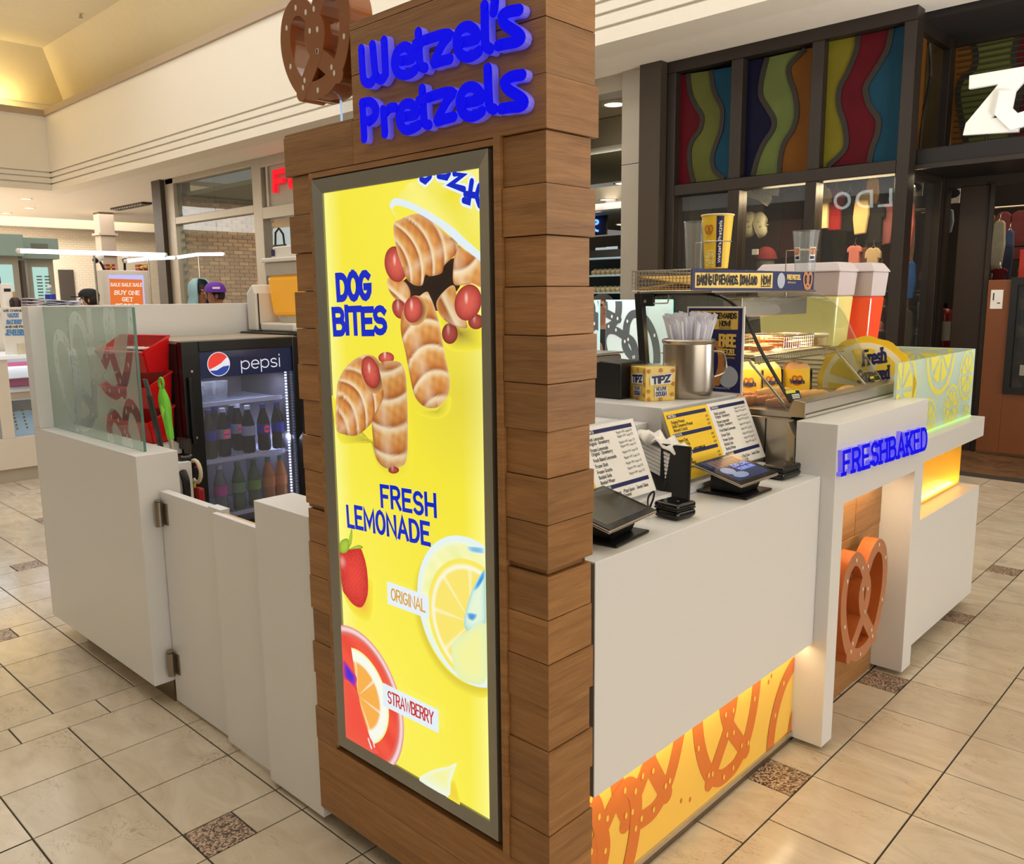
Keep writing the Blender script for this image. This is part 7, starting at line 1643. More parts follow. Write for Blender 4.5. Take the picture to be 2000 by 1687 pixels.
# ---- people
SKIN = mat('skin_brown', rgb(158, 106, 80), .5); SKIN2 = mat('skin_tan', rgb(206, 150, 116), .5)
def skin_body(name, V, E_, R, m, parent):
    me = bpy.data.meshes.new(name); me.from_pydata([tuple(v) for v in V], E_, []); me.materials.append(m)
    o = bpy.data.objects.new(name, me); COL.objects.link(o); md = o.modifiers.new('Skin', 'SKIN'); md.use_smooth_shade = True
    for i, r in enumerate(R): me.skin_vertices[0].data[i].radius = r if isinstance(r, tuple) else (r, r)
    me.skin_vertices[0].data[0].use_root = True
    s = o.modifiers.new('Sub', 'SUBSURF'); s.levels = 2; s.render_levels = 2
    if parent: o.parent = parent; o.matrix_parent_inverse = MWI(parent)
    return o
def person(label, x, y, h, face, skin, top, legs, lean=0.0, cap_=None, hood=None, hairm=None, group=None):
    t = thing('person', label, 'person', (x, y, 0)); k = h/1.75; f = Vector((math.cos(face), math.sin(face), 0)); s = Vector((-f.y, f.x, 0)); z = Vector((0, 0, 1))
    B = Vector((x, y, 0)); L = lambda a, b, c: B+f*(a*k+lean*max(0, c-.95)*k)+s*(b*k)+z*(c*k)
    V = [L(0,0,.95), L(0,0,1.12), L(0,0,1.32), L(.0,0,1.44), L(.01,0,1.50), L(.03,0,1.57), L(.035,0,1.645), L(.02,0,1.71)]
    R = [(.15,.11), (.14,.10), (.16,.11), (.09,.08), .052, (.068,.075), (.08,.095), (.06,.075)]
    E_ = [(0,1),(1,2),(2,3),(3,4),(4,5),(5,6),(6,7)]
    for sg in (1, -1):
        n = len(V); V += [L(0,.17*sg,1.40), L(-.02,.24*sg,1.13), L(.16,.22*sg,.98), L(.24,.2*sg,.97)]; R += [.06, .042, .032, .03]; E_ += [(2,n),(n,n+1),(n+1,n+2),(n+2,n+3)]
        n = len(V); V += [L(0,.10*sg,.86), L(.01,.10*sg,.48), L(-.01,.10*sg,.07), L(.13,.11*sg,.035)]; R += [.085, .06, .042, .035]; E_ += [(0,n),(n,n+1),(n+1,n+2),(n+2,n+3)]
    V = [v-Vector((0,0,0)) for v in V]; skin_body('body', V, E_, [tuple(q*k for q in r) if isinstance(r, tuple) else r*k for r in R], skin, t)
    g = 1.12
    n = 8
    ct = [L(0,0,.90)]+V[1:4]; Vc = ct+[V[8], V[9], L(.08,.23,1.05), V[16], V[17], L(.08,-.23,1.05)]; Rc_ = [(.175,.13), (.165,.12), (.185,.13), (.10,.09), .075, .058, .046, .075, .058, .046]
    skin_body('jacket' if hood else 'shirt', Vc, [(0,1),(1,2),(2,3),(2,4),(4,5),(5,6),(2,7),(7,8),(8,9)], [tuple(q*k for q in r) if isinstance(r, tuple) else r*k for r in Rc_], top, t)
    Vl = [L(0,0,.94)]; Rl = [(.165,.125)]; El = []
    for sg in (1, -1): n = len(Vl); Vl += [L(0,.10*sg,.84), L(.01,.10*sg,.48), L(-.01,.10*sg,.11)]; Rl += [.10, .075, .065]; El += [(0,n),(n,n+1),(n+1,n+2)]
    skin_body('trousers', Vl, El, [tuple(q*k for q in r) if isinstance(r, tuple) else r*k for r in Rl], legs, t)
    hc = L(.03, 0, 1.645)
    def hp_(a, b, c): return hc+f*(a*k)+s*(b*k)+z*(c*k)
    obj('nose', MB().ball(hp_(.10, 0, -.02), .016*k, .014*k, .022*k, 8, 6), skin, t, smooth=True)
    for sg in (1, -1):
        obj('ear', MB().ball(hp_(-.005, .082*sg, -.015), .018*k, .012*k, .032*k, 8, 6), skin, t, smooth=True)
        obj('eye', MB().ball(hp_(.083, .032*sg, .008), .012*k, .012*k, .008*k, 8, 6), mat('eye_dark', rgb(30, 22, 20), .2), t, smooth=True)
    obj('mouth', MB().ball(hp_(.088, 0, -.062), .01*k, .026*k, .007*k, 8, 5), mat('lip', rgb(140, 80, 72), .5), t, smooth=True)
    if hairm: 
        o = obj('hair', MB().ball(hp_(-.02, 0, .0), .105*k, .092*k, .10*k, 12, 8), hairm, t, smooth=True)
    if cap_:
        m = MB(); V2 = []; n = 18; rings = 6
        for j in range(rings+1):
            t_ = math.pi/2*j/rings
            for i in range(n): p = 2*math.pi*i/n; V2.append(hp_(-.0+.118*math.cos(t_)**.7*math.cos(p), .104*math.cos(t_)**.7*math.sin(p), .025+.098*math.sin(t_)))
        m.add(V2, [(j*n+i, j*n+(i+1) % n, (j+1)*n+(i+1) % n, (j+1)*n+i) for j in range(rings) for i in range(n)]); co = obj('cap', m, cap_[0], t, smooth=True)
        br_ = MB(); P = []
        for i in range(9): a_ = -1.1+2.2*i/8; P.append((.09+.11*math.cos(a_) if True else 0, .085*math.sin(a_)/math.sin(1.1)))
        P = [(.08, -.085)]+P+[(.08, .085)]; br_.prism([(a*k, b*k) for a, b in P], hp_(0, 0, .018), f, s, .012*k); obj('brim', br_, cap_[0], co)
        obj('cap_print', MB().obox(hp_(.116, 0, .06), s, z, f, .07*k, .02*k, .008*k), cap_[1], co)
    if hood:
        m = MB(); V2 = []; n = 18; rings = 9
        for j in range(rings+1):
            t_ = math.pi*j/rings
            for i in range(n):
                p = .62+(2*math.pi-1.24)*i/(n-1); rr_ = .135*math.sin(t_)**.6+(.05 if j > 6 else 0)
                V2.append(hp_(-.02+rr_*math.cos(p), rr_*.9*math.sin(p), .01+.135*math.cos(t_)-(.06 if j > 6 else 0)))
        m.add(V2, [(j*n+i, j*n+i+1, (j+1)*n+i+1, (j+1)*n+i) for j in range(rings) for i in range(n-1)]); o = obj('hood', m, hood, t, smooth=True); md = o.modifiers.new('s', 'SOLIDIFY'); md.thickness = .012
    return t
BLKC = mat('black_cloth', rgb(26, 25, 28), .8); DEN = mat('denim', rgb(60, 66, 90), .8)
p = hit(158, 588, 0, -10.5)
person('man in a black cap bent over behind the jewelry work top', p.x, p.y+.2, 1.73, math.radians(-118), SKIN2, BLKC, BLKC, .10, (mat('cap_black', rgb(22, 22, 26), .7), PAPER), None, mat('hair_dark', rgb(40, 32, 28), .7))
p = hit(388, 570, 1, 4.7)
person('person in a pale blue hooded jacket walking past the brick wall', p.x, p.y, 1.80, math.radians(-5), SKIN, mat('hoodie_blue', rgb(150, 184, 192), .85), DEN, .05, None, mat('hoodie_blue', None), mat('hair_dark', None))
p = hit(421, 585, 1, 4.15)
person('person in a bright purple cap beside the pale blue hood', p.x, p.y, 1.76, math.radians(-22), SKIN, BLKC, DEN, .0, (mat('cap_purple', rgb(104, 44, 160), .7), PAPER), None, mat('hair_dark', None))
p = hit(1176, 640, 1, 5.2)
person('dark clothed person seen in the gap beside the frosted pretzel glass', p.x, p.y, 1.62, math.radians(-40), SKIN, BLKC, BLKC, .0, None, None, mat('hair_dark', None))
# ================================================================ BACKGROUND: RIGHT, the dark clothing store
ZB = mat('black_brown_steel', rgb(52, 44, 38), .42, metal=.35, noise=.12, nscale=6)
def bx_(x0, x1, z0, z1, y0=8.02, y1=8.2): return MB().box(x0, x1, y0, y1, z0, z1)
ZF = thing('store_facade', 'dark steel facade with coloured glass panels over display windows', 'storefront', (-3.9, 8.1, 0))
for x0, x1, z0, z1 in ((-5.255, -2.72, 3.93, 4.049), (-5.255, -5.15, 0, 3.93), (-5.15, -2.831, 2.655, 2.77), (-4.50, -4.37, 2.77, 3.93), (-3.66, -3.54, 2.77, 3.93), (-2.83, -2.72, 0, 3.93), (-4.50, -4.37, .5, 2.655), (-3.67, -3.56, .5, 2.655), (-5.15, -2.83, 0, .5)):
    obj('frame_member', bx_(x0, x1, z0, z1), ZB, ZF, bevel=.008)
CAME = mat('lead_came', rgb(46, 40, 34), .5, metal=.4)
def r1p(x, y, yy=8.1): h = hit(1140+x/2.3256, y/2.3256, 1, yy); return (h.x, h.z)
SGC = {n: mat('stained_'+n, rgb(*[int(v*.8) for v in c]), .3, spec=.06, noise=.25, nscale=5, bump=.12, emit=rgb(*c), estr=e) for n, c, e in (('red', (96, 20, 28), .1), ('olive', (98, 100, 48), .1), ('blue', (30, 72, 92), .1), ('navy', (22, 22, 46), .1), ('green', (104, 114, 60), .1), ('orange', (118, 72, 26), .12), ('yellow', (126, 114, 32), .1))}
def stained(quad_, curves, cols, y, parent):
    TL, TR, BR, BL = [r1p(*q, y) for q in quad_]
    edges = [[TL, BL]]+[[r1p(*c, y) for c in cv__] for cv__ in curves]+[[TR, BR]]
    E2 = []
    for e in edges:
        S_ = smooth_path([Vector((a, b, 0)) for a, b in e], 4); N_ = 24; pts = []
        for i in range(N_+1): 
            f = i/N_*(len(S_)-1); j = min(int(f), len(S_)-2); pts.append(S_[j].lerp(S_[j+1], f-j))
        E2.append(pts)
    for k, cn in enumerate(cols):
        A, B = E2[k], E2[k+1]; n = len(A); m = MB()
        m.add([(p.x, y, p.y) for p in A]+[(p.x, y, p.y) for p in B]+[(p.x, y+.008, p.y) for p in A]+[(p.x, y+.008, p.y) for p in B], [(i+1, i, n+i, n+i+1) for i in range(n-1)][::1]+[(2*n+i, 2*n+i+1, 3*n+i+1, 3*n+i) for i in range(n-1)])
        obj('glass_piece', m, SGC[cn], parent)
    for e in E2[1:-1]:
        m = MB(); strokes_into(m, [[(p.x, p.y) for p in e]], .05, lambda a, b: Vector((a, y-.001, b)), .012, (0, -1, 0)); obj('lead_came', m, CAME, parent)
C11 = [(475,335),(485,420),(510,480),(540,530),(530,590),(500,630),(482,680),(485,760),(500,828)]; C12 = [(580,320),(590,400),(610,450),(632,500),(625,590),(600,660),(585,720),(597,775),(640,812)]
C21 = [(835,262),(812,350),(805,430),(830,480),(865,540),(860,590),(820,650),(790,720),(770,797)]; C22 = [(1010,222),(960,270),(932,310),(942,370),(962,430),(970,520),(950,590),(912,650),(895,720),(890,785)]
C31 = [(1248,163),(1240,230),(1200,330),(1165,400),(1160,480),(1185,560),(1195,640),(1180,690),(1110,755)]; C32 = [(1400,132),(1380,230),(1320,330),(1282,400),(1300,480),(1340,540),(1335,610),(1310,680),(1300,738)]
stained([(425,345),(692,300),(686,812),(412,842)], [C11, C12], ('red', 'olive', 'blue'), 8.12, ZF)
stained([(742,278),(1060,212),(1040,770),(715,805)], [C21, C22], ('navy', 'green', 'orange'), 8.12, ZF)
stained([(1112,190),(1478,112),(1450,722),(1080,760)], [C31, C32], ('yellow', 'red', 'blue'), 8.12, ZF)
ZG = glassmat('store_glass', (.8, .8, .78, 1), .0, .02)
for x0, x1 in ((-5.15, -4.50), (-4.37, -3.67), (-3.56, -2.83)): obj('window_pane', MB().box(x0, x1, 8.11, 8.118, .5, 2.655), ZG, ZF)
# return wall and recessed entrance front
RW = thing('entrance_return', 'narrow return of the dark facade with amber glass beside the entrance', 'storefront', (-2.78, 8.7, 0))
for y0, y1, z0, z1 in ((8.201, 8.30, 0, 4.049), (9.1, 9.2, 0, 4.049), (8.30, 9.1, 3.9, 4.049), (8.30, 9.1, 2.66, 2.78), (8.30, 9.1, 0, .4)): obj('frame_member', MB().box(-2.90, -2.76, y0, y1, z0, z1), ZB, RW, bevel=.006)
obj('glass_piece', MB().box(-2.84, -2.83, 8.30, 8.62, 2.78, 3.9), SGC['orange'], RW); obj('glass_piece', MB().box(-2.84, -2.83, 8.65, 9.1, 2.78, 3.9), mat('stained_amber_dark', rgb(60, 48, 26), .2, emit=rgb(60, 46, 20), estr=.1), RW)
obj('lead_came', MB().tube(smooth_path([(-2.825, 8.66, 3.88), (-2.825, 8.76, 3.6), (-2.825, 8.62, 3.2), (-2.825, 8.58, 2.8)], 4), .02, 6), CAME, RW); obj('window_pane', MB().box(-2.835, -2.83, 8.30, 9.1, .4, 2.66), ZG, RW)
EF = thing('entrance_facade', 'recessed dark entrance front with amber panels above the doors', 'storefront', (-1.5, 9.35, 0))
zb = lambda a, b, c_, d, y0=9.25, y1=9.4: MB().box(a, b, y0, y1, c_, d)
hx = lambda px, py, y=9.3: hit(px, py, 1, y)
for a, b, c_, d in ((-2.92, 2.5, 3.95, 4.3), (-2.92, 2.5, 2.62, 2.84), (-2.92, -2.78, 0, 3.95), (hx(1846, 470).x, hx(1832, 470).x+.02, 0, 2.62)): obj('frame_member', zb(min(a, b), max(a, b), c_, d), ZB, EF)
obj('wide_panel', zb(hx(1870, 500).x, hx(1936, 400).x, 0, 2.62, 9.24, 9.42), mat('panel_brown', rgb(50, 36, 28), .45, noise=.1), EF, bevel=.01)
obj('slim_post', zb(hx(1812, 500).x, hx(1822, 500).x, 0, 2.62), ZB, EF); obj('slim_post', zb(hx(1926, 560).x, hx(1941, 480).x, 0, 2.62, 9.2, 9.23), ZB, EF)
def r1y(x, y): return (x, y)
stained([(1690,165),(1930,140),(1890,640),(1665,665)], [[(1745,160),(1780,230),(1775,310),(1720,360),(1700,430),(1720,560),(1740,655)]], ('orange', 'olive'), 9.32, EF)
stained([(1930,140),(2250,90),(2250,600),(1890,640)], [[(1990,130),(1960,230),(1960,300),(1990,400),(1950,560),(1940,632)]], ('olive', 'red'), 9.32, EF)
lv = MB()
for k in range(18): lv.box(-2.75, -1.6, 9.303, 9.312, 2.98+.055*k, 2.995+.055*k)
obj('blind_slats', lv, mat('slat_dark', rgb(56, 46, 26), .5), EF)['kind'] = 'stuff'
CN = thing('canopy', 'dark boxed canopy over the entrance carrying the white store letters', 'canopy', (-1.5, 8.7, 2.7))
obj('beam', MB().box(-2.73, 2.5, 8.22, 9.24, 2.70, 2.87), mat('canopy_black', rgb(36, 32, 30), .45, metal=.3), CN, bevel=.01); obj('fascia_lip', MB().box(-2.74, 2.5, 8.2, 8.219, 2.69, 2.73), ZB, CN)
ZW = mat('white_letter', rgb(244, 242, 234), .4, emit=rgb(240, 236, 224), estr=.2)
ZY = 8.35
def zp(L): return [r1p(x, y, ZY) for x, y in L]
LTZ = thing('store_letters', 'big white tilted store letters on the dark canopy', 'sign', (-1.9, ZY, 2.87))
m = MB(); m.prism(zp([(1755,345),(2005,303),(2000,372),(1850,540),(1985,520),(1975,600),(1725,615),(1738,562),(1888,382),(1752,405)]), (0, ZY+.03, 0), *XF, .05); obj('letter', m, ZW, LTZ)
q = r1p(2075, 470, ZY); m = MB(); strokes_into(m, [[(q[0]-.24, q[1]+.13), (q[0]-.26, q[1]-.03), (q[0]-.17, q[1]-.13), (q[0]-.02, q[1]-.10), (q[0]+.03, q[1]+.15)]], .12, lambda a, b: Vector((a, ZY-.02, b)), .05, (0, -1, 0)); obj('letter', m, ZW, LTZ)
for a in (-2.2, -1.8): obj('letter_foot', MB().cyl((a, ZY+.02, 2.868), (a, ZY+.02, 3.05), .012), ZB, LTZ)
# interior shell
DKW = mat('store_dark', rgb(40, 33, 29), .8)
struct('wall_store', MB().box(-5.27, 3, 13.0, 13.2, 0, 4.3).box(-5.19, -5.12, 8.3, 13, 0, 4.0).box(-5.1, -4.75, 8.75, 8.8, 0, 4.0), DKW); struct('ceiling_store', MB().box(-5.2, 3, 8.35, 13, 4.0, 4.1), DKW)
struct('floor_entrance', MB().box(-2.72, 3, 8.12, 13, -.003, .004), woodmat('entrance_wood', rgb(126, 90, 58), rgb(70, 48, 30))); struct('floor_display', MB().box(-5.1, -2.9, 8.21, 9.2, .3, .45), DKW)
area('store_spot', (-3.5, 8.45, 2.62), (1.6, .25), 42, (1, .8, .5), (math.radians(-18), 0, 0)); area('store_inner', (-2.6, 10.8, 3.8), (3, 1.5), 38, (1, .78, .5)); area('store_door', (-1.9, 9.9, 3.2), (1, .8), 14, (1, .78, .5))
# garments
def garment(px0, py0, px1, py1, y, c_, label, long_=False, rough=.9, group=None):
    a = hit(px0, py0, 1, y); b = hit(px1, py1, 1, y); W = abs(b.x-a.x); H = abs(a.z-b.z); cx = (a.x+b.x)/2; zt_ = a.z
    t = thing('hanging_shirt', label, 'shirt', (cx, y, zt_), 0, group)
    s = .5*W; 
    P = [(-.16*W, 0), (-.3*W, -.03*H), (-s, -.16*H), (-s*1.02, -.38*H), (-.36*W, -.36*H), (-.38*W, -H), (.38*W, -H), (.36*W, -.36*H), (s*1.02, -.38*H), (s, -.16*H), (.3*W, -.03*H), (.16*W, 0), (0, -.05*H)]
    if long_: P = [(-.2*W, 0), (-s*.8, -.06*H), (-s, -.6*H), (-s*.7, -H), (s*.6, -H*.97), (s*.9, -.5*H), (s*.7, -.06*H), (.2*W, 0)]
    m = MB(); m.prism(P, (cx, y, zt_), *XF, .05); obj('cloth', m, mat('cloth_%d_%d_%d' % c_, rgb(*c_), rough, noise=.25, nscale=14), t, bevel=.012)
    obj('hanger', MB().tube([(cx-.14*W, y-.025, zt_-.01), (cx, y-.025, zt_+.03), (cx+.14*W, y-.025, zt_-.01)], .004, 5).tube([(cx, y-.025, zt_+.03), (cx, y-.025, zt_+.06), (cx+.012, y-.025, zt_+.075)], .003, 5), CHR, t)
    return t
GR = (((1599, 368, 1622, 446), 8.8, (226, 204, 150), 'cream printed shirt hanging in the lit window', 0), ((1619, 372, 1648, 449), 8.85, (150, 20, 24), 'bright red shirt hanging beside the cream one', 0), ((1646, 376, 1674, 452), 8.9, (24, 20, 20), 'black shirt between the red shirt and the floral one', 0), ((1671, 378, 1699, 458), 8.8, (214, 180, 120), 'long cream floral top in the lit window', 1), ((1697, 398, 1728, 475), 8.85, (22, 19, 20), 'black shirt with a swing tag in the lit window', 0), ((1724, 398, 1746, 478), 8.9, (146, 84, 84), 'dusty pink top near the corner of the window', 1), ((1694, 350, 1718, 406), 8.95, (246, 170, 40), 'brightly lit amber top at the top of the window', 1), ((1658, 480, 1684, 516), 8.85, (206, 120, 110), 'pink folded top on the lower window rail', 0), ((1693, 484, 1720, 542), 8.8, (196, 168, 130), 'beige shirt on the lower window rail', 0), ((1712, 522, 1732, 556), 8.75, (226, 152, 122), 'peach scarf hanging low in the window', 1), ((1682, 484, 1698, 560), 8.9, (120, 74, 66), 'mauve top behind the beige shirt', 1),
      ((1492, 374, 1530, 500), 9.0, (46, 14, 18), 'very dark red top left of the middle window', 1), ((1525, 372, 1568, 505), 9.05, (56, 16, 20), 'dark maroon top in the middle window', 1), ((1548, 376, 1580, 500), 9.1, (38, 14, 18), 'nearly black maroon top at the right of the middle window', 1))
for (a, b, c_, d), y, co, lab, lg in GR: garment(a, b, c_, d, y, co, lab, lg)
for (a, b, c_, d), y, co, lab, lg in (((1766, 395, 1786, 486), 8.95, (216, 108, 92), 'coral jacket inside the entrance return', 1), ((1842, 410, 1864, 456), 9.8, (108, 116, 124), 'pale denim jacket through the narrow entrance gap', 1), ((1940, 432, 1962, 528), 9.8, (150, 140, 114), 'grey green top left of the entrance glass', 1), ((1962, 450, 1978, 548), 9.9, (62, 72, 96), 'blue grey top through the entrance glass', 1), ((1938, 524, 1968, 548), 9.7, (92, 14, 20), 'crimson folded top over the entrance glass', 0), ((1768, 512, 1790, 585), 9.0, (38, 84, 150), 'bright blue printed top inside the entrance return', 1), ((1752, 605, 1784, 700), 8.95, (74, 66, 54), 'grey brown jacket low inside the entrance return', 1)):
    garment(a, b, c_, d, y, co, lab, lg)
# display shelves with shoes
SHF = mat('shelf_board', rgb(58, 46, 38), .6)
def shoe(c, L_, rz, m, label, group):
    t = thing('shoe', label, 'shoe', c, 0, group); c = Vector(c); u = Vector((math.cos(rz), math.sin(rz), 0)); v = Vector((-u.y, u.x, 0)); z = Vector((0, 0, 1)); n = 14; V = []
    rings = ((1.0, 0), (1.05, .12), (1.0, .28), (.86, .40), (.5, .47))
    for f_, h_ in rings:
        for i in range(n):
            a = 2*math.pi*i/n; q = math.cos(a); V.append(c+u*(L_*.5*q*f_)+v*(L_*.19*math.sin(a)*f_*(1+.18*q))+z*(L_*h_*(.8+.25*(q < -.1)*1)))
    m2 = MB().add(V, [(j*n+i, j*n+(i+1) % n, (j+1)*n+(i+1) % n, (j+1)*n+i) for j in range(len(rings)-1) for i in range(n)]+[tuple(reversed(range(n))), tuple(range((len(rings)-1)*n, len(rings)*n))]); obj('upper', m2, m, t, smooth=True)
    obj('sole', MB().add([c+u*(L_*.52*math.cos(2*math.pi*i/n))+v*(L_*.2*math.sin(2*math.pi*i/n)*(1+.18*math.cos(2*math.pi*i/n)))+z*(-.012+.0119*k) for k in range(2) for i in range(n)], [(i, (i+1) % n, n+(i+1) % n, n+i) for i in range(n)]+[tuple(range(n))]), mat('sole_pale', rgb(206, 196, 170), .6), t)
    st = MB()
    for a in (-.1, .12): st.tube([c+u*(L_*a)+v*(L_*.2)+z*(L_*.2), c+u*(L_*(a+.03))+z*(L_*.46), c+u*(L_*a)-v*(L_*.2)+z*(L_*.2)], L_*.035, 6)
    obj('strap', st, mat('strap_grey', rgb(150, 142, 120), .6), t); return t
CRO = mat('clog_cream', rgb(200, 194, 164), .6)
def clog(px, py, tilt, label, L_=.27):
    p = hit(px, py, 1, 8.55+.2*(px % 3)/2); t = shoe((0, 0, 0), L_, 0, CRO, label, 'cream clogs hanging in the middle window'); t.location = p; t.rotation_euler = (0, math.radians(tilt), 0); return t
for px, py, tl, lab in ((1457, 440, 78, 'cream strapped clog hanging at the left of the middle window'), (1478, 442, 68, 'cream strapped clog hanging second from the left, tilted'), (1465, 383, 20, 'cream clog at the top left of the middle window'), (1483, 386, 40, 'cream clog at the top of the window, partly cut by the beam'), (1497, 378, 10, 'cream clog highest in the middle window')): clog(px, py, tl, lab)
HP = hit(1495, 512, 1, 8.7); MH = thing('mannequin_head', 'grey display head wearing a dark red cap behind the middle window', 'mannequin', HP)
obj('head', MB().lathe([(.07, -.3), (.05, -.2), (.055, -.14), (.085, -.08), (.095, 0), (.08, .06)], HP, 18), mat('head_grey', rgb(120, 116, 110), .5), MH, smooth=True)
m = MB(); V2 = []
for j in range(6):
    t_ = math.pi/2*j/5.2
    for i in range(16): p = 2*math.pi*i/16; V2.append(HP+Vector((.125*math.cos(t_)*math.cos(p), .115*math.cos(t_)*math.sin(p), .03+.14*math.sin(t_))))
m.add(V2, [(j*16+i, j*16+(i+1) % 16, (j+1)*16+(i+1) % 16, (j+1)*16+i) for j in range(5) for i in range(16)]); cp_ = obj('red_cap', m, mat('cap_maroon', rgb(112, 22, 30), .8), MH, smooth=True)
obj('cap_patch', MB().box(HP.x-.10, HP.x-.03, HP.y-.125, HP.y-.11, HP.z+.08, HP.z+.14), PAPER, cp_); obj('head_stand', MB().cyl((HP.x, HP.y, .451), (HP.x, HP.y, HP.z-.3), .025), ZB, MH)
def rack(x0, x1, y0, y1, zs, label):
    t = thing('shelf_rack', label, 'shelf', ((x0+x1)/2, (y0+y1)/2, 0))
    for z in zs: obj('board', MB().box(x0, x1, y0, y1, z-.015, z), SHF, t)
    for x in (x0+.02, x1-.02): obj('upright', MB().box(x-.012, x+.012, y1-.02, y1, .45 if x0 < -2.95 else 0, max(zs)+.05), CHR, t)
    return t
rack(-3.62, -2.95, 9.0, 9.35, (.7, .95, 1.2, 1.45), 'dark shelves of shoes low in the right display window')
rack(-2.72, -2.2, 10.6, 10.95, (.5, .8, 1.1, 1.4, 1.75, 2.1), 'dark shelves seen through the narrow entrance gap')
shc = [mat('shoe_a', rgb(170, 150, 110), .6), mat('shoe_b', rgb(190, 110, 100), .6), mat('shoe_c', rgb(90, 84, 60), .6), mat('shoe_d', rgb(206, 186, 140), .6)]
nm_ = ('tan', 'pink', 'olive', 'cream'); lv_ = {.7: 'lowest', .95: 'second', 1.2: 'third', 1.45: 'top'}; pos = ('left', 'middle', 'right')
for z in (.7, .95, 1.2, 1.45):
    for k in range(3): i = (k+int(z*20)) % 4; shoe((-3.5+.2*k, 9.12, z+.013), .24, -1.2+.2*k, shc[i], '%s shoe on the %s dark window shelf, %s of three' % (nm_[i], lv_[z], pos[k]), 'shoes on the dark window shelves')
for j, z in enumerate((.5, .8, 1.1, 1.4, 1.75)):
    for k in range(2): i = (j+k) % 4; shoe((-2.58+.24*k, 10.7, z+.013), .24, -1.0, shc[i], '%s shoe in the entrance gap, shelf %s from the floor, %s' % (nm_[i], ('first', 'second', 'third', 'fourth', 'fifth')[j], ('left', 'right')[k]), 'shoes seen through the entrance gap')
PB_ = mat('photo_print', rgb(196, 186, 170), .5, noise=.6, nscale=22)
for i, (a, b, c_, d, y, lab) in enumerate(((1771, 352, 1801, 382, 9.9, 'black and white photo print high behind the entrance return'), (1846, 360, 1874, 396, 9.9, 'black and white photo print high in the narrow entrance gap'))):
    p, q = hit(a, b, 1, y), hit(c_, d, 1, y); t = thing('photo_print', lab, 'picture', p); obj('board', MB().box(p.x, q.x, y, y+.02, q.z, p.z), PB_, t); obj('dark_shapes', MB().ball(((p.x+q.x)/2, y-.002, (p.z+q.z)/2), .08, .004, .05, 10, 6).ball((p.x+.08, y-.002, p.z-.08), .05, .004, .05, 10, 6), INKB, t)
# fire extinguisher
p = hit(1841, 672, 1, 9.6); FE = thing('fire_extinguisher', 'red fire extinguisher standing low in the narrow entrance gap', 'fire extinguisher', (p.x, p.y, .004))
zb0 = .95; obj('cylinder', MB().lathe([(.07, 0), (.082, .02), (.082, .40), (.06, .46), (.025, .48)], (p.x, p.y, zb0), 20), mat('ext_red', rgb(110, 14, 22), .3), FE, smooth=True); obj('label', MB().lathe([(.083, .14), (.083, .34)], (p.x, p.y, zb0), 20, cap=False), mat('label_grey', rgb(150, 144, 132), .5), FE, smooth=True); obj('valve', MB().box(p.x-.05, p.x+.03, p.y-.015, p.y+.015, zb0+.48, zb0+.53), BLK, FE); obj('bracket', MB().box(p.x-.09, p.x+.09, p.y-.09, p.y+.09, .9, .949).box(p.x-.03, p.x+.03, p.y-.03, p.y+.03, .005, .9), ZB, FE)
# wooden door and framed case by the entrance
WD = thing('wooden_door', 'brown wooden door panel with a taped white notice at the entrance', 'door', (-2.2, 9.15, 0))
a = hx(1932, 547, 9.15); b = hx(2000, 547, 9.15)
DW = mat('door_wood', rgb(122, 70, 36), .45, noise=.12, nscale=5)
obj('panel', MB().box(a.x, a.x+.20, 9.13, 9.18, .03, a.z).box(a.x+.20, a.x+1.1, 9.13, 9.18, .03, .62), DW, WD, bevel=.004)
c0 = hx(1936, 566, 9.125); c1 = hx(1957, 603, 9.125)
obj('notice', MB().box(c0.x, c1.x, 9.1255, 9.129, c1.z, c0.z), PAPER, WD); obj('notice_print', MB().box(c0.x+.02, c0.x+.03, 9.1235, 9.1254, c0.z-.1, c0.z-.03).box(c0.x+.06, c1.x-.02, 9.1235, 9.1254, c1.z+.05, c1.z+.06), INKB, WD)
obj('glass_frame', MB().box(a.x+.2, a.x+.26, 9.10, 9.18, .621, a.z+.02).box(a.x+.26, a.x+1.1, 9.10, 9.18, a.z-.05, a.z+.02).box(a.x+.26, a.x+1.1, 9.10, 9.18, .621, .68), mat('frame_black', rgb(24, 22, 22), .4), WD)
obj('pane', MB().box(a.x+.26, a.x+1.1, 9.13, 9.14, .68, a.z-.05), glassmat('door_pane', (.3, .31, .32, 1), .0, .1), WD); obj('lock_tag', MB().box(a.x+.44, a.x+.50, 9.118, 9.129, 1.02, 1.16), mat('tag_gold', rgb(206, 166, 80), .4, metal=.5), WD); obj('small_label', MB().box(a.x+.33, a.x+.42, 9.118, 9.129, .80, .90), mat('label_grey', None), WD)
tag(obj('red_poster', MB().box(hx(1993, 487, 9.6).x, hx(1993, 487, 9.6).x+.4, 9.6, 9.62, hx(1993, 543, 9.6).z, hx(1993, 487, 9.6).z), mat('poster_red', rgb(170, 44, 30), .5, emit=rgb(170, 44, 30), estr=.3)), 'red poster at the right edge of the entrance glass', 'poster')
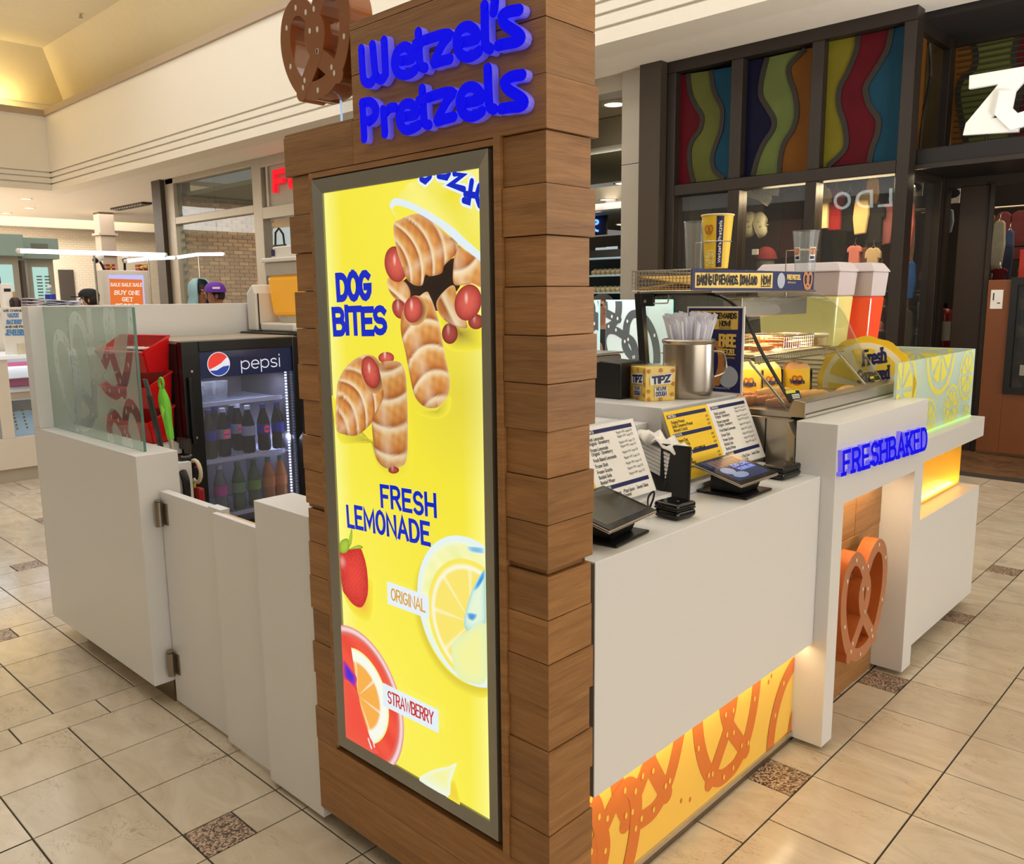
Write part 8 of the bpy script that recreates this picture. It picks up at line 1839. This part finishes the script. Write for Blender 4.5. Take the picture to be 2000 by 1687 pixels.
# ---- through the opening right of the tower
NE = thing('neon_letter', 'blue neon letter beside the upper edge of the oak tower', 'neon sign', hit(1164, 442, 1, 13))
q = [hit(x, y, 1, 13) for x, y in ((1160, 438), (1167, 436), (1167, 431), (1161, 431), (1158, 438), (1161, 448), (1168, 451))]
obj('neon_tube', MB().tube(smooth_path(q, 4), .022, 8), emat('neon_blue', rgb(80, 130, 255), 3), NE); obj('backing', MB().box(q[0].x-.25, q[0].x+.25, 13.06, 13.1, q[0].z-.2, q[0].z+.25), DKW, NE)
for i, (a, b, c_, d, lab) in enumerate(((1163, 484, 1182, 545, 'pale lit poster of a gold shape next to the tower edge'), (1184, 482, 1204, 548, 'pale lit poster of a figure in a dark dress beside the steel pilaster'))):
    p, q = hit(a, b, 1, 13), hit(c_, d, 1, 13); t = thing('wall_poster', lab, 'poster', p); obj('panel', MB().box(p.x, q.x, 13, 13.03, q.z, p.z), emat('poster_lit', rgb(196, 206, 204), .8), t); cx = (p.x+q.x)/2; H = p.z-q.z
    if i: obj('figure_print', MB().prism([(-.02, .05*H), (.02, .05*H), (.03, -.05*H), (.10, -.45*H), (-.07, -.45*H), (-.03, -.05*H)], (cx, 12.998, p.z-.4*H), *XF, .004), mat('dress_dark', rgb(50, 44, 46), .5), t); obj('head_print', MB().ball((cx, 12.99, p.z-.27*H), .025, .003, .035, 8, 6), SKIN, t)
    else: obj('gold_print', MB().obox((cx, 12.99, (p.z+q.z)/2), (.7, 0, .7), (-.7, 0, .7), (0, -1, 0), .2, .04, .004).obox((cx+.02, 12.989, (p.z+q.z)/2-.05), (.7, 0, -.7), (.7, 0, .7), (0, -1, 0), .16, .03, .004), mat('gold_dull', rgb(150, 124, 60), .4), t)
m = thing('shoe_wall', 'dark shelves of pale shoes in the shop beside the tower', 'shelf', (-9.0, 12, 0))
for z in (1.65, 1.95, 2.25): obj('board', MB().box(-11, -7.2, 11.85, 12.15, z-.02, z), mat('glass_edge_lit', rgb(180, 200, 204), .3, emit=rgb(190, 214, 220), estr=.35), m)
obj('back', MB().box(-11, -7.2, 12.16, 12.2, 0, 2.4), DKW, m)
k = 0
for z, sh_ in ((1.65, shc[3]), (1.95, shc[0])):
    for i in range(7):
        px = 1162+9.5*i; p = hit(px, 560, 1, 11.95)
        shoe((p.x, 11.95, z+.012), .2, -1.57, sh_, ('pale' if z < 1.8 else 'tan')+' shoe in the row beside the tower on the '+('lower' if z < 1.8 else 'upper')+' lit shelf', 'row of shoes on the '+('lower' if z < 1.8 else 'upper')+' lit shelf')
# ---- lit letters on the shop across the hall, mirrored in the store glass
AD = thing('opposite_shop_sign', 'white lit letters on the shop across the hall, mirrored in the store window', 'sign', (-5, -6, 4.3))
ry = -6.0; vy = 2*8.11-ry
L0 = [hit(1792, 364, 1, vy), hit(1629, 376, 1, vy), hit(1629, 410, 1, vy), hit(1792, 400, 1, vy)]
Q = [Vector((p.x, ry, p.z)) for p in L0]
AW = emat('opposite_letter', (.9, 1, .96, 1), 9)
write('letter', 'ALDO', Q, .15, AW, AD, depth=.04, each=True, gap=.4)
obj('fascia', MB().box(min(p.x for p in Q)-2, max(p.x for p in Q)+2, ry-.2, ry-.1, 3.6, 5.2), mat('fascia_dark', rgb(40, 38, 36), .6), AD)

# more stock on rails deep in the dark store
rr = random.Random(21); cols = [(150, 130, 100), (96, 40, 40), (40, 40, 52), (176, 120, 104), (60, 70, 84), (190, 170, 130), (34, 30, 30), (110, 96, 70), (70, 26, 30)]
for r, (y, z, x0, x1, lab, grp) in enumerate(((10.2, 2.45, -4.3, -3.3, 'garment on the upper rail deep behind the display windows', 'garments on the upper back rail'), (10.4, 1.55, -4.2, -3.4, 'garment on the lower rail deep behind the display windows', 'garments on the lower back rail'), (11.2, 2.5, -3.0, -1.9, 'garment on the high rail seen through the entrance', 'garments on the high entrance rail'), (11.4, 1.5, -2.9, -2.0, 'garment on the low rail seen through the entrance', 'garments on the low entrance rail'))):
    tag(obj('clothes_rail', MB().tube([(x0-.1, y, z+.06), (x1+.1, y, z+.06)], .014, 8).tube([(x0-.1, y, 0), (x0-.1, y, z+.06)], .014, 8).tube([(x1+.1, y, 0), (x1+.1, y, z+.06)], .014, 8), CHR), 'chrome clothes rail, %s of four in the dark store' % ('first', 'second', 'third', 'fourth')[r], 'rail')
    x = x0
    while x < x1:
        W = rr.uniform(.1, .2); H = rr.uniform(.5, .75); co = rr.choice(cols); m = MB()
        m.prism([(-.2*W, 0), (-.5*W, -.06*H), (-.6*W, -.45*H), (-.42*W, -H), (.42*W, -H*.98), (.6*W, -.45*H), (.5*W, -.06*H), (.2*W, 0)], (x, y, z), *XF, .12)
        tag(obj('hanging_garment', m, mat('stock_%d' % cols.index(co), rgb(*co), .9, noise=.25, nscale=14), bevel=.01), lab, 'garment', grp); x += W*1.22
